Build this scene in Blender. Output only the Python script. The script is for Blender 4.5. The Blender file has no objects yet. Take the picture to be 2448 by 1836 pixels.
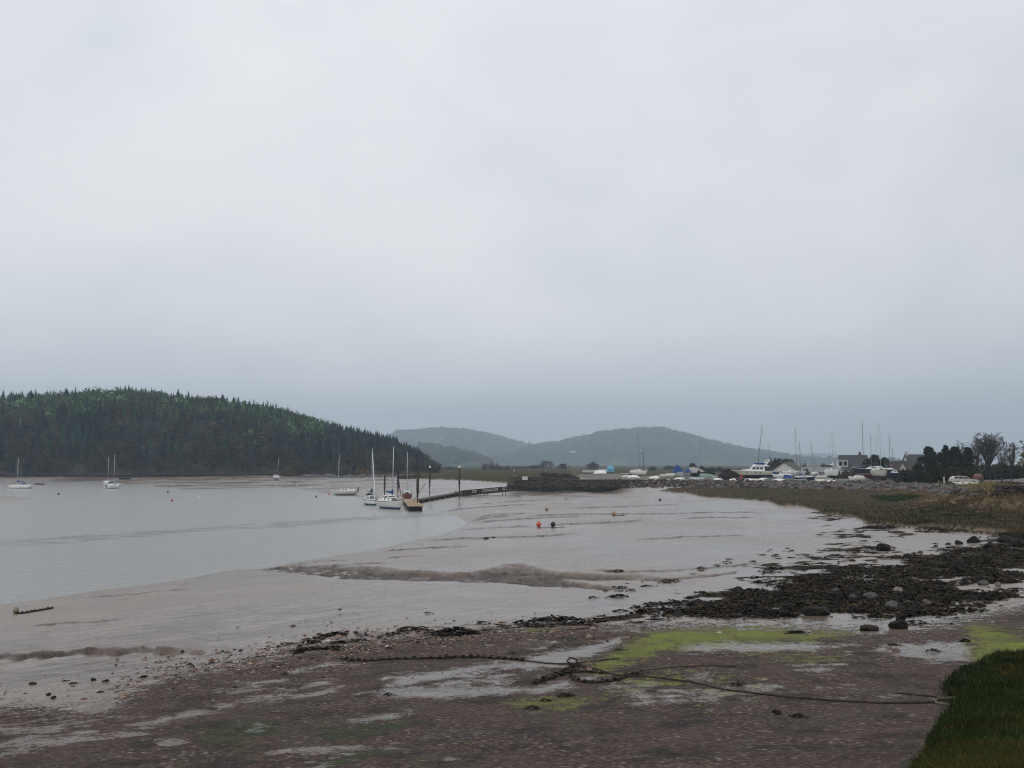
import bpy, math, random
import numpy as np
from mathutils import Vector, Matrix

random.seed(7)
rng = np.random.default_rng(11)
R = math.radians
SC = bpy.context.scene
COL = SC.collection

# ------------------------------------------------------------------ camera and picture-to-ground helpers
EYE = 7.5
F = 2250.0
PITCH = math.atan(192.0 / F)
CP, SP = math.cos(PITCH), math.sin(PITCH)

def ray(px, py):
    a = (px - 1224.0) / F
    b = -(py - 918.0) / F
    return a, CP - b * SP, SP + b * CP

def at(px, py, z):
    """point of the level plane z that is seen at px, py of the photograph"""
    dx, dy, dz = ray(px, py)
    t = (z - EYE) / dz
    return Vector((dx * t, dy * t, z))

def atD(px, D, z=0.0):
    return Vector(((px - 1224.0) / F * CP * D, D, z))

def zat(py, D):
    """height of something seen at py when it stands D metres away"""
    dx, dy, dz = ray(1224, py)
    return EYE + dz / dy * D

def chart(x, y, z):
    """bearing / depression chart of ground points, in photograph units"""
    fy = y * CP + (z - EYE) * SP
    fz = -y * SP + (z - EYE) * CP
    fy = np.where(fy < 0.5, 0.5, fy)
    return 1224.0 + F * x / fy, 918.0 - F * fz / fy

# ------------------------------------------------------------------ object helpers
def setp(o, label=None, cat=None, group=None, kind=None):
    if label: o['label'] = label
    if cat: o['category'] = cat
    if group: o['group'] = group
    if kind: o['kind'] = kind
    return o

def empty(name, loc, rz=0.0, label=None, cat=None, group=None, rx=0.0, ry=0.0):
    o = bpy.data.objects.new(name, None)
    o.empty_display_size = 0.3
    o.location = loc
    o.rotation_euler = (rx, ry, rz)
    COL.objects.link(o)
    return setp(o, label, cat, group)

class MB:
    """collects shapes for ONE mesh"""
    def __init__(self):
        self.v = []; self.f = []; self.m = []; self.mi = 0
    def add(self, vs, fs):
        o = len(self.v)
        self.v.extend([tuple(p) for p in vs])
        for f in fs:
            self.f.append(tuple(i + o for i in f)); self.m.append(self.mi)
    def box(self, c, s, M=None, taper=1.0):
        x, y, z = s[0] / 2, s[1] / 2, s[2] / 2
        vs = [Vector((sx * x * (taper if sz > 0 else 1), sy * y * (taper if sz > 0 else 1), sz * z)) for sz in (-1, 1) for sy in (-1, 1) for sx in (-1, 1)]
        if M is not None: vs = [M @ p for p in vs]
        vs = [p + Vector(c) for p in vs]
        self.add(vs, [(0, 2, 3, 1), (4, 5, 7, 6), (0, 1, 5, 4), (2, 6, 7, 3), (0, 4, 6, 2), (1, 3, 7, 5)])
    def tube(self, pts, r, n=6, cap=True):
        pts = [Vector(p) for p in pts]
        rs = r if isinstance(r, (list, tuple)) else [r] * len(pts)
        rings = []
        for i, p in enumerate(pts):
            d = (pts[min(i + 1, len(pts) - 1)] - pts[max(i - 1, 0)])
            if d.length < 1e-9: d = Vector((0, 0, 1))
            d.normalize()
            a = d.cross(Vector((0, 0, 1)))
            if a.length < 1e-3: a = d.cross(Vector((1, 0, 0)))
            a.normalize(); b = d.cross(a)
            rings.append([p + (a * math.cos(2 * math.pi * k / n) + b * math.sin(2 * math.pi * k / n)) * rs[i] for k in range(n)])
        vs = [q for ring in rings for q in ring]
        fs = []
        for i in range(len(pts) - 1):
            for k in range(n):
                k2 = (k + 1) % n
                fs.append((i * n + k, i * n + k2, (i + 1) * n + k2, (i + 1) * n + k))
        if cap:
            fs.append(tuple(range(n - 1, -1, -1)))
            fs.append(tuple(range((len(pts) - 1) * n, len(pts) * n)))
        self.add(vs, fs)
    def lathe(self, prof, c=(0, 0, 0), n=12):
        """prof: list of (radius, z)"""
        vs = []; fs = []
        for r, z in prof:
            for k in range(n):
                a = 2 * math.pi * k / n
                vs.append((c[0] + r * math.cos(a), c[1] + r * math.sin(a), c[2] + z))
        for i in range(len(prof) - 1):
            for k in range(n):
                k2 = (k + 1) % n
                fs.append((i * n + k, i * n + k2, (i + 1) * n + k2, (i + 1) * n + k))
        fs.append(tuple(range(n - 1, -1, -1)))
        fs.append(tuple(range((len(prof) - 1) * n, len(prof) * n)))
        self.add(vs, fs)
    def prism(self, poly, axis, a, b):
        """outline (2-D) pushed along axis ('x','y','z') from a to b"""
        n = len(poly)
        def P(u, v, w):
            return {'x': (w, u, v), 'y': (u, w, v), 'z': (u, v, w)}[axis]
        vs = [P(u, v, a) for u, v in poly] + [P(u, v, b) for u, v in poly]
        fs = [tuple(range(n)), tuple(range(2 * n - 1, n - 1, -1))]
        for i in range(n):
            j = (i + 1) % n
            fs.append((i, n + i, n + j, j))
        self.add(vs, fs)
    def quad(self, a, b, c, d):
        self.add([a, b, c, d], [(0, 1, 2, 3)])
    def build(self, name, mats, parent=None, smooth=False, fix=True):
        me = bpy.data.meshes.new(name)
        me.from_pydata(self.v, [], self.f)
        if not isinstance(mats, (list, tuple)): mats = [mats]
        for m in mats: me.materials.append(m)
        me.polygons.foreach_set('material_index', self.m)
        if smooth: me.polygons.foreach_set('use_smooth', [True] * len(self.f))
        me.update()
        if fix:
            import bmesh
            bm = bmesh.new(); bm.from_mesh(me)
            bmesh.ops.recalc_face_normals(bm, faces=bm.faces)
            bm.to_mesh(me); bm.free()
        o = bpy.data.objects.new(name, me)
        COL.objects.link(o)
        if parent is not None: o.parent = parent
        return o

def np_mesh(name, V, faces, nper, mat, col=None, smooth=False, parent=None, link=True):
    """numpy mesh: V (n,3), faces (m,nper)"""
    V = np.asarray(V, dtype=np.float32); Fc = np.asarray(faces, dtype=np.int32)
    me = bpy.data.meshes.new(name)
    me.vertices.add(len(V)); me.vertices.foreach_set('co', V.ravel())
    m = len(Fc)
    me.loops.add(m * nper); me.loops.foreach_set('vertex_index', Fc.ravel())
    me.polygons.add(m)
    me.polygons.foreach_set('loop_start', np.arange(0, m * nper, nper, dtype=np.int32))
    me.polygons.foreach_set('loop_total', np.full(m, nper, dtype=np.int32))
    if smooth: me.polygons.foreach_set('use_smooth', np.ones(m, dtype=bool))
    if col is not None:
        c = np.ones((len(V), 4), dtype=np.float32); c[:, :3] = col
        a = me.color_attributes.new('Col', 'FLOAT_COLOR', 'POINT'); a.data.foreach_set('color', c.ravel())
    me.materials.append(mat)
    me.update(calc_edges=True); me.validate()
    if not link: return me
    o = bpy.data.objects.new(name, me); COL.objects.link(o)
    if parent is not None: o.parent = parent
    return o

# ------------------------------------------------------------------ materials
class NT:
    def __init__(self, mat):
        self.nt = mat.node_tree; self.n = self.nt.nodes; self.l = self.nt.links
    def new(self, t, **kw):
        nd = self.n.new(t)
        for k, v in kw.items():
            if k in nd.inputs.keys(): self.put(nd.inputs[k], v)
            else: setattr(nd, k, v)
        return nd
    def put(self, sock, v):
        if hasattr(v, 'is_output') or isinstance(v, bpy.types.NodeSocket): self.l.new(v, sock)
        else: sock.default_value = v
    def math(self, op, a, b=0.0, c=0.0, clamp=False):
        nd = self.n.new('ShaderNodeMath'); nd.operation = op; nd.use_clamp = clamp
        self.put(nd.inputs[0], a); self.put(nd.inputs[1], b)
        if op in ('MULTIPLY_ADD', 'SMOOTH_MIN'): self.put(nd.inputs[2], c)
        return nd.outputs[0]
    def mix(self, f, a, b, blend='MIX'):
        nd = self.n.new('ShaderNodeMix'); nd.data_type = 'RGBA'; nd.blend_type = blend
        self.put(nd.inputs[0], f); self.put(nd.inputs[6], self.c4(a)); self.put(nd.inputs[7], self.c4(b))
        return nd.outputs[2]
    def mixf(self, f, a, b):
        nd = self.n.new('ShaderNodeMix'); nd.data_type = 'FLOAT'
        self.put(nd.inputs[0], f); self.put(nd.inputs[2], a); self.put(nd.inputs[3], b)
        return nd.outputs[0]
    def c4(self, v):
        if isinstance(v, (tuple, list)) and len(v) == 3: return (v[0], v[1], v[2], 1.0)
        return v
    def noise(self, vec, scale, detail=4.0, rough=0.55, dist=0.0, color=False):
        nd = self.n.new('ShaderNodeTexNoise'); nd.inputs['Scale'].default_value = scale
        nd.inputs['Detail'].default_value = detail; nd.inputs['Roughness'].default_value = rough
        nd.inputs['Distortion'].default_value = dist
        if vec is not None: self.l.new(vec, nd.inputs['Vector'])
        return nd.outputs['Color' if color else 'Fac']
    def ramp(self, v, a, b, c=0.0, d=1.0, smooth=True):
        nd = self.n.new('ShaderNodeMapRange'); nd.clamp = True
        if smooth: nd.interpolation_type = 'SMOOTHSTEP'
        self.put(nd.inputs[0], v); self.put(nd.inputs[1], a); self.put(nd.inputs[2], b)
        self.put(nd.inputs[3], c); self.put(nd.inputs[4], d)
        return nd.outputs[0]
    def mapping(self, vec, scale=(1, 1, 1), rot=(0, 0, 0), loc=(0, 0, 0)):
        nd = self.n.new('ShaderNodeMapping'); nd.inputs['Scale'].default_value = scale
        nd.inputs['Rotation'].default_value = rot; nd.inputs['Location'].default_value = loc
        self.l.new(vec, nd.inputs['Vector'])
        return nd.outputs[0]
    def bump(self, h, strength=0.5, dist=0.05):
        nd = self.n.new('ShaderNodeBump'); self.put(nd.inputs['Strength'], strength); nd.inputs['Distance'].default_value = dist
        self.put(nd.inputs['Height'], h)
        return nd.outputs[0]

def newmat(name):
    m = bpy.data.materials.new(name); m.use_nodes = True
    return m, NT(m), m.node_tree.nodes['Principled BSDF']

_mats = {}
def paint(name, c, rough=0.45, var=0.12, scale=3.0, metal=0.0, spec=0.5, bump=0.0):
    """plain surface with a little uneven wear"""
    if name in _mats: return _mats[name]
    m, t, b = newmat(name)
    tc = t.new('ShaderNodeTexCoord').outputs['Object']
    n1 = t.noise(tc, scale, 5.0, 0.6); n2 = t.noise(tc, scale * 7, 3.0)
    f = t.math('ADD', t.math('MULTIPLY', n1, 0.7), t.math('MULTIPLY', n2, 0.3))
    lo = tuple(x * (1 - 1.6 * var) for x in c); hi = tuple(min(1, x * (1 + 0.8 * var)) for x in c)
    t.put(b.inputs['Base Color'], t.mix(t.ramp(f, 0.32, 0.66), lo, hi))
    t.put(b.inputs['Roughness'], t.ramp(n1, 0.3, 0.7, min(1, rough + 0.1), max(0.05, rough - 0.08)))
    b.inputs['Metallic'].default_value = metal
    b.inputs['Specular IOR Level'].default_value = spec
    if bump: t.put(b.inputs['Normal'], t.bump(n2, bump, 0.02))
    _mats[name] = m
    return m

def hullmat(name, top, bottom, z0, band=None):
    """boat topsides above local height z0, antifouling below, optional boot-top band"""
    if name in _mats: return _mats[name]
    m, t, b = newmat(name)
    tc = t.new('ShaderNodeTexCoord').outputs['Object']
    z = t.new('ShaderNodeSeparateXYZ', Vector=tc).outputs['Z']
    n1 = t.noise(tc, 2.0, 5.0, 0.6)
    streak = t.noise(t.mapping(tc, (5, 5, 0.6)), 1.0, 4.0)
    up = t.mix(t.ramp(streak, 0.5, 0.75, 0, 0.35), top, tuple(x * 0.72 for x in top))
    dn = t.mix(t.ramp(n1, 0.35, 0.65), tuple(x * 0.75 for x in bottom), tuple(x * 1.15 for x in bottom))
    c = t.mix(t.ramp(z, z0 - 0.012, z0 + 0.012), dn, up)
    if band:
        col, h0, h1 = band
        k = t.math('MULTIPLY', t.ramp(z, h0 - 0.01, h0 + 0.01), t.ramp(z, h1 - 0.01, h1 + 0.01, 1, 0))
        c = t.mix(k, c, col)
    t.put(b.inputs['Base Color'], c)
    t.put(b.inputs['Roughness'], t.ramp(z, z0 - 0.02, z0 + 0.02, 0.75, 0.32))
    _mats[name] = m
    return m

def attrmat(name, rough=0.8, spec=0.2, noise=0.0, nscale=1.0, trans=0.0):
    """base colour from the mesh's own colour attribute"""
    if name in _mats: return _mats[name]
    m, t, b = newmat(name)
    a = t.new('ShaderNodeAttribute', attribute_name='Col').outputs['Color']
    if noise:
        tc = t.new('ShaderNodeTexCoord').outputs['Object']
        a = t.mix(1.0, a, t.mix(t.noise(tc, nscale, 4.0), (1 - noise,) * 3, (1 + noise,) * 3), 'MULTIPLY')
    t.put(b.inputs['Base Color'], a)
    b.inputs['Roughness'].default_value = rough
    b.inputs['Specular IOR Level'].default_value = spec
    _mats[name] = m
    return m

# numpy value noise ------------------------------------------------
_G = rng.random((256, 256)).astype(np.float32)
def vnoise(x, y):
    xi = np.floor(x).astype(np.int64); yi = np.floor(y).astype(np.int64)
    fx = (x - xi).astype(np.float32); fy = (y - yi).astype(np.float32)
    fx = fx * fx * (3 - 2 * fx); fy = fy * fy * (3 - 2 * fy)
    a = _G[xi & 255, yi & 255]; b = _G[(xi + 1) & 255, yi & 255]
    c = _G[xi & 255, (yi + 1) & 255]; d = _G[(xi + 1) & 255, (yi + 1) & 255]
    return (a * (1 - fx) + b * fx) * (1 - fy) + (c * (1 - fx) + d * fx) * fy
def fbm(x, y, o=4, g=0.5):
    s = 0; w = 0; a = 1.0
    for i in range(o):
        s = s + a * vnoise(x * 2 ** i + 17.3 * i, y * 2 ** i + 9.1 * i); w += a; a *= g
    return s / w
def sstep(a, b, x):
    t = np.clip((x - a) / (b - a), 0, 1)
    return t * t * (3 - 2 * t)
def seg_dist(x, y, pts, closed=True):
    """distance of x,y to a polyline"""
    d = np.full(x.shape, 1e9, dtype=np.float32)
    n = len(pts)
    for i in range(n if closed else n - 1):
        ax, ay = pts[i][:2]; bx, by = pts[(i + 1) % n][:2]
        vx, vy = bx - ax, by - ay
        L = vx * vx + vy * vy + 1e-9
        t = np.clip(((x - ax) * vx + (y - ay) * vy) / L, 0, 1)
        d = np.minimum(d, np.hypot(x - ax - t * vx, y - ay - t * vy))
    return d
def in_poly(x, y, pts):
    c = np.zeros(x.shape, dtype=bool)
    n = len(pts)
    for i in range(n):
        ax, ay = pts[i][:2]; bx, by = pts[(i + 1) % n][:2]
        if ay == by: continue
        k = ((ay > y) != (by > y)) & (x < (bx - ax) * (y - ay) / (by - ay) + ax)
        c ^= k
    return c
def sdist(x, y, pts):
    d = seg_dist(x, y, pts)
    return np.where(in_poly(x, y, pts), d, -d)
# ------------------------------------------------------------------ the lie of the land
CTRL = [  # px, py, z  (traced ground points)
 (-500,1836,2.3),(0,1836,2.6),(600,1836,2.8),(1224,1836,3.0),(1800,1836,3.25),(2448,1836,3.5),(2900,1836,3.9),
 (-500,1690,1.3),(0,1690,1.5),(600,1690,1.9),(1224,1690,2.2),(1800,1690,2.5),(2300,1690,2.7),(2900,1690,3.2),
 (0,1560,.62),(600,1560,1.05),(1224,1560,1.5),(1800,1560,1.8),(2448,1560,2.1),(2900,1560,2.6),
 (0,1470,.25),(300,1440,.3),(600,1450,.5),(1224,1450,.9),(1800,1450,1.3),(2448,1450,1.8),(2900,1450,2.3),
 (720,1345,.3),(1224,1350,.6),(1800,1350,1.0),(2448,1350,1.6),(2900,1350,2.1),
 (1150,1280,.3),(1500,1270,.55),(1900,1270,.85),(2448,1290,1.6),(2900,1280,2.2),
 (1150,1225,.35),(1300,1210,.45),(1600,1200,.65),(1836,1205,1.0),(2100,1215,1.6),(2448,1230,2.3),(2900,1230,2.8),
 (1240,1176,.4),(1400,1176,.42),(1320,1174,.42),(1460,1172.5,.55),(1400,1173,.45),(1600,1178,1.1),(1850,1178,1.6),(2113,1178,1.9),(2300,1186,2.5),(2448,1190,3.1),(2900,1190,3.4),
 (1050,1185,.5),(1150,1172,.7),(930,1165,.5),(850,1162,.6),
 (450,1150,.6),(650,1150,.7),(800,1150,.9),(1000,1152,1.0),(1150,1153,1.2),(1230,1157,1.3),
 (-400,1137,2.2),(0,1137,2.2),(300,1137,2.1),(600,1138,1.9),(900,1138,1.8),
 (-900,1134,2.5),(0,1130,2.6),(500,1130,2.6),(950,1132,2.0),(1050,1134,1.9),(1150,1136,1.9),(1250,1137,1.9),
]
YARD = [(1385,1144.2,3.4),(1480,1145,3.4),(1600,1146.5,3.3),(1836,1150,3.2),(2113,1152.5,3.2),(2240,1154,3.55),(2300,1157,3.95),(2380,1158,4.4),(2413,1159,4.83),(2480,1160,4.9),(2900,1164,5.0)]
HAZE = 2.25e-4
pts = [at(a, b, c) for a, b, c in CTRL] + [at(a, b, c) for a, b, c in YARD]
YE = [at(a, b, c) for a, b, c in YARD]                     # front edge of the boat yard on the ground
for a, b, c in YARD:
    p = at(a, b, c)
    q = p.normalized(); 
    for k in (1.18, 1.38):
        if p.y * k > 200 or k < 1.3:
            pts.append(Vector((p.x * k, p.y * k, c + (0.0 if k < 1.3 else -.3))))
for a in range(-60, 61, 15):
    s, c = math.sin(R(a)), math.cos(R(a))
    pts += [Vector((s * 1, c * 1, 5.9)), Vector((s * 3.5, c * 3.5, 5.75)), Vector((s * 8, c * 8, 4.55 + .3 * (a > 20)))]
for a in range(-44, 45, 8):
    s, c = math.sin(R(a)), math.cos(R(a))
    pts += [Vector((s * 640, c * 640, 2.4)), Vector((s * 1200, c * 1200, 3.0)), Vector((s * 3000, c * 3000, 5.0)), Vector((s * 9000, c * 9000, 6.0))]
P = np.array([(math.atan2(p.x, p.y) * 3.2, math.log(math.hypot(p.x, p.y)), p.z) for p in pts])
def _k(r2): return 0.5 * r2 * np.log(r2 + 1e-12)
n = len(P)
A = np.zeros((n + 3, n + 3))
d2 = (P[:, None, 0] - P[None, :, 0]) ** 2 + (P[:, None, 1] - P[None, :, 1]) ** 2
A[:n, :n] = _k(d2) + np.eye(n) * 1e-4
A[:n, n] = 1; A[:n, n + 1:] = P[:, :2]; A[n, :n] = 1; A[n + 1:, :n] = P[:, :2].T
W = np.linalg.solve(A, np.concatenate([P[:, 2], np.zeros(3)]))
def rbf(x, y):
    u = np.clip(np.arctan2(x, y), -1.1, 1.1) * 3.2; v = np.log(np.clip(np.hypot(x, y), 1.0, 9000))
    s = W[n] + W[n + 1] * u + W[n + 2] * v
    for i in range(n):
        s = s + W[i] * _k((u - P[i, 0]) ** 2 + (v - P[i, 1]) ** 2)
    return np.maximum(s, 0.12)

RIVER = [(-4000,1154.5),(-4000,2050),(-700,1560),(-300,1490),(0,1445),(110,1432),(221,1413),(330,1401),(443,1385),(540,1365),(590,1361),(627,1361),(720,1345),(816,1327),(890,1316),(1000,1289),(1045,1280),(1104,1262),(1116,1250),(1096,1235),(1060,1226),(1030,1219),(1005,1209),(960,1204),(915,1197),(875,1192),(847,1187),(778,1179),(706,1168),(612,1167),(498,1170),(430,1170),(387,1166),(346,1159),(300,1158),(282,1152),(200,1151.5),(0,1153),(-300,1153.5),(-900,1154)]
BAR = [(-300,1188),(0,1187),(40,1186),(78,1191),(55,1196),(0,1202),(-300,1206)]
RIVW = [at(a, b, 0) for a, b in RIVER]
BARW = [at(a, b, 0) for a, b in BAR]
S3 = lambda L: [(a / 3.0, b) for a, b in L]

MARSH = [(1570,1174),(1600,1177),(1640,1181),(1690,1191),(1750,1193),(1800,1196),(1836,1200),(1862,1212),(1900,1211),(1945,1219),(1974,1232),(2040,1236),(2085,1255),(2140,1257),(2196,1262),(2260,1262),(2334,1270),(2448,1277),(6500,1420),(6500,1178),(2448,1183),(2380,1183),(2306,1181),(2200,1177),(2113,1172),(2000,1170),(1836,1167),(1700,1166),(1620,1168)]
MARSH2 = [(985,1144),(1020,1146.5),(1100,1148.5),(1160,1152),(1235,1157),(1330,1160),(1345,1140),(1900,1130),(6500,1124),(6500,1116),(900,1116),(900,1137),(960,1140)]
CREEK = [(612,1362),(700,1351),(800,1352),(940,1356),(1000,1365),(1120,1368),(1200,1352),(1270,1352),(1330,1366),(1480,1372),(1600,1380),(1760,1366),(1760,1371),(1600,1386),(1450,1385),(1340,1381),(1400,1394),(1520,1407),(1450,1411),(1330,1402),(1230,1397),(1150,1388),(1000,1387),(900,1387),(816,1381),(720,1371)]
LINES = [
 ([(1030,1226),(1100,1217),(1200,1210),(1300,1205)],.07,8),([(1118,1252),(1180,1246),(1300,1238),(1420,1235)],.08,8),([(1090,1266),(1180,1262),(1300,1258)],.06,8),([(1000,1296),(1100,1288),(1250,1284),(1400,1276)],.05,8),([(900,1322),(1000,1312),(1150,1306)],.05,8),([(200,1432),(330,1420),(480,1408)],.05,10),([(60,1500),(180,1490),(320,1482)],.05,10),([(1500,1292),(1640,1284),(1800,1280)],.05,8),  # mud terraces: traced line, height of the step, how far it fades
 ([(1120,1207),(1180,1203),(1250,1198),(1350,1191)],.10,8),
 ([(1105,1255),(1130,1246),(1180,1238),(1250,1233)],.16,9),
 ([(1110,1248),(1140,1240),(1200,1231),(1300,1226)],.12,8),
 ([(1350,1217),(1430,1214),(1520,1211),(1650,1205)],.11,8),
 ([(1250,1234),(1380,1231),(1460,1230),(1640,1227),(1836,1224)],.10,9),
 ([(1290,1258),(1340,1255),(1420,1252),(1480,1250),(1545,1243),(1570,1243)],.20,10),
 ([(1610,1241),(1700,1238),(1836,1238)],.12,8),
 ([(-60,1575),(60,1573),(150,1566),(210,1561),(285,1563),(335,1553),(380,1560),(445,1563),(520,1558)],.17,26),
 ([(640,1362),(700,1352),(760,1345),(860,1338)],.12,8),
 ([(680,1364),(760,1356),(860,1349),(950,1345)],.10,8),
 ([(900,1336),(960,1331),(1030,1328)],.06,8),
 ([(1400,1361),(1500,1368),(1580,1366),(1700,1359),(1850,1346)],.10,10),
]
def height(x, y):
    z = rbf(x, y)
    dr = sdist(x, y, RIVW); db = sdist(x, y, BARW)
    dr = np.minimum(dr, -db)                                # positive in the water
    D = np.hypot(x, y)
    z = np.where(dr < 0, z * (1 - np.exp(dr / np.clip(D * .05, 2.5, 14))), -np.minimum(.05 * dr, 1.2))
    z = np.where(db > 0, np.minimum(.02 * db, .3), z)
    cx, cy = chart(x, y, z)
    ok = y > 4
    # salt marsh stands on a low ragged step
    rag = (fbm(x * .09, y * .09, 3) - .5) * 5 + (fbm(x * .4, y * .4, 2) - .5) * 2
    m1 = np.where(ok, sdist(cx / 3, cy, S3(MARSH)), -99); m2 = np.where(ok, sdist(cx / 3, cy, S3(MARSH2)), -99)
    st = .42 * sstep(0, 1.6, m1 + rag) + .5 * sstep(0, .9, m2 + rag * .12)
    z = z + np.where(dr < 0, st, 0)
    hum = fbm(x * .22, y * .22, 3)
    z = z + np.where(m1 + rag > 1, (hum - .45) * .7, 0)
    # creek
    cr = np.where(ok, sdist(cx / 3, cy + (fbm(x * .5, y * .5, 3) - .5) * 9, S3(CREEK)), -99)
    z = z - np.where(dr < 0, .30 * sstep(-1, 2.2, cr) * np.clip(D / 60, .6, 1.2), 0)
    z = np.where((dr < 0) & (cr > -2), np.maximum(z, .03), z)
    sc = np.where(cr > -2, sstep(-2, 3, cr), 0)
    for L, h, fade in LINES:
        lx = np.array([p[0] for p in L]); ly = np.array([p[1] for p in L])
        wob = (fbm(x * .6, y * .6, 3) - .5) * (9 if fade > 15 else 4)
        dy = np.interp(cx, lx, ly) + wob - cy
        win = sstep(lx[0], lx[0] + 50, cx) * sstep(lx[-1], lx[-1] - 60, cx) * ok
        z = z + np.where(dr < 0, .75 * h * win * sstep(-1.5, 1.5, dy) * np.exp(-np.clip(dy, 0, 400) / (fade * 1.6)), 0)
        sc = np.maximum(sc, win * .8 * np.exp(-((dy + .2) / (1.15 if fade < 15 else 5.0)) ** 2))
    # small-scale relief
    z = z + np.where(dr < 0, sc * (fbm(x * 2.4, y * 2.4, 3) - .5) * .50, 0)
    sc = np.clip(sc * (.25 + 1.5 * fbm(x * 1.1 + 3, y * 1.1, 3)), 0, 1)
    near = np.exp(-D / 60)
    z = z + np.where((dr < -.5), (fbm(x * 1.3, y * 1.3, 3) - .5) * .05 * (near + .25) + (fbm(x * .12, y * .12, 3) - .5) * .10, 0)
    # turf bank beside the beach
    g = np.where(y > 2, sdist(cx / 1.5, cy, [(a / 1.5, b) for a, b in TURF]), -99)
    g = g + (fbm(x * 1.1, y * 1.1, 4) - .5) * 46
    z = z + .42 * sstep(-4, 30, g)
    return z, dict(dr=dr, m1=m1 + rag, m2=m2 + rag * .12, sc=sc, g=g)
TURF = [(6500,1500),(2900,1540),(2448,1572),(2370,1584),(2310,1612),(2272,1640),(2262,1660),(2280,1682),(2278,1704),(2248,1752),(2222,1792),(2205,1836),(2180,1900),(2100,2300),(3000,2400),(6500,2600)]

def gz(x, y):
    z, _ = height(np.array([float(x)]), np.array([float(y)]))
    return float(z[0])
def ground(px, py):
    """where the sight line through px, py meets the ground"""
    dx, dy, dz = ray(px, py)
    t = np.exp(np.linspace(math.log(6), math.log(900), 700))
    z, _ = height(dx * t, dy * t)
    h = EYE + dz * t
    below = np.where(h <= np.maximum(z, 0))[0]
    i = int(below[0]) if len(below) else len(t) - 1
    if i > 0:
        a = h[i - 1] - max(z[i - 1], 0); b = max(z[i], 0) - h[i]
        tt = t[i - 1] + (t[i] - t[i - 1]) * (a / (a + b + 1e-9))
    else: tt = t[0]
    return Vector((dx * tt, dy * tt, EYE + dz * tt))

GRAVEL = [(-500,1760),(0,1690),(100,1692),(190,1696),(240,1690),(290,1655),(360,1628),(430,1612),(500,1600),(580,1580),(660,1566),(740,1548),(816,1532),(930,1520),(1060,1507),(1148,1502),(1259,1495),(1443,1488),(1632,1492),(1850,1494),(2000,1500),(2080,1512),(2180,1503),(2290,1482),(2448,1445),(3000,1400),(6500,1390),(6500,3200),(-4500,3200),(-4500,2400)]
POOLS = [
 [(1262,1572),(1300,1556),(1370,1550),(1430,1535),(1490,1522),(1490,1540),(1440,1562),(1380,1580),(1330,1600),(1240,1600),(1180,1602),(1080,1625),(960,1640),(900,1632),(1000,1610),(1120,1592)],
 [(2076,1548),(2120,1540),(2200,1535),(2290,1532),(2325,1545),(2330,1572),(2320,1584),(2240,1580),(2160,1572),(2100,1560)],
 [(500,1690),(600,1668),(700,1648),(816,1618),(816,1626),(700,1656),(600,1680),(520,1700)],
 [(640,1672),(740,1655),(816,1640),(816,1650),(740,1666),(650,1680)],
 [(300,1735),(400,1712),(470,1695),(520,1700),(430,1722),(340,1745)],
 [(190,1700),(250,1680),(268,1660),(275,1690),(240,1705)],
 [(580,1742),(620,1730),(640,1735),(610,1750),(585,1750)],
 [(690,1602),(780,1585),(816,1580),(816,1590),(760,1602),(700,1612)],
 [(816,1725),(920,1704),(980,1700),(940,1718),(830,1734)],
 [(880,1650),(1000,1640),(1200,1640),(1290,1650),(1200,1662),(1000,1672),(900,1668)],
 [(1600,1540),(1700,1532),(1900,1534),(2060,1540),(1950,1556),(1800,1560),(1640,1560)],
 [(1240,1650),(1300,1635),(1360,1625),(1380,1640),(1320,1655),(1270,1662)],
 [(1640,1612),(1700,1605),(1690,1625),(1650,1630)],
 [(1375,1620),(1430,1616),(1440,1626),(1390,1630)],
 [(2200,1440),(2330,1425),(2340,1440),(2230,1452)],
]
ALGAE = [
 ([(1400,1600),(1450,1568),(1495,1535),(1560,1508),(1640,1501),(1760,1500),(1900,1504),(2050,1512),(1960,1530),(1830,1540),(1680,1545),(1600,1555),(1545,1572),(1490,1592),(1440,1612)], 1.0),
 ([(1205,1676),(1250,1668),(1320,1662),(1400,1664),(1395,1684),(1350,1700),(1280,1692),(1220,1684)], .85),
 ([(2305,1498),(2370,1490),(2448,1525),(3400,1520),(3400,1560),(2448,1572),(2380,1580),(2330,1578),(2310,1560),(2318,1530)], .95),
 ([(1480,1610),(1560,1590),(1680,1588),(1720,1600),(1660,1640),(1560,1660),(1480,1680),(1440,1640)], .42),
 ([(1740,1560),(1850,1548),(2030,1560),(2020,1580),(1900,1585),(1780,1575)], .55),
 ([(1660,1620),(1760,1612),(1860,1620),(1840,1660),(1740,1680),(1660,1700)], .35),
 ([(1230,1500),(1330,1496),(1380,1500),(1320,1508),(1240,1512)], .6),
 ([(1085,1646),(1130,1638),(1140,1642),(1100,1652)], .7),
 ([(2290,1440),(2448,1420),(2448,1460),(2300,1480)], .3),
]
DALGAE = [
 ([(455,1745),(540,1725),(640,1712),(700,1730),(660,1768),(560,1790),(470,1792)], .95),
 ([(740,1745),(850,1722),(980,1712),(1010,1728),(960,1748),(840,1770),(760,1775)], .95),
 ([(740,1800),(900,1775),(1000,1800),(900,1836),(760,1850)], .75),
 ([(620,1700),(760,1690),(790,1700),(700,1718),(630,1715)], .5),
 ([(1280,1720),(1330,1712),(1330,1730),(1290,1735)], .7),
 ([(1480,1740),(1540,1735),(1520,1750)], .6),
 ([(380,1800),(470,1795),(700,1830),(520,1850),(400,1850)], .65),
]
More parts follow.
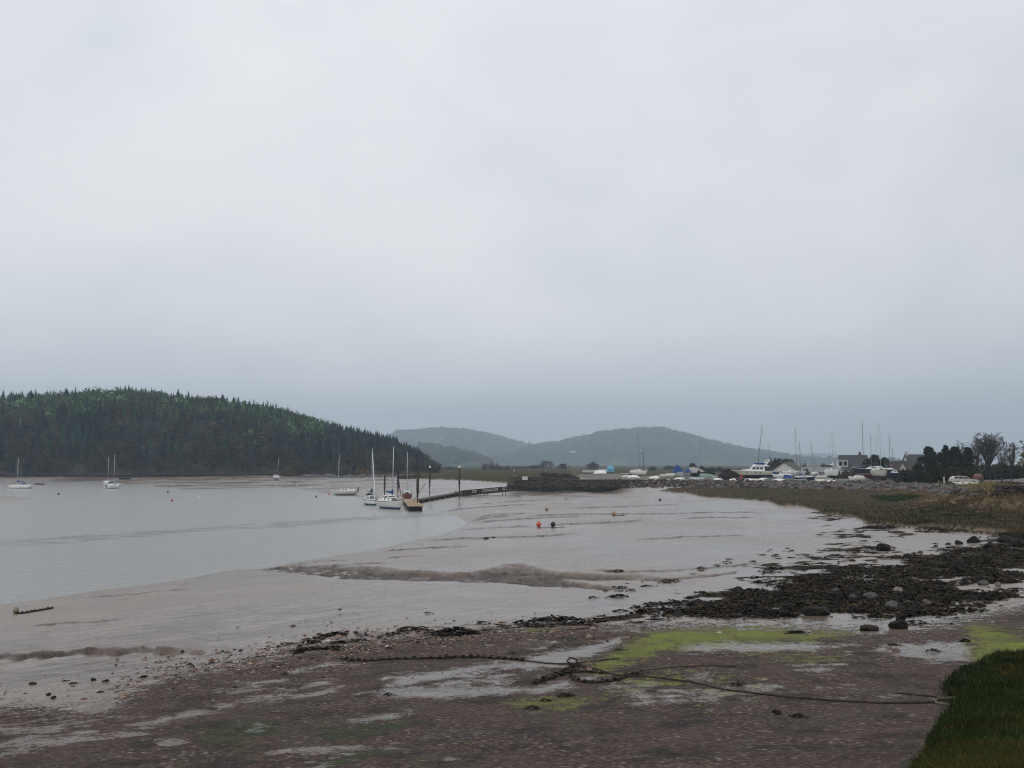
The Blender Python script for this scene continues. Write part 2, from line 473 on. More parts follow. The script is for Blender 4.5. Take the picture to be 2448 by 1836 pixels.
WEED = [
 ([(1880,1398),(1960,1360),(2060,1345),(2200,1325),(2300,1292),(2448,1268),(6500,1300),(6500,1400),(2900,1425),(2448,1432),(2370,1462),(2280,1480),(2200,1500),(2120,1505),(2060,1482),(1960,1470),(1850,1478),(1760,1488),(1660,1482),(1600,1462),(1700,1440),(1780,1420)], 1.0),
 ([(1400,1500),(1440,1470),(1560,1430),(1700,1395),(1850,1352),(2000,1320),(2100,1290),(2250,1280),(2448,1270),(2448,1300),(2200,1345),(2000,1400),(1700,1492),(1500,1500)], .62),
 ([(1960,1232),(2090,1250),(2200,1262),(2340,1272),(2448,1278),(2448,1310),(2300,1300),(2100,1275),(1980,1250)], .62),
 ([(1950,1270),(2100,1275),(2250,1290),(2300,1320),(2100,1330),(1980,1310)], .52),
]
REED = [(2160,1206),(2200,1196),(2260,1188),(2330,1184),(2448,1186),(6500,1195),(6500,1260),(2900,1222),(2448,1222),(2380,1224),(2300,1221),(2230,1217),(2180,1213)]
REED2 = [(2110,1178),(2180,1174),(2260,1180),(2290,1186),(2180,1184)]
MGREEN = [([(2075,1186),(2130,1180),(2190,1182),(2210,1192),(2160,1200),(2110,1200)], 1.0), ([(1700,1168),(1836,1168),(2000,1172),(2060,1178),(1900,1178),(1760,1174)], .6), ([(2380,1215),(2448,1210),(2448,1240),(2400,1238)], 1.0), ([(2200,1230),(2340,1228),(2400,1236),(2300,1244)], .5)]
ROADP = [(2325,1150),(2340,1141.5),(2390,1142),(2448,1143.5),(6500,1150),(6500,1158),(2448,1158.5),(2410,1155),(2380,1153)]

FILM = [([(-40,1735),(260,1728),(430,1742),(560,1790),(400,1802),(250,1795),(100,1815),(-40,1790)], .62),
 ([(690,1595),(816,1570),(960,1590),(1210,1600),(1290,1650),(1100,1690),(900,1680),(700,1660)], .55),
 ([(1400,1625),(1700,1600),(2060,1548),(2060,1600),(1750,1690),(1450,1705)], .50),
 ([(560,1765),(1100,1755),(1280,1836),(900,1856),(600,1850)], .55),
 ([(470,1650),(816,1568),(1150,1520),(1230,1545),(816,1625),(540,1695)], .50),
 ([(-40,1800),(300,1800),(600,1836),(300,1870),(-40,1860)], .48),
 ([(1250,1500),(1450,1490),(1560,1498),(1450,1560),(1250,1570)], .45)]
def film_at(x, y, cx, cy):
    c3 = cx / 3; w = np.full(x.shape, .22)
    for p, k in FILM: w = np.maximum(w, k * np.clip(.5 + sdist(c3, cy, S3(p)) / 40, 0, 1))
    q = fbm(x * .42 + 7, y * .42, 4) + .35 * (fbm(x * 2.1, y * 2.1 + 9, 3) - .5)
    return sstep(.72 - w * .5, .86 - w * .5, q) * (.35 + w)
VERGE = [(2060,1150),(2180,1151),(2300,1153),(2360,1154),(2420,1157),(2448,1159),(6500,1158),(6500,1186),(2448,1182),(2385,1184),(2330,1182),(2260,1174),(2200,1163),(2110,1155)]
def wrack_at(x, y, cx, cy):
    c3 = cx / 3; w = np.zeros(x.shape)
    for p, k in WEED: w = np.maximum(w, k * np.clip(.5 + sdist(c3, cy, S3(p)) / 40, 0, 1))
    q = (fbm(x * .30 + 11, y * .30, 4) - .5) * 1.5 + (fbm(x * 1.2, y * 1.2 + 5, 3) - .5) * .9
    return np.where(w > .02, w * .76 + q, 0)
def make_ground():
    az = np.concatenate([np.arange(-180, -36, 3.0), np.linspace(-36, 36, 1201), np.arange(38, 180, 3.0)])
    py = np.concatenate([np.arange(2150, 1500, -3.0), np.arange(1500, 1290, -1.4), np.arange(1290, 1128, -.8), np.arange(1128, 1113.2, -.5)])
    Dd = 6.2 * F / (py - 1110.0)
    Dd = np.concatenate([[.6, 2, 3.5, 5, 6.5, 8, 9.5, 11], Dd[Dd > 12.0], [4600, 7400]])
    a, D = np.meshgrid(np.radians(az), Dd)
    x = (np.sin(a) * D).ravel(); y = (np.cos(a) * D).ravel()
    z, M = height(x, y)
    nc, nr = len(az), len(Dd)
    i = np.arange(nr - 1)[:, None] * nc; j = np.arange(nc)[None, :]; j2 = (j + 1) % nc
    fc = np.stack([i + j, i + j2, i + nc + j2, i + nc + j], -1).reshape(-1, 4)
    V = np.stack([x, y, z], 1)
    V = np.concatenate([V, [[0, 0, float(z[:nc].mean())]]])
    me = np_mesh('ground', V, fc, 4, MAT_GROUND, smooth=True, link=False)
    # what covers the ground where
    cx, cy = chart(x, y, z)
    ok = (y > 2) & (M['dr'] < 6)
    c3 = cx / 3
    def soft(poly, w):                                       # 0..1 across the traced edge
        return np.where(ok, np.clip(.5 + sdist(c3, cy, S3(poly)) / w, 0, 1), 0)
    grav = soft(GRAVEL, 64); grav = np.where((y <= 2) | (cy > 1900), 1, grav)
    pool = np.zeros_like(x)
    for p in POOLS: pool = np.maximum(pool, soft(p, 24))
    pool = np.maximum(pool, .72 * film_at(x, y, cx, cy) * ok)
    alg = np.zeros_like(x); dal = np.zeros_like(x); weed = np.zeros_like(x)
    for p, k in ALGAE: alg = np.maximum(alg, soft(p, 30) * k)
    for p, k in DALGAE: dal = np.maximum(dal, soft(p, 55) * k)
    weed = np.clip(wrack_at(x, y, cx, cy), 0, 1.3) * ok
    marsh = sstep(-.2, .8, M['m1']) * ok
    marsh2 = sstep(-.2, .5, M['m2']) * ok
    reed = np.maximum(soft(REED, 6), soft(REED2, 6)); mg = np.zeros_like(x)
    for p, k in MGREEN: mg = np.maximum(mg, soft(p, 8) * k)
    road = soft(ROADP, 1.0); verge = soft(VERGE, 2.0)
    # yard: behind the edge line
    ye = [(p.x, p.y) for p in YE]
    ex = np.array([math.atan2(p[0], p[1]) for p in ye]); ed = np.array([math.hypot(*p) for p in ye])
    edge = np.interp(np.arctan2(x, y), ex, ed)
    DD = np.hypot(x, y); inaz = sstep(ex[0] - .012, ex[0], np.arctan2(x, y))
    yard = sstep(0, 3, DD - edge) * inaz * (y > 5)
    field = np.maximum(sstep(700, 900, DD), sstep(edge + 95, edge + 130, DD) * inaz * (y > 5))
    shore = sstep(400, 430, DD) * (np.arctan2(x, y) < -.06) * sstep(1.45, 1.8, z)
    turf = np.maximum(sstep(-6, 8, M['g']), np.where((y < 3) | (np.hypot(x, y) < 8.5), 1.0, 0.0))
    def attr(nm, *ch):
        c = np.zeros((len(V), 4), dtype=np.float32)
        for k, v in enumerate(ch): c[:-1, k] = v
        at_ = me.color_attributes.new(nm, 'FLOAT_COLOR', 'POINT'); at_.data.foreach_set('color', c.ravel())
    attr('cover_a', grav, weed, alg, np.maximum(marsh, 0))
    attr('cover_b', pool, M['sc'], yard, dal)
    attr('cover_c', reed, mg, field, turf)
    attr('cover_d', road, marsh2, shore, verge)
    o = bpy.data.objects.new('ground', me); COL.objects.link(o)
    setp(o, kind='structure')
    return o

def ground_material():
    m, t, b = newmat('foreshore')
    tc = t.new('ShaderNodeTexCoord').outputs['Object']
    def ch(nm):
        a = t.new('ShaderNodeAttribute', attribute_name=nm)
        s = t.new('ShaderNodeSeparateColor', Color=a.outputs['Color'])
        return s.outputs[0], s.outputs[1], s.outputs[2], a.outputs['Alpha']
    grav, weed, alg, marsh = ch('cover_a'); pool, scarp, yard, dal = ch('cover_b'); reed, mgreen, field, turf = ch('cover_c'); road, marsh2, shore, verge = ch('cover_d')
    flat = t.mapping(tc, (1, 1, 0))
    nA = t.noise(flat, 1.6, 6, .62); nB = t.noise(flat, .32, 5, .6); nC = t.noise(flat, 9, 4, .65); nD = t.noise(flat, .05, 4, .5)
    add = lambda a, c: t.math('ADD', a, c); mul = lambda a, c: t.math('MULTIPLY', a, c); sub = lambda a, c: t.math('SUBTRACT', a, c)
    # --- mud
    mud = t.mix(t.ramp(nB, .35, .68), (.150, .110, .083), (.218, .168, .133))
    mud = t.mix(mul(t.ramp(nD, .4, .62), .35), mud, (.215, .177, .148))
    speck = t.math('MAXIMUM', t.ramp(t.noise(flat, 5.5, 3, .7), .60, .70), t.ramp(t.noise(flat, 1.7, 4, .75), .60, .68))
    mud = t.mix(mul(speck, .6), mud, (.060, .043, .034))
    shell = t.ramp(t.noise(t.mapping(tc, (1, 1, 0), loc=(31, 7, 0)), 2.6, 3, .75), .62, .68)
    mud = t.mix(mul(shell, .5), mud, (.42, .39, .37))
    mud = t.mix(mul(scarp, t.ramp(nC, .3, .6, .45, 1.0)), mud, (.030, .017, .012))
    ra, rb = at(800, 1345, .4), at(1400, 1285, .5)
    ang = math.atan2(rb.y - ra.y, rb.x - ra.x)
    rmap = t.new('ShaderNodeVectorRotate', rotation_type='Z_AXIS'); t.put(rmap.inputs['Vector'], flat); rmap.inputs['Angle'].default_value = -ang
    runnel = t.noise(t.mapping(rmap.outputs[0], (.10, .95, 0)), 1.0, 5, .62, .4)
    run2 = t.noise(t.mapping(rmap.outputs[0], (.5, 3.2, 0)), 1.0, 4, .65, .3)
    mud = t.mix(t.ramp(runnel, .54, .66, 0, .42), mud, (.085, .064, .052))
    mud = t.mix(t.ramp(run2, .56, .68, 0, .35), mud, (.075, .056, .046))
    # --- shingle
    vor = t.new('ShaderNodeTexVoronoi', Vector=flat, Scale=12.0); vor2 = t.new('ShaderNodeTexVoronoi', Vector=flat, Scale=30.0)
    pick = t.new('ShaderNodeSeparateColor', Color=vor.outputs['Color']).outputs[0]
    rp = t.new('ShaderNodeValToRGB', Fac=pick); e = rp.color_ramp
    e.interpolation = 'CONSTANT'
    cols = [(0, (.066, .041, .031)), (.25, (.138, .085, .066)), (.45, (.084, .063, .052)), (.62, (.205, .132, .102)), (.78, (.026, .018, .015)), (.9, (.26, .195, .152)), (.96, (.36, .31, .255))]
    e.elements[0].position = 0; e.elements[0].color = (*cols[0][1], 1); e.elements[1].position = cols[1][0]; e.elements[1].color = (*cols[1][1], 1)
    for p, c in cols[2:]:
        k = e.elements.new(p); k.color = (*c, 1)
    p2 = t.new('ShaderNodeSeparateColor', Color=vor2.outputs['Color']).outputs[1]
    shing = t.mix(t.ramp(p2, .15, .85), t.mix(.55, rp.outputs[0], (.02, .016, .015)), t.mix(.15, rp.outputs[0], (.13, .10, .085)))
    shing = t.mix(t.ramp(nB, .35, .65, 0, .45), shing, (.085, .036, .026))
    shing = t.mix(t.ramp(t.noise(t.mapping(tc, (1, 1, 0), loc=(9, 40, 0)), .45, 4, .6), .5, .66, 0, .5), shing, (.070, .066, .036))
    shing = t.mix(t.ramp(t.noise(t.mapping(tc, (1, 1, 0), loc=(70, 4, 0)), .7, 5, .7), .50, .62, 0, .75), shing, (.014, .011, .010))
    gap = t.ramp(vor.outputs['Distance'], .25, .62, 0, .55)
    shing = t.mix(gap, shing, (.014, .011, .010))
    kg = t.ramp(add(add(grav, mul(sub(nA, .5), 1.7)), mul(sub(nC, .5), 1.9)), .46, .60)
    kp = t.ramp(add(add(pool, mul(sub(nA, .5), 1.9)), mul(sub(nC, .5), 1.6)), .42, .74)
    stones = t.ramp(nC, .58, .66)
    kp = mul(kp, t.math('SUBTRACT', 1.0, mul(stones, .75)))
    pale = mul(t.ramp(add(nB, mul(sub(nA, .5), .5)), .50, .60), t.ramp(nC, .42, .6, .75, .1))
    shing = t.mix(mul(pale, t.ramp(grav, .5, 1.0, .7, .25)), shing, (.125, .105, .092))
    # --- green weed films
    ka = t.ramp(add(add(alg, mul(sub(nA, .5), 2.6)), mul(sub(nC, .5), 2.2)), .40, .78); ka = mul(ka, t.ramp(nB, .36, .60, 1.0, .45))
    kd = t.ramp(add(add(dal, mul(sub(nA, .5), 1.8)), mul(sub(nB, .5), .8)), .40, .75); kd = mul(kd, t.ramp(nC, .4, .6, .9, .15))
    # --- dark wrack
    kw = t.ramp(add(weed, mul(sub(t.noise(flat, 1.6, 6, .72), .5), 1.0)), .50, .58)
    wrack = t.mix(t.ramp(nC, .35, .65), (.010, .008, .006), (.038, .027, .014))
    wrack = t.mix(t.ramp(nA, .45, .65, 0, .8), wrack, (.050, .036, .014))
    # --- marsh and land
    mr = t.mix(t.ramp(nB, .35, .65), (.058, .036, .020), (.080, .058, .030))
    mr = t.mix(t.ramp(nD, .44, .58, 0, .7), mr, (.042, .044, .020))
    mr = t.mix(t.ramp(nA, .4, .7, 0, .5), mr, (.022, .016, .010))
    mr = t.mix(mul(mgreen, .8), mr, (.030, .044, .012))
    mr = t.mix(mul(reed, .9), mr, (.135, .098, .060))
    m2 = t.mix(t.ramp(nD, .38, .6), (.055, .048, .024), (.058, .062, .030))
    m2 = t.mix(t.ramp(nB, .45, .7, 0, .5), m2, (.09, .07, .04))
    yd = t.mix(t.ramp(nB, .4, .6), (.155, .14, .125), (.20, .18, .155))
    yd = t.mix(t.ramp(nD, .5, .56), yd, (.105, .105, .045))
    fd = t.mix(t.ramp(t.noise(flat, .012, 3, .5), .42, .58), (.060, .068, .040), (.085, .078, .05))
    tf = t.mix(t.ramp(nA, .35, .65), (.008, .009, .004), (.012, .015, .005))
    sh = t.mix(t.ramp(nA, .35, .7), (.07, .062, .05), (.16, .14, .115))
    c = t.mix(kg, mud, shing)
    film = t.mix(kp, c, t.mix(.6, mud, (.115, .092, .077)))
    c = t.mix(ka, film, t.mix(nC, (.095, .125, .003), (.185, .205, .006)))
    c = t.mix(kd, c, t.mix(nC, (.010, .026, .005), (.032, .058, .010)))
    c = t.mix(kw, c, wrack)
    c = t.mix(shore, c, sh)
    c = t.mix(marsh2, c, m2)
    c = t.mix(marsh, c, mr)
    c = t.mix(yard, c, yd)
    c = t.mix(field, c, fd)
    c = t.mix(verge, c, t.mix(t.ramp(nB, .38, .62), (.055, .055, .018), (.10, .088, .035)))
    c = t.mix(road, c, (.155, .15, .15))
    c = t.mix(turf, c, tf)
    t.put(b.inputs['Base Color'], c)
    dry = t.math('MAXIMUM', t.math('MAXIMUM', marsh, yard), t.math('MAXIMUM', field, t.math('MAXIMUM', marsh2, t.math('MAXIMUM', turf, t.math('MAXIMUM', verge, kw)))))
    wetr = t.mixf(t.ramp(nD, .38, .62), .17, .34)
    wetr = t.math('ADD', wetr, t.math('MULTIPLY', t.math('SUBTRACT', nB, .5), .18))
    wetr = t.mixf(scarp, wetr, .6)
    r = t.mixf(kg, wetr, .78)
    r = t.mixf(kp, r, .24)
    r = t.mixf(ka, r, .6)
    r = t.mixf(dry, r, .92)
    t.put(b.inputs['Roughness'], r)
    t.put(b.inputs['Specular IOR Level'], t.mixf(t.math('MAXIMUM', field, marsh2), t.mixf(dry, t.mixf(t.math('MAXIMUM', ka, t.math('MULTIPLY', kg, t.math('SUBTRACT', 1.0, kp))), .42, .15), .08), 0.0))
    # --- relief too small for the mesh
    peb = t.math('SUBTRACT', 1.0, vor.outputs['Distance'])
    notpool = t.math('SUBTRACT', 1.0, kp)
    h = mul(mul(peb, kg), .9)
    h = add(mul(h, notpool), mul(nA, .35))
    h = add(h, mul(mul(nC, notpool), t.mixf(kg, .14, .5)))
    h = add(h, mul(kw, mul(nC, 1.6)))
    h = add(h, mul(add(mul(runnel, 1.6), mul(run2, .5)), t.math('SUBTRACT', 1.0, t.math('MAXIMUM', kg, dry))))
    t.put(b.inputs['Normal'], t.bump(h, .55, .05))
    return m
MAT_GROUND = ground_material()
make_ground()

def water_material():
    m, t, b = newmat('estuary_water')
    tc = t.new('ShaderNodeTexCoord').outputs['Object']
    flat = t.mapping(tc, (1, 1, 0))
    n1 = t.noise(t.mapping(tc, (.9, 1.7, 0), (0, 0, R(14))), 1.0, 5, .6)
    n2 = t.noise(t.mapping(tc, (3.2, 5.0, 0), (0, 0, R(10))), 1.0, 3, .6)
    big = t.noise(t.mapping(tc, (.012, .05, 0), (0, 0, R(-12))), 1.0, 3, .5)
    t.put(b.inputs['Base Color'], t.mix(big, (.265, .262, .25), (.30, .297, .285)))
    t.put(b.inputs['Roughness'], .20)
    b.inputs['IOR'].default_value = 1.33
    # a band of broken water where the current runs over a bar
    P0, P1 = at(-150, 1312, 0), at(760, 1248, 0)
    d = (P1 - P0).normalized(); nrm = Vector((-d.y, d.x, 0))
    dn = t.new('ShaderNodeVectorMath', operation='DOT_PRODUCT'); t.put(dn.inputs[0], flat); dn.inputs[1].default_value = nrm
    off = t.math('ADD', dn.outputs['Value'], t.math('MULTIPLY', t.math('SUBTRACT', t.noise(flat, .05, 3), .5), 14.0))
    band = t.ramp(t.math('ABSOLUTE', t.math('SUBTRACT', off, P0.dot(nrm))), 1.0, 5.5, 1, 0)
    band = t.math('MULTIPLY', band, t.ramp(t.noise(t.mapping(tc, (.25, .6, 0), (0, 0, R(14))), 1.0, 4, .65), .45, .58))
    h = t.math('ADD', t.math('MULTIPLY', n1, t.mixf(band, .5, 1.3)), t.math('MULTIPLY', n2, t.mixf(band, .25, .9)))
    t.put(b.inputs['Normal'], t.bump(h, t.mixf(band, .42, 1.0), .45))
    return m
wb = MB()
wb.add([(-900, 20, 0), (400, 20, 0), (400, 560, 0), (-900, 560, 0)], [(0, 1, 2, 3)])
wo = wb.build('water', water_material(), fix=False); setp(wo, kind='structure')
# ------------------------------------------------------------------ camera, sky, light, air
cam = bpy.data.cameras.new('camera'); cam.sensor_width = 36.0; cam.lens = F / 2448.0 * 36.0
cam.clip_start = .1; cam.clip_end = 40000
co = bpy.data.objects.new('camera', cam); COL.objects.link(co)
co.location = (0, 0, EYE); co.rotation_euler = (math.pi / 2 + PITCH, 0, 0)
SC.camera = co

w = bpy.data.worlds.new('World'); SC.world = w; w.use_nodes = True
t = NT(w)
bg = w.node_tree.nodes['Background']
SUN_EL, SUN_AZ = R(48), R(205)
sky = t.new('ShaderNodeTexSky'); sky.sky_type = 'NISHITA'; sky.sun_disc = False
sky.sun_elevation = SUN_EL; sky.sun_rotation = SUN_AZ; sky.air_density = 1.0; sky.dust_density = 4.0
tc = t.new('ShaderNodeTexCoord').outputs['Generated']
z = t.new('ShaderNodeSeparateXYZ', Vector=tc).outputs['Z']
gr = t.new('ShaderNodeValToRGB', Fac=z); e = gr.color_ramp
SKY = [(0.0, (5.3, 5.45, 5.6)), (.05, (6.8, 7.05, 7.25)), (.085, (8.6, 8.75, 8.9)), (.15, (9.0, 9.1, 9.25)), (.29, (8.8, 8.95, 9.2)), (.42, (8.9, 9.1, 9.4)), (1.0, (9.2, 9.3, 9.5))]
SKYMUL = 10.0
e.elements[0].position = 0; e.elements[1].position = SKY[1][0]
for k, (p, c) in enumerate(SKY):
    el = e.elements[k] if k < 2 else e.elements.new(p)
    el.color = (c[0] / SKYMUL, c[1] / SKYMUL, c[2] / SKYMUL, 1)
cl = t.mapping(tc, (1.5, 1.5, 2.6))
n1 = t.noise(cl, 1.3, 5, .5, .6); n2 = t.noise(t.mapping(tc, (2.2, 2.2, 4.5), loc=(3, 1, 2)), 2.6, 4, .5)
f = t.math('ADD', t.math('MULTIPLY', n1, .7), t.math('MULTIPLY', n2, .3))
veil = t.mix(t.ramp(f, .34, .68), (.90, .915, .935), (1.08, 1.07, 1.06))
side = t.ramp(t.new('ShaderNodeSeparateXYZ', Vector=tc).outputs['X'], .12, .55, 1.0, .90)
sh_ = t.new('ShaderNodeVectorMath', operation='SCALE'); t.put(sh_.inputs[0], veil); t.put(sh_.inputs['Scale'], side)
cloud = t.mix(1.0, gr.outputs[0], sh_.outputs[0], 'MULTIPLY')
sc_ = t.new('ShaderNodeVectorMath', operation='SCALE'); t.put(sc_.inputs[0], cloud); sc_.inputs['Scale'].default_value = SKYMUL
t.put(bg.inputs['Color'], t.mix(.94, sky.outputs[0], sc_.outputs[0]))
bg.inputs['Strength'].default_value = .1

sl = bpy.data.lights.new('sun', 'SUN'); sl.energy = .55; sl.angle = R(40); sl.color = (1, .97, .93)
so = bpy.data.objects.new('sun', sl); COL.objects.link(so)
sd = Vector((math.sin(SUN_AZ) * math.cos(SUN_EL), math.cos(SUN_AZ) * math.cos(SUN_EL), math.sin(SUN_EL)))
so.rotation_euler = sd.to_track_quat('Z', 'Y').to_euler()

hm = bpy.data.materials.new('haze'); hm.use_nodes = True
nt = hm.node_tree
for nd in list(nt.nodes): nt.nodes.remove(nd)
out = nt.nodes.new('ShaderNodeOutputMaterial'); pv = nt.nodes.new('ShaderNodeVolumePrincipled')
pv.inputs['Color'].default_value = (.73, .86, 1.0, 1); pv.inputs['Density'].default_value = HAZE
pv.inputs['Anisotropy'].default_value = .0
nt.links.new(pv.outputs[0], out.inputs['Volume'])
hb = MB(); hb.box((0, 0, 222), (15600, 15600, 448))
ho = hb.build('haze', hm); setp(ho, kind='stuff')

SC.view_settings.view_transform = 'Standard'; SC.view_settings.look = 'None'
SC.view_settings.exposure = 0.0; SC.view_settings.gamma = 1.0
try: SC.view_settings.use_curve_mapping = False
except Exception: pass
SC.render.engine = 'CYCLES'
cy = SC.cycles
cy.max_bounces = 6; cy.diffuse_bounces = 2; cy.glossy_bounces = 3; cy.volume_bounces = 1; cy.transparent_max_bounces = 8
cy.use_denoising = True
SC.render.filter_size = 1.1
try: cy.filter_width = 1.1
except Exception: pass
# ------------------------------------------------------------------ hills and woods
def interp(prof, px):
    a = np.array([p[0] for p in prof], float); b = np.array([p[1] for p in prof], float)
    return np.interp(px, a, b)

def zat_np(py, D):
    b = -(py - 918.0) / F
    return EYE + (SP + b * CP) / (CP - b * SP) * D

def hill_mat(name, green, wood, brown):
    m, t, b = newmat(name)
    tc = t.new('ShaderNodeTexCoord').outputs['Object']
    a = t.new('ShaderNodeAttribute', attribute_name='Col').outputs['Color']
    k = t.new('ShaderNodeSeparateColor', Color=a).outputs[0]
    n1 = t.noise(tc, .03, 5, .65); n2 = t.noise(tc, .006, 3, .5)
    w_ = t.mix(t.ramp(n1, .38, .62), wood, tuple(x * 1.9 for x in wood))
    w_ = t.mix(t.ramp(n2, .45, .6, 0, .6), w_, brown)
    g_ = t.mix(t.ramp(n2, .4, .6), green, tuple(x * 1.3 for x in green))
    t.put(b.inputs['Base Color'], t.mix(k, g_, w_))
    b.inputs['Roughness'].default_value = .95; b.inputs['Specular IOR Level'].default_value = .05
    return m

def far_hill(name, prof, Dc, Df, zf, mat, tree=5.0, thresh=.45, step=2.0, seed=0, zoff=0.0, gmask=None):
    px = np.arange(prof[0][0], prof[-1][0] + .1, step)
    crest = interp(prof, px)
    T = np.concatenate([np.linspace(0, 1, 46), np.linspace(1.06, 1.8, 8)])
    Pm, Tm = np.meshgrid(px, T)
    D = Df + (Dc - Df) * Tm
    zc = zat_np(crest, Dc)[None, :] + zoff - tree * .75
    s = np.where(Tm <= 1, np.sin(np.clip(Tm, 0, 1) * math.pi / 2) ** 1.15, np.cos(np.clip(Tm - 1, 0, 1) * math.pi / 2 * 1.1))
    X = (Pm - 1224) / F * CP * D; Y = D
    n = fbm(X * .004 + seed, Y * .004, 4)
    z = zf + (zc - zf) * s * (.86 + .28 * n * (1 - np.clip(Tm, 0, 1) ** 4) + .14 * np.clip(Tm, 0, 1) ** 4)
    wm = sstep(thresh - .06, thresh + .06, fbm(X * .006 + 40 + seed, Y * .006, 4) + .12 * (Tm > .55))
    z = z + tree * wm * sstep(0, .10, Tm) * (fbm(X * .045, Y * .045, 3) * 1.3 + .9 * vnoise(X * .11, Y * .11))
    nc, nr = len(px), len(T)
    i = np.arange(nr - 1)[:, None] * nc; j = np.arange(nc - 1)[None, :]
    fc = np.stack([i + j, i + j + 1, i + nc + j + 1, i + nc + j], -1).reshape(-1, 4)
    c = np.repeat(wm.ravel()[:, None], 3, 1)
    o = np_mesh(name, np.stack([X.ravel(), Y.ravel(), z.ravel()], 1), fc, 4, mat, col=c, smooth=False)
    HILLS.append((np.stack([X.ravel(), Y.ravel(), z.ravel()], 1), fc))
    return setp(o, kind='structure')
HILLS = []
def on_hill(px, py):
    from mathutils.bvhtree import BVHTree
    best = None
    d = Vector(ray(px, py)).normalized()
    for V, fc in HILLS:
        h = BVHTree.FromPolygons([tuple(v) for v in V], [tuple(f) for f in fc]).ray_cast(Vector((0, 0, EYE)), d)[0]
        if h is not None and (best is None or h.y < best.y): best = h
    return best

HM = hill_mat('far_hill_cover', (.080, .105, .060), (.022, .032, .028), (.04, .038, .032))
far_hill('hill', [(880,1112),(905,1062),(925,1048),(950,1037),(985,1033),(1010,1031),(1050,1029),(1090,1031),(1130,1036),(1165,1040),(1200,1050),(1240,1060),(1290,1074),(1340,1090),(1400,1108),(1430,1112)], 5000, 3700, 1, HM, 20, .34, 2.0, 3)
far_hill('hill', [(1120,1113),(1180,1098),(1240,1080),(1270,1070),(1300,1066),(1340,1062),(1380,1052),(1420,1043),(1445,1040),(1480,1037),(1520,1033),(1545,1030),(1575,1028),(1600,1034),(1630,1042),(1660,1047),(1690,1056),(1730,1066),(1770,1076),(1830,1084),(1900,1096),(1960,1104),(2060,1109),(2200,1113)], 4300, 3000, 1, HM, 20, .36, 2.0, 11)
far_hill('hill', [(1540,1110),(1600,1058),(1650,1051),(1700,1060),(1760,1074),(1810,1080),(1870,1092),(1930,1104),(2060,1109),(2200,1113)], 5900, 5000, 1, HM, 6, .5, 2.2, 23)
far_hill('hill', [(1700,1112),(1760,1082),(1800,1074),(1860,1080),(1905,1090),(1935,1086),(1970,1084),(2030,1092),(2100,1100),(2170,1106),(2260,1112)], 6900, 6200, 1, HM, 6, .5, 3.0, 31)
SPUR = hill_mat('near_spur_cover', (.08, .095, .055), (.034, .048, .042), (.06, .052, .042))
far_hill('hill', [(985,1118),(1000,1066),(1035,1070),(1060,1076),(1090,1080),(1120,1086),(1145,1094),(1160,1104),(1180,1113)], 2300, 1700, 0, SPUR, 14, .22, 1.2, 5)

# the wooded hill across the river
CREST = [(-900,975),(-500,956),(-250,948),(-60,950),(0,950),(60,947),(100,948),(150,941),(200,937),(240,935),(300,932),(340,934),(400,941),(450,946),(520,953),(580,962),(640,971),(690,984),(730,998),(760,1006),(800,1020),(850,1032),(900,1043),(950,1054),(990,1066),(1020,1082),(1040,1101),(1050,1112)]
FOOTY = [(-900,1136),(0,1136),(350,1136),(620,1135.5),(900,1134),(1050,1133)]
TREEH = 11.0
def wood_point(px, tt):
    """ground of the wooded hill: px bearing, tt 0 at the shore .. 1 on the crest"""
    Df = np.interp(px, [-900, 300, 900, 1060], [430, 440, 500, 560])
    Dc = Df + np.interp(px, [-900, 0, 400, 760, 950, 1050], [190, 190, 200, 150, 90, 40])
    zf = 2.6
    D = Df + (Dc - Df) * tt
    zc = zat_np(interp(CREST, px), Dc) - TREEH * .86
    zc = np.maximum(zc, zf + .3)
    s = np.where(tt <= 1, np.sin(np.clip(tt, 0, 1) * math.pi / 2) ** 1.05, np.cos(np.clip(tt - 1, 0, 1) * math.pi / 2))
    x = (px - 1224) / F * CP * D
    z = zf + (zc - zf) * s * (1 + (fbm(x * .018, D * .018, 3) - .5) * .22 * np.sin(np.clip(tt, 0, 1) * math.pi))
    return x, D, z
def make_wood_hill():
    px = np.arange(-900, 1052, 6.0); T = np.linspace(0, 1.9, 30)
    Pm, Tm = np.meshgrid(px, T)
    x, y, z = wood_point(Pm, Tm)
    nc, nr = len(px), len(T)
    i = np.arange(nr - 1)[:, None] * nc; j = np.arange(nc - 1)[None, :]
    fc = np.stack([i + j, i + j + 1, i + nc + j + 1, i + nc + j], -1).reshape(-1, 4)
    m, t, b = newmat('woodland_floor')
    tc = t.new('ShaderNodeTexCoord').outputs['Object']
    t.put(b.inputs['Base Color'], t.mix(t.noise(tc, .15, 4), (.02, .018, .013), (.045, .036, .024)))
    b.inputs['Roughness'].default_value = 1
    setp(np_mesh('hill', np.stack([x.ravel(), y.ravel(), z.ravel()], 1), fc, 4, m, smooth=True), kind='structure')
make_wood_hill()

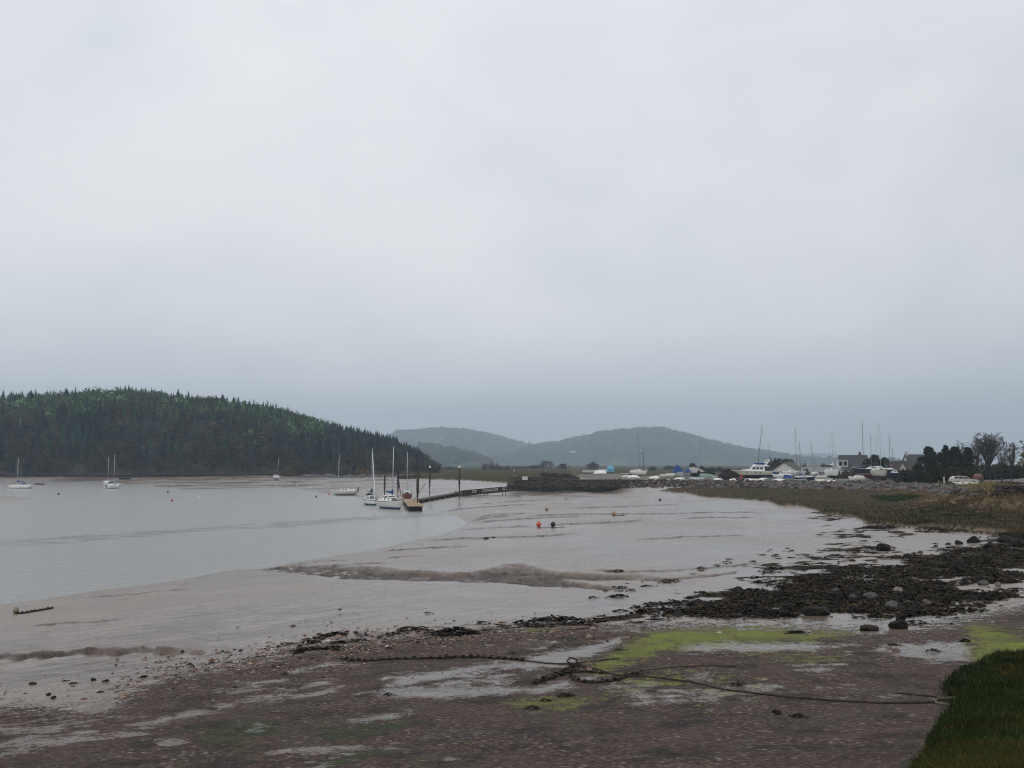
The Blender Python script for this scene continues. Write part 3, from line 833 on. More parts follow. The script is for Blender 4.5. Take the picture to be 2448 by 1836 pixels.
# tree shapes for the wood, height 1 -------------------------------------------------------------
def conifer_shape(r, seed, tiers=11, width=.19, ragged=.35):
    g = np.random.default_rng(seed)
    V = []; T = []; C = []
    for k in range(tiers):
        f = k / (tiers - 1)
        z0 = .10 + .86 * f
        rad = width * (1 - f) ** .68 * g.uniform(.8, 1.15) + .012
        nb = 9 if f < .6 else 7
        a0 = g.uniform(0, 6.28)
        for q in range(nb):
            a = a0 + 6.283 * q / nb + g.uniform(-.25, .25)
            rr = rad * g.uniform(1 - ragged, 1 + ragged * .5)
            w_ = rad * .55
            ca, sa = math.cos(a), math.sin(a)
            tip = (ca * rr, sa * rr, z0 - rr * .35)
            b0 = (-sa * w_ + ca * rr * .25, ca * w_ + sa * rr * .25, z0 + .015)
            b1 = (sa * w_ + ca * rr * .25, -ca * w_ + sa * rr * .25, z0 + .015)
            top = (0, 0, z0 + .09)
            o = len(V); V += [tip, b0, b1, top]
            T += [(o, o + 1, o + 3), (o, o + 3, o + 2), (o, o + 2, o + 1)]
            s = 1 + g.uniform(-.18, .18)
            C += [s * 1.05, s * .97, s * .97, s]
    o = len(V)
    for q in range(4):
        a = q * math.pi / 2
        V.append((math.cos(a) * .014, math.sin(a) * .014, 0)); C.append(.5)
    V.append((0, 0, 1.02)); C.append(1)
    T += [(o + q, o + (q + 1) % 4, o + 4) for q in range(4)]
    return np.array(V), np.array(T), np.array(C)
def leafy_shape(seed, n=150, size=.085, bare=False):
    """rounded broadleaf crown, height 1"""
    g = np.random.default_rng(seed)
    V = []; T = []; C = []
    blobs = [(g.uniform(-.18, .18), g.uniform(-.18, .18), g.uniform(.38, .78), g.uniform(.16, .26)) for _ in range(7)]
    for k in range(n):
        bx, by, bz, br = blobs[g.integers(len(blobs))]
        d = g.normal(size=3); d /= np.linalg.norm(d)
        c = np.array([bx, by, bz]) + d * br * g.uniform(.3, 1.0)
        a = g.normal(size=3); a /= np.linalg.norm(a); bvec = np.cross(a, d); bvec /= (np.linalg.norm(bvec) + 1e-6)
        s = size * g.uniform(.6, 1.3)
        o = len(V)
        if bare:
            V += [c - a * s * .9, c + a * s * .9 + d * s, c + bvec * s * .35]
        else:
            V += [c - a * s * .7 - bvec * s * .4, c + a * s * .7 - bvec * s * .4, c + bvec * s * .8]
        T.append((o, o + 1, o + 2)); u = .8 + .4 * g.random(); C += [u, u, u]
    o = len(V)
    for q in range(5):
        a = q * 1.2566
        V.append((math.cos(a) * .022, math.sin(a) * .022, 0)); C.append(.6)
    V.append((0, 0, .7)); C.append(.6)
    T += [(o + q, o + (q + 1) % 5, o + 5) for q in range(5)]
    return np.array(V), np.array(T), np.array(C)
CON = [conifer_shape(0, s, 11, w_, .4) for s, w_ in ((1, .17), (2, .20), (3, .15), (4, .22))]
LEAF = [leafy_shape(s) for s in (11, 12, 13)]
BARE = [leafy_shape(s, 190, .075, True) for s in (21, 22, 23)]
C_CON = np.array([(.012, .036, .034), (.016, .048, .040), (.009, .028, .032), (.020, .054, .038)])
C_LARCH = np.array([(.052, .108, .044), (.046, .094, .044), (.062, .108, .052)])
C_BARE = np.array([(.038, .036, .031), (.054, .042, .034), (.034, .036, .034), (.042, .050, .032)])
MAT_WOOD = attrmat('woodland_foliage', .95, .04)

def place_instances(shapes, idx, pos, sc, rot, cols, sx):
    Vs = []; Ts = []; Cs = []; o = 0
    for k, (v, tr, c) in enumerate(shapes):
        sel = np.where(idx == k)[0]
        if not len(sel): continue
        ca, sa = np.cos(rot[sel])[:, None], np.sin(rot[sel])[:, None]
        s = sc[sel][:, None]; w_ = (sc[sel] * sx[sel])[:, None]
        X = (v[:, 0] * ca - v[:, 1] * sa) * w_ + pos[sel, 0:1]
        Y = (v[:, 0] * sa + v[:, 1] * ca) * w_ + pos[sel, 1:2]
        Z = v[:, 2] * s + pos[sel, 2:3]
        V = np.stack([X, Y, Z], -1).reshape(-1, 3)
        T = (tr[None] + (np.arange(len(sel)) * len(v))[:, None, None]).reshape(-1, 3) + o
        C = (c[None, :, None] * cols[sel][:, None, :]).reshape(-1, 3)
        Vs.append(V); Ts.append(T); Cs.append(C); o += len(V)
    return np.concatenate(Vs), np.concatenate(Ts), np.concatenate(Cs)

def make_wood():
    N = 5200
    px = rng.uniform(-520, 1046, N); tt = rng.uniform(0.0, 1.12, N) ** .9; tt[:900] = rng.uniform(.90, 1.06, 900)
    x, y, z = wood_point(px, tt)
    # which kind grows where: brown broadleaf low on the left and along the shore, larch on the upper middle, spruce elsewhere
    q = fbm(px * .010 + 5, tt * 3 + px * .002, 3); q2 = fbm(px * .03 + 70, tt * 6, 3)
    low = 1 - tt
    pb = .55 * sstep(.56, .70, q * .95 + low * .20 + .06 * (px < 330)) + .5 * (tt < .06) + .25 * ((px > 700) & (px < 800) & (tt > .75)) + .5 * (px > 1005)
    pl = .9 * sstep(.42, .56, q2 * .55 + .35 * np.exp(-((tt - .66) / .34) ** 2)) * (px < 780)
    u = rng.random(N)
    kind = np.where(u < pb, 2, np.where(rng.random(N) < pl, 1, 0))
    H = np.where(kind == 0, rng.uniform(10, 13.8, N), np.where(kind == 1, rng.uniform(8, 12.5, N), rng.uniform(6, 10.5, N)))
    H *= np.where(px > 950, .8, 1.0) * np.where(px > 1015, .75, 1) * np.where(tt < .05, .75, 1) * np.where((kind == 0) & (tt > .9) & (px < 140) & (rng.random(N) < .2), 1.45, 1)
    col = np.where((kind == 0)[:, None], C_CON[rng.integers(4, size=N)], np.where((kind == 1)[:, None], C_LARCH[rng.integers(3, size=N)], C_BARE[rng.integers(4, size=N)]))
    col = col * rng.uniform(.6, 1.5, (N, 1)) * (1 + (fbm(px * .03, tt * 7, 3) - .5)[:, None] * 1.3) * 1.3
    var = rng.integers(4, size=N)
    rot = rng.uniform(0, 6.28, N); sx = rng.uniform(.9, 1.45, N) * np.where(kind == 1, 1.15, 1.0) * np.where(kind == 2, 1.25, 1)
    H *= np.where((kind < 2) & (tt > .86), .62, 1.0); sx = sx * np.where((kind < 2) & (tt > .86), 1.45, 1.0); H *= np.where(kind == 2, 1.15, 1)
    pos = np.stack([x, y, z - .3], 1)
    # trees one can tell apart: those that stand out on the skyline, and the front row along the shore
    sky_ = np.where((kind < 2) & (tt > .93) & (tt < 1.03) & (px > -40) & (px < 1030))[0]
    sky_ = sky_[np.argsort(-H[sky_])][:170]
    front = np.where((kind == 2) & (tt < .10) & (px > -40) & (px < 1040))[0]
    front = front[np.argsort(-H[front])][:110]
    solo = set(sky_.tolist()) | set(front.tolist())
    rest = np.array([k for k in range(N) if k not in solo])
    parts = []
    o = 0
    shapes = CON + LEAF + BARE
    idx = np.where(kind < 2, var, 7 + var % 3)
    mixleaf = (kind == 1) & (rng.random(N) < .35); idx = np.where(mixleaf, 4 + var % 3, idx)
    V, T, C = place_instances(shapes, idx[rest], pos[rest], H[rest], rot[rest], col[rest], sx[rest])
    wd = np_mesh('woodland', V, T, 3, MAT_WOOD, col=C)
    setp(wd, kind='stuff')
    # individuals share a few meshes
    lib = {}
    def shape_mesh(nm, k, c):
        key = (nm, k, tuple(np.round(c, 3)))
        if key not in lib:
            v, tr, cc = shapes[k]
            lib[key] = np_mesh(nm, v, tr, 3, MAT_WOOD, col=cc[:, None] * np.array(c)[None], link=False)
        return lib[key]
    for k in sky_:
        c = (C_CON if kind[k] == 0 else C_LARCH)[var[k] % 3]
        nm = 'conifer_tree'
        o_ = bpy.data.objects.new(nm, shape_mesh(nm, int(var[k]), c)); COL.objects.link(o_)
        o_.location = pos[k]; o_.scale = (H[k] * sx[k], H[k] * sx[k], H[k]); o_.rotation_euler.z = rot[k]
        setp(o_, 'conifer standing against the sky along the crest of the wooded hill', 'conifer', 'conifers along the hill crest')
    for k in front:
        nm = 'broadleaf_tree'
        o_ = bpy.data.objects.new(nm, shape_mesh(nm, 7 + int(var[k]) % 3, C_BARE[var[k]])); COL.objects.link(o_)
        o_.location = pos[k]; o_.scale = (H[k] * sx[k], H[k] * sx[k], H[k]); o_.rotation_euler.z = rot[k]
        setp(o_, 'brown leafless tree in the front row of the wood above the far shore', 'tree', 'leafless trees along the far shore')
make_wood()

# ------------------------------------------------------------------ leaf masses for bushes, hedges and crowns
def leaf_mass(blobs, n, size, cols, seed=0, zmin=None, shell=.55, drop=0.0):
    """many small leaf faces spread through ellipsoids (cx,cy,cz,rx,ry,rz); returns V,T,C"""
    g = np.random.default_rng(seed)
    B = np.array(blobs, float)
    wgt = B[:, 3] * B[:, 4] + B[:, 4] * B[:, 5]; wgt /= wgt.sum()
    k = g.choice(len(B), n, p=wgt)
    d = g.normal(size=(n, 3)); d /= np.linalg.norm(d, axis=1)[:, None]
    r = shell + (1.06 - shell) * g.random(n) ** .6
    c = B[k, :3] + d * B[k, 3:] * r[:, None]
    a = g.normal(size=(n, 3)); a /= np.linalg.norm(a, axis=1)[:, None]
    b = np.cross(a, d + g.normal(size=(n, 3)) * .5); b /= (np.linalg.norm(b, axis=1)[:, None] + 1e-6)
    s = size * g.uniform(.6, 1.4, n)[:, None]
    V = np.stack([c - a * s * .6 - b * s * .35, c + a * s * .6 - b * s * .35, c + b * s * .7], 1)
    if zmin is not None: V[..., 2] = np.maximum(V[..., 2], zmin)
    cols = np.array(cols)
    cc = cols[g.integers(len(cols), size=n)] * g.uniform(.6, 1.4, (n, 1))
    # clumps of lighter and darker growth
    cl = np.array([g.uniform(.7, 1.3) for _ in B])[k][:, None]
    cc = cc * cl
    C = np.repeat(cc, 3, 0)
    V = V.reshape(-1, 3); T = np.arange(len(V)).reshape(-1, 3)
    return V, T, C
MAT_LEAF = attrmat('leaf_faces', .9, .05)
MAT_BARK = paint('bark', (.055, .045, .038), .9, .35, 6.0, spec=.1)

def leafy_tree(name, px, D, topy, width_px, label, cat='tree', group=None, cols=C_CON, trunk=.3, seed=0, n=1400, size=.38, z0=None, flat=1.0, gappy=.55):
    """trunk with limbs and a crown of leaf clumps"""
    p = atD(px, D)
    p.z = gz(p.x, p.y) if z0 is None else z0
    H = zat(topy, D) - p.z; Wd = width_px / F * D / 2
    root = empty(name, p, 0, label, cat, group)
    g = random.Random(seed + 5)
    tb = MB()
    tb.tube([(0, 0, -.2), (g.uniform(-.1, .1) * Wd, 0, H * .35), (g.uniform(-.15, .15) * Wd, .05, H * .8)], [H * .03, H * .022, H * .008], 7)
    blobs = []
    nb = 56
    for k in range(nb):
        f = trunk + (.97 - trunk) * ((k + g.random()) / nb) ** .9
        u = (f - trunk) / (1 - trunk)
        env = Wd * flat * (min(1, .62 + 1.6 * u) if u < .3 else max(.10, (1 - ((u - .3) / .72) ** 1.7)))
        a = g.uniform(0, 6.28); q = g.uniform(.35, 1.15)
        br = Wd * g.uniform(.20, .40)
        rr = max(0, env * 1.1 * q - br * .35)
        c = (math.cos(a) * rr, math.sin(a) * rr, min(H * f, H - br * .6))
        blobs.append((*c, br, br, br * g.uniform(.6, .9)))
        if k % 3 == 0: tb.tube([(0, 0, H * f * .6), (c[0] * .6, c[1] * .6, H * f * .85), c], [H * .012, H * .008, H * .003], 5)
    blobs.append((0, 0, H - Wd * .12, Wd * .10, Wd * .10, Wd * .16))
    tb.build('trunk', MAT_BARK, root)
    V, T, C = leaf_mass(blobs, n, size, cols, seed, shell=gappy)
    o = np_mesh('crown', V, T, 3, MAT_LEAF, col=C, parent=root)
    return root

def bare_tree(name, px, D, topy, width_px, label, group=None, seed=0, col=(.05, .042, .038), z0=None, depth=6):
    p = atD(px, D); p.z = gz(p.x, p.y) if z0 is None else z0
    H = zat(topy, D) - p.z; Wd = width_px / F * D / 2
    root = empty(name, p, 0, label, 'tree', group)
    g = random.Random(seed)
    tr = MB(); cr = MB()
    fork = H * g.uniform(.22, .30)
    cz, rz = H * .62, H * .38
    tr.tube([(0, 0, -.3), (g.uniform(-.1, .1), 0, fork * .6), (0, 0, fork)], [H * .026, H * .021, H * .017], 7)
    nl = 9 if depth > 6 else 7
    def inside(f=1.0):
        d = Vector((g.gauss(0, 1), g.gauss(0, 1), g.gauss(0, 1) + .25)).normalized() * f
        return Vector((d.x * Wd, d.y * Wd * .8, cz + d.z * rz))
    for i in range(nl):
        a = 6.283 * i / nl + g.uniform(-.3, .3); el = g.uniform(.1, 1.0) if i % 3 else 1.35
        e_ = Vector((math.cos(a) * math.cos(el) * Wd * .8, math.sin(a) * math.cos(el) * Wd * .65, cz + math.sin(el) * rz * .85))
        st = Vector((0, 0, fork * g.uniform(.85, 1.0)))
        md = st.lerp(e_, .45) + Vector((0, 0, rz * .12)) + Vector((g.uniform(-1, 1), g.uniform(-1, 1), 0)) * Wd * .06
        limb = [st, st.lerp(md, .5), md, md.lerp(e_, .55) + Vector((g.uniform(-1, 1), 0, g.uniform(-1, 1))) * Wd * .05, e_]
        tr.tube(limb, [H * .011, H * .0095, H * .007, H * .0045, H * .002], 5, False)
        for k in range(16 if depth > 6 else 11):
            u = g.uniform(.25, 1.0); j = min(3, int(u * 4)); p0_ = limb[j].lerp(limb[j + 1], u * 4 - j)
            out = inside(g.uniform(.75, 1.02)); 
            q = p0_.lerp(out, min(1.0, g.uniform(.25, .6) * Wd / max(.1, (out - p0_).length) * 1.3))
            m_ = p0_.lerp(q, .5) + Vector((g.uniform(-1, 1), g.uniform(-1, 1), g.uniform(0, 1))) * Wd * .05
            cr.tube([p0_, m_, q], [H * .0042, H * .003, H * .0018], 3, False)
            for _ in range(9 if depth > 6 else 6):
                w0 = p0_.lerp(q, g.uniform(.4, 1.0)); dv = (q - p0_).normalized() + Vector((g.uniform(-1, 1), g.uniform(-1, 1), g.uniform(-.4, 1))) * .9
                w1 = w0 + dv.normalized() * Wd * g.uniform(.10, .24)
                cr.tube([w0, w1], [H * .0022, H * .0014], 3, False)
                for _ in range(2):
                    w2 = w0.lerp(w1, g.uniform(.4, 1)) ; w3 = w2 + (dv.normalized() + Vector((g.uniform(-1, 1), g.uniform(-1, 1), g.uniform(-.5, 1)))).normalized() * Wd * g.uniform(.05, .13)
                    cr.tube([w2, w3], [H * .0016, H * .001], 3, False)
    pts = [v for m in (tr, cr) for v in m.v]
    zt = max(v[2] for v in pts); xw = sorted(abs(v[0]) for v in pts)[int(len(pts) * .93)]
    kx, kz = Wd / xw, H / zt
    for m in (tr, cr): m.v = [(v[0] * kx, v[1] * kx, v[2] * kz) for v in m.v]
    mt = paint('bare_twigs_%d' % int(col[0] * 1000), col, .95, .2, 4, spec=.05)
    tr.build('trunk', MAT_BARK, root, fix=False); cr.build('crown', mt, root, fix=False)
    return root

def bush(name, px, D, topy, width_px, label, cat='bush', group=None, cols=C_CON, seed=0, n=900, size=.3, depthm=None, z0=None, nb=8):
    p = atD(px, D); p.z = gz(p.x, p.y) if z0 is None else z0
    H = max(.25, zat(topy, D) - p.z); Wd = width_px / F * D / 2
    g = random.Random(seed + 9)
    dm = depthm or max(H * .6, .6)
    blobs = []
    for k in range(nb):
        u = -1 + 2 * (k + .5) / nb
        hh = H * g.uniform(.55, 1.0) if abs(u) < .8 else H * g.uniform(.4, .7)
        rx = Wd / nb * g.uniform(1.3, 2.0)
        blobs.append((u * Wd * .86, g.uniform(-.4, .4) * dm, hh * .5, rx, dm * g.uniform(.6, .9), hh * .52))
    V, T, C = leaf_mass(blobs, n, size, cols, seed, zmin=-.1, shell=.6)
    o = np_mesh(name, V, T, 3, MAT_LEAF, col=C)
    o.location = p
    return setp(o, label, cat, group)

# scattered growth on the flats below the far hills
for k, (px, top, wd, D, lb) in enumerate([
    (1305,1102,42,820,'round grey-green tree far behind the stone quay, before the dip between hills'),
    (1345,1109,26,820,'low tree just beside the taller round tree beyond the quay'),
    (1240,1116,40,900,'low line of scrub beyond the white notice on the quay'),
    (1275,1113,30,860,'low dark scrub behind the pole standing on the quay'),
    (1418,1106,30,820,'dark round tree on the flats behind the pale blue van'),
    (1655,1108,18,560,'narrow dark tree behind the grey-covered boat with a mast'),
    (1678,1115,14,560,'small dark tree just past the thin mast of the covered boat'),
    (1700,1119,24,560,'low dark bush on the flats behind the black covered boat'),
    (1722,1118,22,560,'low dark bush on the flats before the bow of the motor yacht'),
    (1560,1117,20,700,'faint low bush on the flats behind the lamp post'),
    (1600,1114,26,800,'faint bush at the foot of the highest far hill')]):
    leafy_tree('distant_tree', px, D, top, wd, lb, 'tree', 'trees scattered over the far flats', np.array([(.030, .038, .026), (.04, .042, .03), (.024, .032, .024)]), .15, 40 + k, 420, .9)
for k, (px, top, wd, D, c, lb) in enumerate([
    (1165,1104,30,760,(.06,.045,.03),'brown bush at the end of the wooded spur behind the jetty'),
    (1185,1106,26,760,(.075,.055,.035),'tawny bush beside the brown one at the end of the wooded spur'),
    (1205,1112,34,760,(.05,.045,.032),'low grey-brown thicket between the tawny bush and the quay'),
    (1075,1114,40,760,(.05,.055,.03),'low green-brown thicket below the wooded spur'),
    (690,1112,36,455,(.10,.075,.018),'yellow gorse bush at the foot of the wood above the rocky point'),
    (728,1114,20,455,(.075,.052,.018),'tawny gorse bush beside the yellow one below the wood'),
    (868,1117,34,480,(.13,.075,.016),'orange gorse bush below the wood behind the first moored boat'),
    (722,1101,44,452,(.042,.036,.028),'domed leafless thicket at the foot of the wood above the stranded sailboat'),
    (824,1104,40,470,(.05,.042,.03),'domed thicket at the foot of the wood over the stranded white boat')]):
    bush('bush', px, D, top, wd, lb, 'bush', None, [c, tuple(x * .8 for x in c), tuple(x * 1.2 for x in c)], 60 + k, 420, .7, 4)
# rocky point on the far shore
def rock_shape(g, n=1):
    import bmesh
    bm = bmesh.new(); bmesh.ops.create_icosphere(bm, subdivisions=3, radius=1)
    cuts = []
    for _ in range(11):
        d = Vector((g.uniform(-1, 1), g.uniform(-1, 1), g.uniform(-.6, 1))).normalized(); cuts.append((d, g.uniform(.52, .88)))
    ph = [g.uniform(0, 9) for _ in range(4)]
    for v in bm.verts:
        c = v.co.copy()
        for d, lim in cuts:
            k = c.dot(d)
            if k > lim: c -= d * (k - lim) * .93
        c *= 1 + .05 * math.sin(c.x * 7 + ph[0]) * math.sin(c.y * 8 + ph[1]) + .03 * math.sin(c.z * 13 + ph[2] + c.x * 9)
        v.co = c
    vs = [tuple(v.co) for v in bm.verts]; fs = [tuple(v.index for v in f.verts) for f in bm.faces]
    bm.free()
    return vs, fs
ROCKS = [rock_shape(random.Random(s)) for s in range(6)]
def rock_mat(name, c, c2, wet=.7):
    if name in _mats: return _mats[name]
    m, t, b = newmat(name)
    tc = t.new('ShaderNodeTexCoord').outputs['Object']
    n1 = t.noise(tc, 1.5, 6, .65); n2 = t.noise(tc, 9, 4)
    t.put(b.inputs['Base Color'], t.mix(t.ramp(n1, .35, .65), c, c2)); b.inputs['Roughness'].default_value = wet; b.inputs['Specular IOR Level'].default_value = .18
    t.put(b.inputs['Normal'], t.bump(n2, .6, .06))
    _mats[name] = m
    return m
g = random.Random(3)
mb = MB()
for px, py, wpx, hpx in [(750,1143,60,9),(770,1146,80,7),(810,1146,70,6),(845,1147,60,6),(880,1145,50,7),(760,1138,50,8),(900,1143,50,6),(840,1141,50,6),(930,1141,50,5)]:
    for k in range(5):
        q = px + g.uniform(-.5, .5) * wpx
        D = 430 + g.uniform(0, 22); 
        s = wpx / F * D * g.uniform(.12, .3); h = hpx / F * D * g.uniform(.6, 1.1)
        pz = atD(q, D); pz.z = gz(pz.x, pz.y)
        vs, fs = ROCKS[g.randrange(6)]
        mb.add([(pz.x + v[0] * s, pz.y + v[1] * s * .7, pz.z + v[2] * h) for v in vs], fs)
ro = mb.build('rocky_point', rock_mat('shore_rock', (.05, .052, .055), (.13, .125, .12)), smooth=True)
setp(ro, kind='structure')
# ------------------------------------------------------------------ paints
WHITE = (.84, .84, .82); CREAM = (.62, .59, .50); NAVY = (.012, .018, .045); BLUEC = (.020, .065, .24)
P_WHITE = paint('white_gelcoat', WHITE, .35, .08)
P_CREAM = paint('cream_gelcoat', CREAM, .35, .08)
P_GREYW = paint('dull_white', (.5, .5, .49), .5, .12)
P_ALU = paint('mast_alloy', (.55, .56, .57), .4, .1, metal=.6)
P_ALUD = paint('mast_alloy_dark', (.20, .21, .22), .45, .1, metal=.5)
P_BLUE = paint('blue_canvas', BLUEC, .8, .2, 4, spec=.2)
P_NAVY = paint('navy_canvas', NAVY, .8, .2, 4, spec=.2)
P_GREYC = paint('grey_canvas', (.36, .36, .34), .8, .18, 3, spec=.2)
P_GREENC = paint('pale_green_canvas', (.22, .30, .26), .8, .2, 3, spec=.2)
P_BLACKC = paint('black_canvas', (.012, .012, .014), .8, .2, 3, spec=.2)
P_GLASS = paint('dark_glass', (.015, .019, .023), .12, .1)
P_TEAK = paint('weathered_timber', (.16, .115, .075), .8, .3, 5, spec=.2)
P_PILE = paint('pile_timber', (.055, .04, .03), .9, .4, 3, spec=.15, bump=.5)
P_DECK = paint('deck_planks', (.34, .25, .165), .85, .22, 4, spec=.2)
P_BLACK = paint('black_rubber', (.012, .012, .012), .6, .2)
P_STEEL = paint('galvanised_steel', (.32, .33, .33), .5, .2, 4, metal=.5)
P_RUST = paint('rusty_steel', (.09, .045, .03), .85, .3, 5)
P_DARKMETAL = paint('dark_metal', (.022, .023, .025), .5, .2)
P_RED = paint('red_paint', (.38, .03, .025), .5, .2)
P_ORANGE = paint('orange_red_plastic', (.62, .10, .055), .5, .15)

def hull_pts(L, B, free, draft, stern=.74, fine=2.3, rake=.10, sheer=.30, n=15, m=9):
    rings = []
    for i in range(n):
        t = i / (n - 1)
        if t > .42: f = 1 - ((t - .42) / .58) ** fine
        else: f = stern + (1 - stern) * (1 - ((.42 - t) / .42) ** 2)
        b = max(B / 2 * f, .012)
        s = free * (.92 + sheer * (max(t - .3, 0) / .7) ** 2)
        k = -draft * max(0, 1 - abs((t - .48) / .53) ** 2.6) + (free * .25 * max(0, (t - .85) / .15) ** 2) + (.0 if t > .1 else (.1 - t) * free * 1.2)
        ring = []
        for j in range(m):
            a = (j / (m - 1)) * math.pi / 2
            y = b * math.sin(a) ** 1.1; z = k + (s - k) * (1 - math.cos(a))
            u = (z - k) / max(s - k, 1e-6)
            x = -L / 2 + L * t * (1 - rake * .0) + rake * L * (u - .6) * max(0, (t - .7) / .3) - .04 * L * (u - .5) * max(0, (.15 - t) / .15)
            ring.append((x, y, z))
        rings.append(ring)
    return rings
def hull_mesh(L, B, free, draft, invert=False, **kw):
    rg = hull_pts(L, B, free, draft, **kw)
    m = len(rg[0]); mb = MB(); vs = []; idx = []
    for ring in rg:
        row = []
        for (x, y, z) in reversed(ring[1:]): row.append(len(vs)); vs.append((x, -y, z))
        for (x, y, z) in ring: row.append(len(vs)); vs.append((x, y, z))
        idx.append(row)
    fs = []
    for i in range(len(idx) - 1):
        for j in range(len(idx[0]) - 1):
            fs.append((idx[i][j], idx[i + 1][j], idx[i + 1][j + 1], idx[i][j + 1]))
    fs.append(tuple(idx[0])); fs.append(tuple(reversed(idx[-1])))
    if invert: vs = [(x, y, -z) for x, y, z in vs]
    mb.add(vs, fs)
    return mb, rg
def deck_mesh(rg, drop=.03, camber=.05):
    mb = MB(); vs = []; fs = []
    for ring in rg:
        x, y, z = ring[-1]
        vs += [(x, -y * .985, z - drop), (x, 0, z - drop + camber * min(1, y)), (x, y * .985, z - drop)]
    for i in range(len(rg) - 1):
        for j in (0, 1):
            fs.append((3 * i + j, 3 * i + j + 1, 3 * i + 4 + j, 3 * i + 3 + j))
    mb.add(vs, fs); return mb
def sheer_at(rg, x):
    best = min(rg, key=lambda r: abs(r[-1][0] - x)); return best[-1]

def cabin(root, x0, x1, w0, w1, z0, h, mat, win=True, slope=.35, name='cabin', wz=(.38, .78), nwin=2, glass=None):
    """raked cabin top between x0 (aft) and x1 (forward)"""
    L = x1 - x0; mb = MB()
    prof = [(x0, 0), (x0 + .03 * L, h), (x0 + L * (1 - slope), h * .92), (x1, 0)]
    def wd(x): return (w0 + (w1 - w0) * (x - x0) / L) / 2
    vs = []
    for x, z in prof:
        k = 1 - .14 * (z / h)
        vs += [(x, -wd(x) * k, z0 + z), (x, wd(x) * k, z0 + z)]
    mb.add(vs, [(0, 2, 4, 6), (1, 7, 5, 3), (0, 1, 3, 2), (2, 3, 5, 4), (4, 5, 7, 6), (0, 6, 7, 1)])
    c = mb.build(name, mat, root)
    if win:
        a = x0 + .10 * L; b = x0 + L * (1 - slope * .85)
        for s in (-1, 1):
            for q in range(nwin):
                u0 = a + (b - a) * (q + .06) / nwin; u1 = a + (b - a) * (q + .9) / nwin
                wb_ = MB(); e = .012
                def Pw(x, f): return (x, s * (wd(x) * (1 - .14 * f) + e), z0 + h * f)
                wb_.quad(Pw(u0, wz[0]), Pw(u1, wz[0]), Pw(u1 - .04, wz[1] - .06), Pw(u0 + .04, wz[1]))
                wb_.build('window', glass or P_GLASS, c, fix=False)
        wf = MB(); k0 = 1 - slope + .03
        f0, f1 = .25, .80
        def Pf(f, s): 
            x = x1 - (x1 - (x0 + L * (1 - slope))) * f / .92 + .012
            return (x, s * wd(x) * (1 - .14 * f) * .8, z0 + h * f + .012)
        wf.quad(Pf(f0, -1), Pf(f0, 1), Pf(f1, 1), Pf(f1, -1))
        wf.build('windscreen', glass or P_GLASS, c, fix=False)
    return c

def rig(root, L, B, free, mast_x, mast_h, base_z, rg, mat=None, rake=0.0, boom=None, boomlen=.36, genoa=None, stays=True, r=.055, spreaders=True, boom_up=.0, stack=.13):
    mat = mat or P_ALU
    top = Vector((mast_x - rake * mast_h, 0, base_z + mast_h)); foot = Vector((mast_x, 0, base_z))
    mb = MB(); mb.tube([foot, foot.lerp(top, .5), top], [r, r, r * .75], 8)
    mast = mb.build('mast', mat, root, smooth=True)
    hd = MB(); hd.tube([top, top + Vector((0, 0, .35))], .012, 4); hd.box(top + Vector((.05, 0, .06)), (.3, .05, .05))
    hd.build('masthead', P_DARKMETAL, mast)
    bow = Vector((L / 2 * .97, 0, sheer_at(rg, L / 2)[2])); st = Vector((-L / 2 * .97, 0, sheer_at(rg, -L / 2)[2]))
    if stays:
        sb = MB(); rr = .011
        sb.tube([bow, top], rr, 3, False); sb.tube([st, top], rr, 3, False)
        for s in (-1, 1):
            sh = sheer_at(rg, mast_x - .3); q = foot.lerp(top, .58) + Vector((0, s * B * .27, 0))
            sb.tube([(mast_x - .25, s * sh[1] * .95, sh[2]), q, top], rr, 3, False)
            if spreaders: sb.tube([foot.lerp(top, .58), q], .02, 4)
        sb.build('rigging', P_ALUD, root, fix=False)
    if boom:
        bl = L * boomlen; bz = base_z + .75
        bb = MB(); bb.tube([(mast_x - .05, 0, bz), (mast_x - bl, 0, bz + boom_up)], .05, 6); bo = bb.build('boom', mat, root)
        cv = MB(); npt = 8
        cv.tube([(mast_x - .02 - bl * k / npt, 0, bz + .10 + boom_up * k / npt + .04 * math.sin(k * 2.1)) for k in range(npt + 1)], [stack * (1.35 - .75 * k / npt) for k in range(npt + 1)], 8)
        cv.tube([(mast_x - .03, 0, bz - .25), (mast_x - .02, 0, bz + .3), (mast_x - .01, 0, bz + .75)], [.10, stack * 1.2, .07], 8)
        cv.build('sail_cover', boom, bo, smooth=True)
    if genoa:
        gb = MB(); e = bow.lerp(top, .90); s0 = bow.lerp(top, .05)
        gb.tube([s0, s0.lerp(e, .2), s0.lerp(e, .6), e], [.04, .085, .065, .03], 6); gb.build('furled_sail', genoa, root, smooth=True)
    return mast

def rails(root, L, rg, B):
    mb = MB()
    n = len(rg)
    for s in (-1, 1):
        pts_ = []
        for k in range(1, n - 1, 2):
            x, y, z = rg[k][-1]
            mb.tube([(x, s * y * .95, z), (x, s * y * .95, z + .55)], .013, 4)
            pts_.append((x, s * y * .95, z + .55))
        mb.tube(pts_, .011, 3, False)
    x, y, z = rg[-2][-1]
    mb.tube([(x, y, z + .55), (L / 2 * 1.02, 0, rg[-1][-1][2] + .6), (x, -y, z + .55)], .014, 4)
    x, y, z = rg[1][-1]
    mb.tube([(x, y, z + .55), (-L / 2, 0, z + .6), (x, -y, z + .55)], .014, 4)
    mb.build('guard_rail', P_STEEL, root, fix=False)

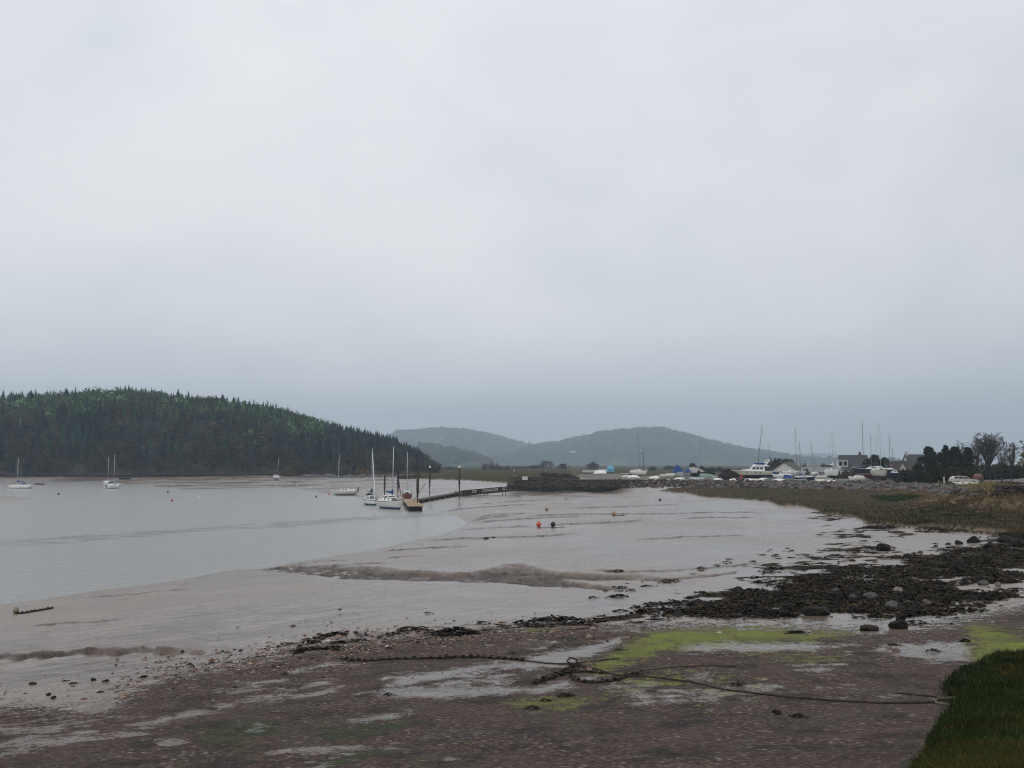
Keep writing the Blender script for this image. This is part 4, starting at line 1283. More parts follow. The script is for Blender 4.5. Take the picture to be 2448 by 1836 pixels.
def sprayhood(root, x, w, z, h, mat, ln=.9):
    mb = MB(); n = 8; vs = []; fs = []
    for i, (dx, k) in enumerate(((0, 1.0), (ln * .45, .98), (ln, .45))):
        for j in range(n + 1):
            a = math.pi * j / n
            vs.append((x + dx, -w / 2 * math.cos(a), z + h * k * math.sin(a) ** .7))
    for i in range(2):
        for j in range(n):
            fs.append((i * (n + 1) + j, i * (n + 1) + j + 1, (i + 1) * (n + 1) + j + 1, (i + 1) * (n + 1) + j))
    mb.add(vs, fs); return mb.build('sprayhood', mat, root, fix=False)

def sailboat(label, p, heading, L, B, free, hull, deckmat=None, draft=.45, mast_h=8.5, mast_x=.06, rake=0.0, boom=None, genoa=None, hood=None, group=None,
             keel=None, keelmat=None, wheelhouse=None, heel=0.0, trim=0.0, stays=True, strake=None, mastmat=None, cab=True, rail=True, outboard=False, mast=True, name='sailboat', boom_up=.0, cabmat=None, rudder=True, boomlen=.36, r=.055, stack=.13):
    root = empty(name, p, heading, label, 'sailboat', group, rx=heel, ry=trim)
    mb, rg = hull_mesh(L, B, free, draft); mb.build('hull', hull, root, smooth=False)
    dk = deckmat or P_WHITE
    deck_mesh(rg).build('deck', dk, root)
    zf = free * .93
    ck = MB(); ck.box((-L * .33, 0, zf + .14), (L * .22, B * .62, .34)); ck.build('cockpit_coaming', dk, root)
    top = zf
    if cab:
        cabin(root, -L * .2, L * .24, B * .66, B * .40, zf - .03, free * .42 + .12, cabmat or dk, slope=.42)
        top = zf + (free * .42 + .12) * .92 - .03
    if wheelhouse:
        cabin(root, -L * .24, L * .05, B * .62, B * .56, zf + .0, wheelhouse, dk, slope=.22, name='wheelhouse', wz=(.5, .9), nwin=3)
    if strake:
        st = MB()
        for s in (-1, 1):
            st.tube([(r_[-1][0], s * (r_[-1][1] + .006), r_[-1][2] - .05) for r_ in rg], .042, 5)
        st.build('rubbing_strake', strake, root)
    if mast: rig(root, L, B, free, L * mast_x, mast_h, top - .02, rg, mastmat, rake, boom, boomlen=boomlen, genoa=genoa, stays=stays, boom_up=boom_up, r=r, stack=stack)
    if rail: rails(root, L, rg, B)
    if hood: sprayhood(root, -L * .22, B * .56, top - .12, .62, hood, L * .12)
    if keel == 'fin':
        kb = MB(); kb.prism([(-L * .10, -draft * .9), (L * .12, -draft * .9), (L * .07, -draft - .8), (-L * .08, -draft - .8)], 'y', -.07, .07); kb.build('keel', keelmat or hull, root)
    elif keel == 'long':
        kb = MB(); kb.prism([(-L * .36, -draft * .35), (L * .20, -draft * .8), (L * .05, -draft - .62), (-L * .34, -draft - .72)], 'y', -.08, .08); kb.build('keel', keelmat or hull, root)
    elif keel == 'bilge':
        for s in (-1, 1):
            kb = MB(); M = Matrix.Rotation(s * R(14), 3, 'X')
            kb.box((L * .0, s * B * .24, -draft - .2), (L * .2, .07, .75), M); kb.build('keel', keelmat or hull, root)
    if rudder:
        rb = MB(); rb.prism([(-L * .5 - .02, free * .8), (-L * .5 - .22, free * .8), (-L * .5 - .3, -draft - .2), (-L * .5 + .02, -draft - .2)], 'y', -.03, .03); rb.build('rudder', keelmat or P_TEAK, root)
    if outboard:
        ob = MB(); ob.box((-L * .5 - .22, .25, free * .95), (.32, .3, .42)); ob.tube([(-L * .5 - .2, .25, free * .8), (-L * .5 - .2, .25, -.3)], .06, 6); ob.build('outboard_motor', P_BLACK, root)
    return root

def cradle(p, heading, L, B, h, label, mat=None):
    label = ' '.join(label.split()[:15])
    root = empty('boat_cradle', p, heading, label, 'boat cradle')
    mt = mat or P_RUST
    fr = MB()
    for s in (-1, 1): fr.box((0, s * B * .3, .12), (L * .5, .12, .12))
    for x in (-L * .22, L * .2): fr.box((x, 0, .12), (.12, B * .6, .116))
    fr.build('base_frame', mt, root)
    for s in (-1, 1):
        for x in (-L * .22, L * .2):
            pr = MB(); pr.tube([(x, s * B * .3, .1), (x, s * B * .40, h)], .05, 6); pr.build('prop', mt, root)
    return root

def trailer(p, heading, L, B, label, mat=None):
    root = empty('boat_trailer', p, heading, label, 'boat trailer')
    fr = MB(); mt = mat or P_STEEL
    for s in (-1, 1): fr.box((0, s * B * .32, .5), (L, .09, .1))
    for x in (-L * .45, 0, L * .3): fr.box((x, 0, .5), (.08, B * .64, .094))
    fr.tube([(L * .5, 0, .5), (L * .75, 0, .45)], .045, 6)
    fr.build('chassis', mt, root)
    for s in (-1, 1):
        wh = empty('wheel', (-L * .12, s * B * .42, .3)); wh.parent = root
        ty = MB(); ty.lathe([(.17, -.09), (.3, -.09), (.31, 0), (.3, .09), (.17, .09)], n=14)
        o = ty.build('tyre', P_BLACK, wh); o.rotation_euler = (math.pi / 2, 0, 0)
        rm = MB(); rm.lathe([(.02, -.06), (.168, -.06), (.168, .06), (.02, .06)], n=12)
        o = rm.build('rim', P_STEEL, wh); o.rotation_euler = (math.pi / 2, 0, 0)
    return root

def upturned(label, p, heading, L, B, H, mat, group=None, name='upturned_dinghy', cat='dinghy'):
    """open dinghy lying keel up"""
    root = empty(name, p, heading, label, cat, group)
    mb, rg = hull_mesh(L, B, H * .55, H * .45, invert=True, stern=.8)
    for v in range(len(mb.v)): x, y, z = mb.v[v]; mb.v[v] = (x, y, z + H * .55)
    mb.build('hull', mat, root, smooth=False)
    kb = MB(); kb.tube([(-L * .44, 0, H * .93), (0, 0, H * 1.01), (L * .36, 0, H * .9)], .03, 4)
    for s in (-1, 1): kb.tube([(r_[-1][0], s * r_[-1][1], .03 + H * .55 - r_[-1][2] * 1.0) for r_ in rg], .028, 4)
    kb.build('keel_band', P_GREYW, root)
    return root

def open_dinghy(label, p, heading, L, B, H, mat, name='dinghy', group=None, heel=0):
    root = empty(name, p, heading, label, 'dinghy', group, rx=heel)
    mb, rg = hull_mesh(L, B, H, .12, stern=.8); mb.build('hull', mat, root)
    ins = MB()
    for k in (4, 8):
        x, y, z = rg[k][-1]; ins.box((x, 0, z * .8), (.22, y * 1.9, .04))
    ins.build('thwart', P_TEAK, root)
    return root

def covered_boat(label, p, heading, L, B, H, cover, hull, ridge=.5, name='covered_boat', tent=True):
    """boat under a canvas cover drawn over a ridge"""
    root = empty(name, p, heading, label, 'boat')
    mb, rg = hull_mesh(L, B, H * .55, .25, stern=.8)
    for v in range(len(mb.v)): x, y, z = mb.v[v]; mb.v[v] = (x, y, z + .3)
    mb.build('hull', hull, root)
    cv = MB(); vs = []; fs = []; n = len(rg); g = random.Random(int(p[0] * 10))
    for i, r_ in enumerate(rg):
        x, y, z = r_[-1]; u = i / (n - 1); rz = z + .3 + H * ridge * (math.sin(math.pi * min(1, .25 + u * .8)) ** .6 if tent else .6) * (1 - .4 * u)
        for s, k in ((-1.04, 0), (-.62, .55), (0, 1), (.62, .55), (1.04, 0)):
            vs.append((x, y * s, (z + .3 - .12) + (rz - z - .3 + .12) * (k + (g.uniform(-.08, .03) if 0 < k < 1 else 0))))
    for i in range(n - 1):
        for j in range(4): fs.append((5 * i + j, 5 * i + j + 1, 5 * i + 6 + j, 5 * i + 5 + j))
    fs += [(0, 1, 2, 3, 4), tuple(5 * (n - 1) + k for k in (4, 3, 2, 1, 0))]
    cv.add(vs, fs); cv.build('cover', cover, root)
    return root

def buoy(px, py, r, mat, label, z=None, sink=.35, name='mooring_buoy', ring=True, group=None, mat2=None):
    p = ground(px, py) if z is None else at(px, py, z)
    root = empty(name, (p.x, p.y, p.z + r * (1 - sink)), 0, label, 'buoy', group)
    mb = MB(); k = 9
    mb.lathe([(max(.001, r * math.sin(math.pi * i / k)), -r * math.cos(math.pi * i / k)) for i in range(k + 1)], n=14)
    mb.build('float', mat, root, smooth=True)
    if ring:
        rb = MB(); rb.tube([(r * .28 * math.cos(a), 0, r * 1.02 + r * .2 * math.sin(a)) for a in [i * math.pi / 5 for i in range(6)]], r * .07, 5); rb.build('eye', P_DARKMETAL, root)
    return root
# ------------------------------------------------------------------ on the river
TOW = R(-90)                                                  # heading of a bow that points at the viewer
H_A = hullmat('hull_white_teal', WHITE, (.022, .10, .14), .30, ((.015, .015, .02), .88, .95))
sailboat('white sailboat with navy sprayhood and teal bottom at the outer end of the pontoon', at(887, 1207, 0), TOW + R(22), 6.2, 2.35, 1.2, H_A,
         mast_h=8.9, mast_x=.08, boom=P_NAVY, genoa=P_WHITE, hood=P_NAVY, strake=P_BLACK, rudder=True, boomlen=.30, r=.07)
H_B = hullmat('hull_cream_blue', (.70, .69, .64), (.020, .055, .12), .32)
sailboat('larger white sailboat with bright blue sail cover and black rubbing strake beside the pontoon', at(936, 1216, 0), TOW + R(33), 7.6, 2.95, 1.4, H_B,
         mast_h=8.6, mast_x=.04, rake=-.03, boom=P_BLUE, genoa=P_NAVY, strake=P_BLACK, wheelhouse=1.0, boomlen=.32, boom_up=.12, r=.075, stack=.17)
H_C = hullmat('hull_redbrown', (.16, .045, .028), (.10, .03, .022), .1)
sailboat('red-brown wooden sailboat with white cabin behind the pontoon deck', at(973, 1196, 0), TOW + R(5), 6.8, 2.2, 1.35, H_C,
         mast_h=8.3, mast_x=.05, boom=None, rudder=True, r=.065)
# boats lying further off
H_W = hullmat('hull_white_dark', WHITE, (.05, .05, .05), .06)
sailboat('white sailboat with blue cockpit cover, farthest upriver before the wooded hill', at(46, 1168, 0), R(176), 7.2, 2.4, .95, H_W,
         mast_h=8.2, mast_x=.10, boom=P_BLUE, hood=P_BLUE, rail=False, r=.065)
sailboat('white sailboat seen stern-on with navy sprayhood, nearer of the moored pair', at(270, 1168, 0), R(88), 7.8, 2.9, 1.15, H_W,
         mast_h=9.3, mast_x=.06, boom=None, hood=P_NAVY, outboard=True, r=.065)
sailboat('white sailboat partly hidden behind the stern-on boat of the moored pair', at(257, 1159.5, 0), R(105), 7.6, 2.6, 1.1, H_W,
         mast_h=8.8, mast_x=.05, boom=None, r=.065)
p = ground(661, 1148)
sailboat('small white sailboat heeled over on the far mud flat', (p.x, p.y, p.z + .75), TOW + R(28), 6.4, 2.4, 1.05, hullmat('hull_white_black', WHITE, (.02, .02, .025), .0),
         mast_h=7.6, mast_x=.05, boom=P_NAVY, keel='bilge', keelmat=P_BLACK, heel=R(-5), rail=False, boom_up=.3, draft=.4)
p = ground(822, 1184)
sailboat('cream sailboat lying aground at the water edge with its rudder raised', (p.x, p.y, p.z + .22), R(176), 6.6, 2.4, .95, hullmat('hull_cream_dark', (.66, .63, .55), (.09, .06, .045), -.02),
         mast_h=8.3, mast_x=.22, boom=None, draft=.28, rudder=False, cabmat=P_WHITE, rail=True, heel=R(4))
rb = empty('raised_rudder', (0, 0, 0)); bpy.data.objects.remove(rb)
last = [o for o in bpy.data.objects if o.get('label', '').startswith('cream sailboat lying')][0]
rd = MB(); rd.prism([(-3.25, .55), (-3.55, .5), (-3.75, 1.75), (-3.45, 1.8)], 'y', -.04, .04); setp(rd.build('rudder', paint('rudder_brown', (.13, .04, .03), .6, .2), last), 'brown rudder tilted up clear of the mud')
tl = MB(); tl.tube([(-3.3, 0, .9), (-2.9, 0, 1.0)], .03, 5); tl.build('tiller', P_TEAK, last)
p = ground(297, 1146)
o = open_dinghy('dark abandoned open boat on the mud below the wood', p, R(170), 6.0, 2.2, .9, paint('dark_hull', (.03, .032, .036), .8, .3), 'rowing_boat')
open_dinghy('small black tender floating past the boat with the blue cover', at(94, 1158.5, 0), R(185), 3.6, 1.4, .42, paint('black_hull', (.012, .012, .016), .6, .2), 'tender')
# tenders at the pontoon
open_dinghy('white rigid tender tied along the pontoon edge', at(988, 1217, 0), R(8), 3.0, 1.3, .42, P_GREYW, 'tender')
covered_boat('small open boat under a blue cover between the two moored sailboats', at(923, 1207, -.25), TOW + R(35), 3.2, 1.5, .9, P_BLUE, P_GREYW, .35)

# ------------------------------------------------------------------ pontoon, gangway and piles
def slab(mb, a, b, w, z0a, z0b, th):
    a = Vector(a); b = Vector(b); d = (b - a); d.z = 0; d.normalize(); nn = Vector((-d.y, d.x, 0)) * w / 2
    A = [a + nn, a - nn, b - nn, b + nn]; zs = [z0a, z0a, z0b, z0b]
    vs = [(q.x, q.y, z) for q, z in zip(A, zs)] + [(q.x, q.y, z - th) for q, z in zip(A, zs)]
    mb.add(vs, [(0, 1, 2, 3), (7, 6, 5, 4), (0, 4, 5, 1), (1, 5, 6, 2), (2, 6, 7, 3), (3, 7, 4, 0)])
q0 = at(984, 1212, .55); q1 = at(972, 1197, .55); q2 = at(1098, 1185, .55)
root = empty('pontoon', (q0.x, q0.y, 0), 0, 'timber-decked floating pontoon with dark floats at the end of the jetty', 'pontoon')
def L_(v): return (v[0] - q0.x, v[1] - q0.y, 0)
db = MB(); slab(db, L_(at(994, 1211, .8)), L_(at(977, 1194, .8)), 2.5, .92, .92, .14); db.build('deck', P_DECK, root)
db = MB(); slab(db, L_(at(986, 1198, .6)), L_(at(1098, 1179, .9)), 1.5, .75, 1.15, .2); db.build('deck', paint('dark_planks', (.085, .065, .05), .9, .3, 4), root)
fb = MB()
A_ = Vector(L_(at(994, 1211, .8))); B_ = Vector(L_(at(977, 1194, .8)))
for k in range(5):
    c = A_.lerp(B_, .08 + .21 * k); fb.box((c.x, c.y, .33), (2.5, 2.2, .88), Matrix.Rotation(math.atan2((B_ - A_).y, (B_ - A_).x), 3, 'Z'))
A2 = Vector(L_(at(990, 1199, .5))); B2 = Vector(L_(at(1090, 1180, .9)))
for k in range(9):
    c = A2.lerp(B2, k / 8.0); fb.box((c.x, c.y, .22 + .48 * k / 8), (2.0, 1.3, .55), Matrix.Rotation(math.atan2((B2 - A2).y, (B2 - A2).x), 3, 'Z'))
fb.build('float', P_BLACK, root)
hb_ = MB()
for k in range(8):
    c = A2.lerp(B2, (k + .5) / 8.0); hb_.box((c.x + .1, c.y - .85, .45 + .5 * k / 8), (1.5, .1, .22), Matrix.Rotation(math.atan2((B2 - A2).y, (B2 - A2).x), 3, 'Z'))
hb_.build('fender', P_BLACK, root)
ms = MB(); ms.tube([A_.lerp(B_, .55) + Vector((0, 0, .6)), A_.lerp(B_, .55) + Vector((2.4, .5, 4.2))], .05, 6); ms.build('derrick', P_DARKMETAL, root)
# gangway up to the quay
ga = at(1092, 1181, .9); gb_ = at(1240, 1163, 2.2)
root = empty('gangway', (ga.x, ga.y, 0), 0, 'long railed gangway sloping up from the pontoon to the stone quay', 'gangway')
A3 = Vector((0, 0, .85)); B3 = Vector((gb_.x - ga.x, gb_.y - ga.y, 1.75))
dd = (B3 - A3); dn_ = Vector((-dd.y, dd.x, 0)).normalized()
wk = MB(); slab(wk, A3, B3, 1.4, A3.z, B3.z, .5); wk.build('walkway', paint('gangway_timber', (.05, .04, .034), .85, .3, 3), root)
for s in (-1, 1):
    rl = MB(); nn = 26
    for k in range(nn + 1):
        c = A3.lerp(B3, k / nn) + dn_ * .68 * s
        rl.tube([c, c + Vector((0, 0, .62))], .045, 5)
    rl.tube([A3 + dn_ * .68 * s + Vector((0, 0, .62)), B3 + dn_ * .68 * s + Vector((0, 0, .62))], .07, 5)
    rl.tube([A3 + dn_ * .68 * s + Vector((0, 0, .3)), B3 + dn_ * .68 * s + Vector((0, 0, .3))], .05, 5)
    rl.build('railing', P_PILE, root, fix=False)
for u0, u1 in ((.05, .2), (.28, .36), (.62, .68), (.86, .99)):
    pn = MB(); a = A3.lerp(B3, u0) + dn_ * -.74; b = A3.lerp(B3, u1) + dn_ * -.74
    pn.add([a, b, b + Vector((0, 0, .58)), a + Vector((0, 0, .58)), a + dn_ * .05, b + dn_ * .05, b + dn_ * .05 + Vector((0, 0, .58)), a + dn_ * .05 + Vector((0, 0, .58))],
           [(0, 1, 2, 3), (7, 6, 5, 4), (0, 4, 5, 1), (1, 5, 6, 2), (2, 6, 7, 3), (3, 7, 4, 0)])
    pn.build('side_panel', P_PILE, root)
for k, u in enumerate((.15, .45, .75)):
    c = A3.lerp(B3, u); z_ = gz(c.x + ga.x, c.y + ga.y)
    lb = MB()
    for s in (-1, 1): lb.tube([(c.x + dn_.x * .5 * s, c.y + dn_.y * .5 * s, z_ - .3), (c.x + dn_.x * .5 * s, c.y + dn_.y * .5 * s, c.z - .1)], .11, 6)
    lb.build('trestle', P_PILE, root)
for px, py, top, r, cap, lb in [
    (919, 1196, 1136, .19, False, 'dark timber pile behind the gap between the two sailboats'),
    (951, 1196, 1122, .20, False, 'brown timber pile standing behind the mast with the blue sail cover'),
    (998, 1215, 1123, .24, False, 'tallest dark pile at the corner of the pontoon deck'),
    (1027, 1187, 1118, .20, True, 'slim grey pile with a white cap midway along the pontoon'),
    (1098, 1190, 1118, .22, True, 'dark pile with a white cap where the gangway begins')]:
    p = at(px, py, 0) if py > 1192 else ground(px, py)
    h = zat(top, p.y) - p.z
    root = empty('mooring_pile', p, 0, lb, 'pile', 'mooring piles along the pontoon')
    mb = MB(); mb.tube([(0, 0, -1.5), (0, 0, h * .5), (.03, 0, h)], [r, r, r * .93], 10); mb.build('shaft', P_PILE, root, smooth=True)
    if cap:
        mb = MB(); mb.lathe([(r * 1.1, h), (r * 1.05, h + .12), (.02, h + .5)], n=10); mb.build('cap', P_WHITE, root)
    mb = MB(); mb.lathe([(r * 1.15, .8), (r * 1.5, .8), (r * 1.5, .95), (r * 1.15, .95)], n=10); mb.build('guide_ring', P_RUST, root)

# ------------------------------------------------------------------ buoys
B_DK = paint('weedy_black', (.02, .018, .017), .7, .3); B_YEL = paint('faded_yellow', (.45, .36, .10), .5, .2); B_OR = paint('faded_orange', (.34, .19, .10), .6, .35)
buoy(1288, 1259, .29, P_ORANGE, 'large round coral-red mooring buoy on the mud', sink=.06)
buoy(1322, 1259, .28, B_DK, 'large black mooring buoy on the mud beside the coral-red one', sink=.06)
buoy(1307, 1220.5, .26, B_OR, 'small weathered orange and black buoy on the mud above the coral-red one', sink=.2)
buoy(1467, 1232, .28, B_OR, 'pale orange buoy half sunk in the mud with a dark trailing rope', sink=.3)
buoy(1353, 1195, .16, P_RED, 'tiny red buoy on the mud below the stone quay', sink=.2)
buoy(1341, 1177, .34, B_DK, 'black buoy at the foot of the stone quay', sink=.1)
buoy(1578, 1197, .26, B_DK, 'dark low buoy on the mud off the tip of the salt marsh', sink=.4)
buoy(38, 1466, .14, paint('brass_buoy', (.20, .15, .09), .5, .35), 'weathered brass-coloured buoy at the near water edge with a weedy rope', sink=.15)
for px, py, r, mt, lb in [
    (786, 1182.5, .32, P_ORANGE, 'orange-red buoy floating at the bow of the stranded cream sailboat'),
    (756, 1189, .28, B_DK, 'dark buoy floating off the bow of the stranded cream sailboat'),
    (742, 1167, .26, P_WHITE, 'white buoy at the edge of the far mud flat beyond the stranded boat'),
    (401, 1178.5, .33, paint('dark_red', (.10, .02, .02), .6, .2), 'dark red buoy floating in mid river, farther of two red ones'),
    (411, 1198.5, .30, P_RED, 'bright red buoy floating in mid river, nearer of two red ones'),
    (475, 1190, .26, P_WHITE, 'white buoy floating in mid river right of the red ones'),
    (140, 1182.5, .34, B_DK, 'dark buoy floating between the farthest sailboat and the moored pair'),
    (73, 1175, .24, P_WHITE, 'small white buoy under the stern of the farthest sailboat'),
    (148, 1151, .36, B_YEL, 'yellow-green buoy at the far edge of the water below the wood')]:
    buoy(px, py, r * .8, mt, lb, z=0.0 if px != 742 else None, sink=.3)
for px, py, s, lb in [(1163, 1289, .30, 'dark weedy lump on the open mud, nearer of a close pair'), (1180, 1286, .22, 'smaller dark weedy lump on the open mud, farther of a close pair'), (704, 1155, .5, 'small dark lump on the far mud flat near the heeled sailboat'), (709, 1161, .4, 'pale lump on the far mud flat near the heeled sailboat')]:
    p = ground(px, py); mb = MB(); vs, fs = ROCKS[px % 6]; mb.add([(v[0] * s, v[1] * s, v[2] * s * .55 + s * .2) for v in vs], fs)
    o = mb.build('mud_lump', rock_mat('weedy_rock', (.012, .010, .009), (.03, .025, .02), .6) if 'pale' not in lb else P_GREYW, smooth=True); o.location = p; setp(o, lb, 'lump')
p0, p1 = ground(957, 1145), ground(1003, 1142)
mb = MB(); nn = 9
for k in range(nn):
    c = p0.lerp(p1, k / (nn - 1)); mb.box((c.x - p0.x, c.y - p0.y, c.z - p0.z + .5), (1.1, .8, 1.6 + .3 * math.sin(k * 2.2)))
o = mb.build('timber_breakwater', P_PILE); o.location = p0; setp(o, 'dark broken line of timbers on the far mud behind the pontoon', 'breakwater')
# ------------------------------------------------------------------ the boat yard and the village behind it
def on(px, D, dz=0.0):
    p = atD(px, D); p.z = gz(p.x, p.y) + dz; return p
def edgeD(px):
    p = YE; xs = [a[0] for a in YARD]; return float(np.interp(px, xs, [q.y for q in p]))
W1 = P_WHITE; WG = P_GREYW
# --- upturned and laid-up dinghies in the front row
for px, L, B, H, mt, hd, lb in [
    (1515, 3.4, 1.5, .75, W1, 10, 'white upturned dinghy before the low white cabin boat and tall bare mast'),
    (1563, 3.0, 1.4, .62, W1, 170, 'small white upturned dinghy alone between the lamp post and the white car'),
    (1625, 2.9, 1.3, .5, W1, 5, 'white upturned dinghy below the larger blue tarpaulin'),
    (1755, 3.0, 1.3, .48, W1, 175, 'white upturned dinghy under the bow of the motor yacht'),
    (1791, 2.6, 1.2, .5, W1, 20, 'white upturned dinghy under the forward part of the motor yacht'),
    (1807, 2.8, 1.2, .48, P_CREAM, 10, 'cream upturned dinghy under the middle of the motor yacht'),
    (1824, 3.0, 1.5, .68, W1, 190, 'largest white upturned dinghy, under the after part of the motor yacht'),
    (1862, 3.0, 1.4, .60, W1, 0, 'white upturned dinghy before the boat with the white cabin astern of the yacht'),
    (1898, 2.0, 1.3, .62, P_CREAM, 75, 'pale upturned dinghy seen end on beside the blue bundled cover'),
    (1957, 3.2, 1.5, .72, P_CREAM, 185, 'cream upturned dinghy before the pale boat and its leaning spars'),
    (1988, 2.9, 1.2, .52, W1, 5, 'white upturned dinghy under the blue-bottomed sailboat on its cradle')]:
    upturned(lb, on(px, edgeD(px) + 3.5, .0), R(hd), L, B, H, mt, 'upturned dinghies along the yard edge')
# --- quay end of the yard
covered_boat('long pale boat under a grey cover beside the white dinghy at the quay end', on(1418, 290, -.2), R(8), 6.5, 2.0, 1.1, P_GREYC, WG, .35)
upturned('white upturned boat between the grey-covered boat and the pale blue van', on(1434, 288), R(170), 3.9, 1.9, 1.0, W1, None)
sailboat('faint small sailboat hull hidden behind the dinghy next to the blue van', on(1436, 300, .35), R(160), 4.8, 1.8, .7, hullmat('hw1', WHITE, WHITE, -1), mast_h=6.6, mast_x=.1, mastmat=P_ALU, rail=False, r=.03, stays=False, rudder=False)
covered_boat('low grey and black dinghy lying behind the yard edge past the van', on(1500, 290, -.35), R(5), 4.6, 1.5, .7, P_GREYC, P_BLACK, .25)
sailboat('white cabin sailboat with a tall dark mast at the middle of the yard', on(1528, 282, .5), TOW + R(35), 6.8, 2.4, 1.0, hullmat('hw2', WHITE, (.3, .3, .3), -.2), mast_h=11.0, mast_x=.02, mastmat=P_ALUD, rail=True, r=.06, rake=.06)
covered_boat('small white sailing dinghy under a cream cover right of the lone upturned one', on(1580, 280, -.3), R(0), 3.8, 1.4, .7, P_GREYC, W1, .3)
covered_boat('boat under a tall creased bright blue tarpaulin', on(1624, 280, 0), TOW + R(15), 5.2, 2.1, 2.5, P_BLUE, WG, 1.0)
covered_boat('boat under a lower blue tarpaulin beside the taller blue one', on(1644, 284, 0), TOW + R(-10), 5.0, 2.2, 2.1, P_BLUE, WG, .9)
sailboat('sailboat under a pale grey tent cover with a slim bare mast', on(1664, 288, .6), TOW + R(20), 6.6, 2.5, 1.0, hullmat('hw3', (.5, .5, .5), (.05, .06, .08), .2), mast_h=10.6, mast_x=.05, mastmat=P_ALU, rail=False, r=.045, stays=False)
covered_boat('boat shape under a pale grey tent cover, drawn over a ridge below the slim mast', on(1666, 283, .15), TOW + R(35), 6.2, 2.6, 2.3, P_GREYC, P_BLACK, .8)
covered_boat('low boat with a flat grey-blue cover before the tent-covered boat', on(1662, 268, -.3), R(4), 5.6, 1.7, .9, paint('slate_canvas', (.10, .14, .19), .8, .2), WG, .3)
covered_boat('boat under a glossy black cover between the grey tent and the yacht', on(1689, 282, .2), R(12), 5.4, 2.2, 1.7, P_BLACKC, P_BLACK, .7)
covered_boat('dinghy under a pale green tarpaulin at the yard edge', on(1694, 262, -.25), R(10), 5.0, 2.0, 1.5, P_GREENC, WG, .7)
covered_boat('dinghy under a second pale green tarpaulin with a folded end', on(1707, 261, -.3), R(40), 3.6, 1.7, 1.3, P_GREENC, WG, .6)
covered_boat('dark boat under a black cover just before the bow of the yacht', on(1736, 262, -.2), R(30), 4.6, 2.0, 1.4, P_BLACKC, P_BLACK, .7)
mb = MB(); mb.prism([(-.9, 0), (.9, 0), (.3, 1.0), (-.4, 1.15)], 'y', -.5, .5); o = mb.build('rusty_frame', P_RUST); o.location = on(1723, 261); setp(o, 'rusty brown frame leaning at the yard edge beside the dark covered boat', 'frame')

covered_boat('dark blue dinghy with pale spots lying between the two white upturned ones', on(1776, edgeD(1776) + 5, -.32), R(6), 4.2, 1.5, .7, P_NAVY, P_NAVY, .3)
covered_boat('low black dinghy lying between the largest upturned one and the next', on(1844, edgeD(1844) + 4, -.32), R(-5), 3.6, 1.4, .7, P_BLACKC, WG, .3)
covered_boat('dinghy under a navy cover behind the largest white upturned one', on(1838, edgeD(1838) + 9, -.2), R(14), 4.4, 1.7, 1.0, P_NAVY, WG, .5)
open_dinghy('grey open dinghy lying behind the pale upturned one seen end on', on(1912, edgeD(1912) + 5, .1), R(8), 3.4, 1.4, .5, WG)
covered_boat('dinghy under a faded grey cover right of the cream upturned one', on(1972, edgeD(1972) + 6, -.25), R(170), 3.6, 1.5, .9, P_GREYC, WG, .45)
covered_boat('small boat under a white cover behind the folded spars', on(1938, edgeD(1938) + 12, -.1), R(20), 4.6, 1.8, 1.3, P_GREYW, W1, .5)
upturned('white upturned tender beside the green tarpaulins', on(1716, edgeD(1716) + 5), R(12), 2.8, 1.3, .55, W1)
covered_boat('low boat with an open white deck before the green tarpaulins', on(1668, edgeD(1668) + 4, -.3), R(-6), 4.4, 1.5, .8, P_GREYW, W1, .25)
covered_boat('brown-covered boat behind the twin blue tarpaulins', on(1608, 290, -.1), R(14), 4.8, 1.9, 1.2, paint('tan_canvas', (.22, .18, .13), .85, .2), WG, .5)
upturned('small cream upturned dinghy left of the tall-masted white cabin boat', on(1498, edgeD(1498) + 5), R(5), 2.8, 1.2, .5, P_CREAM)

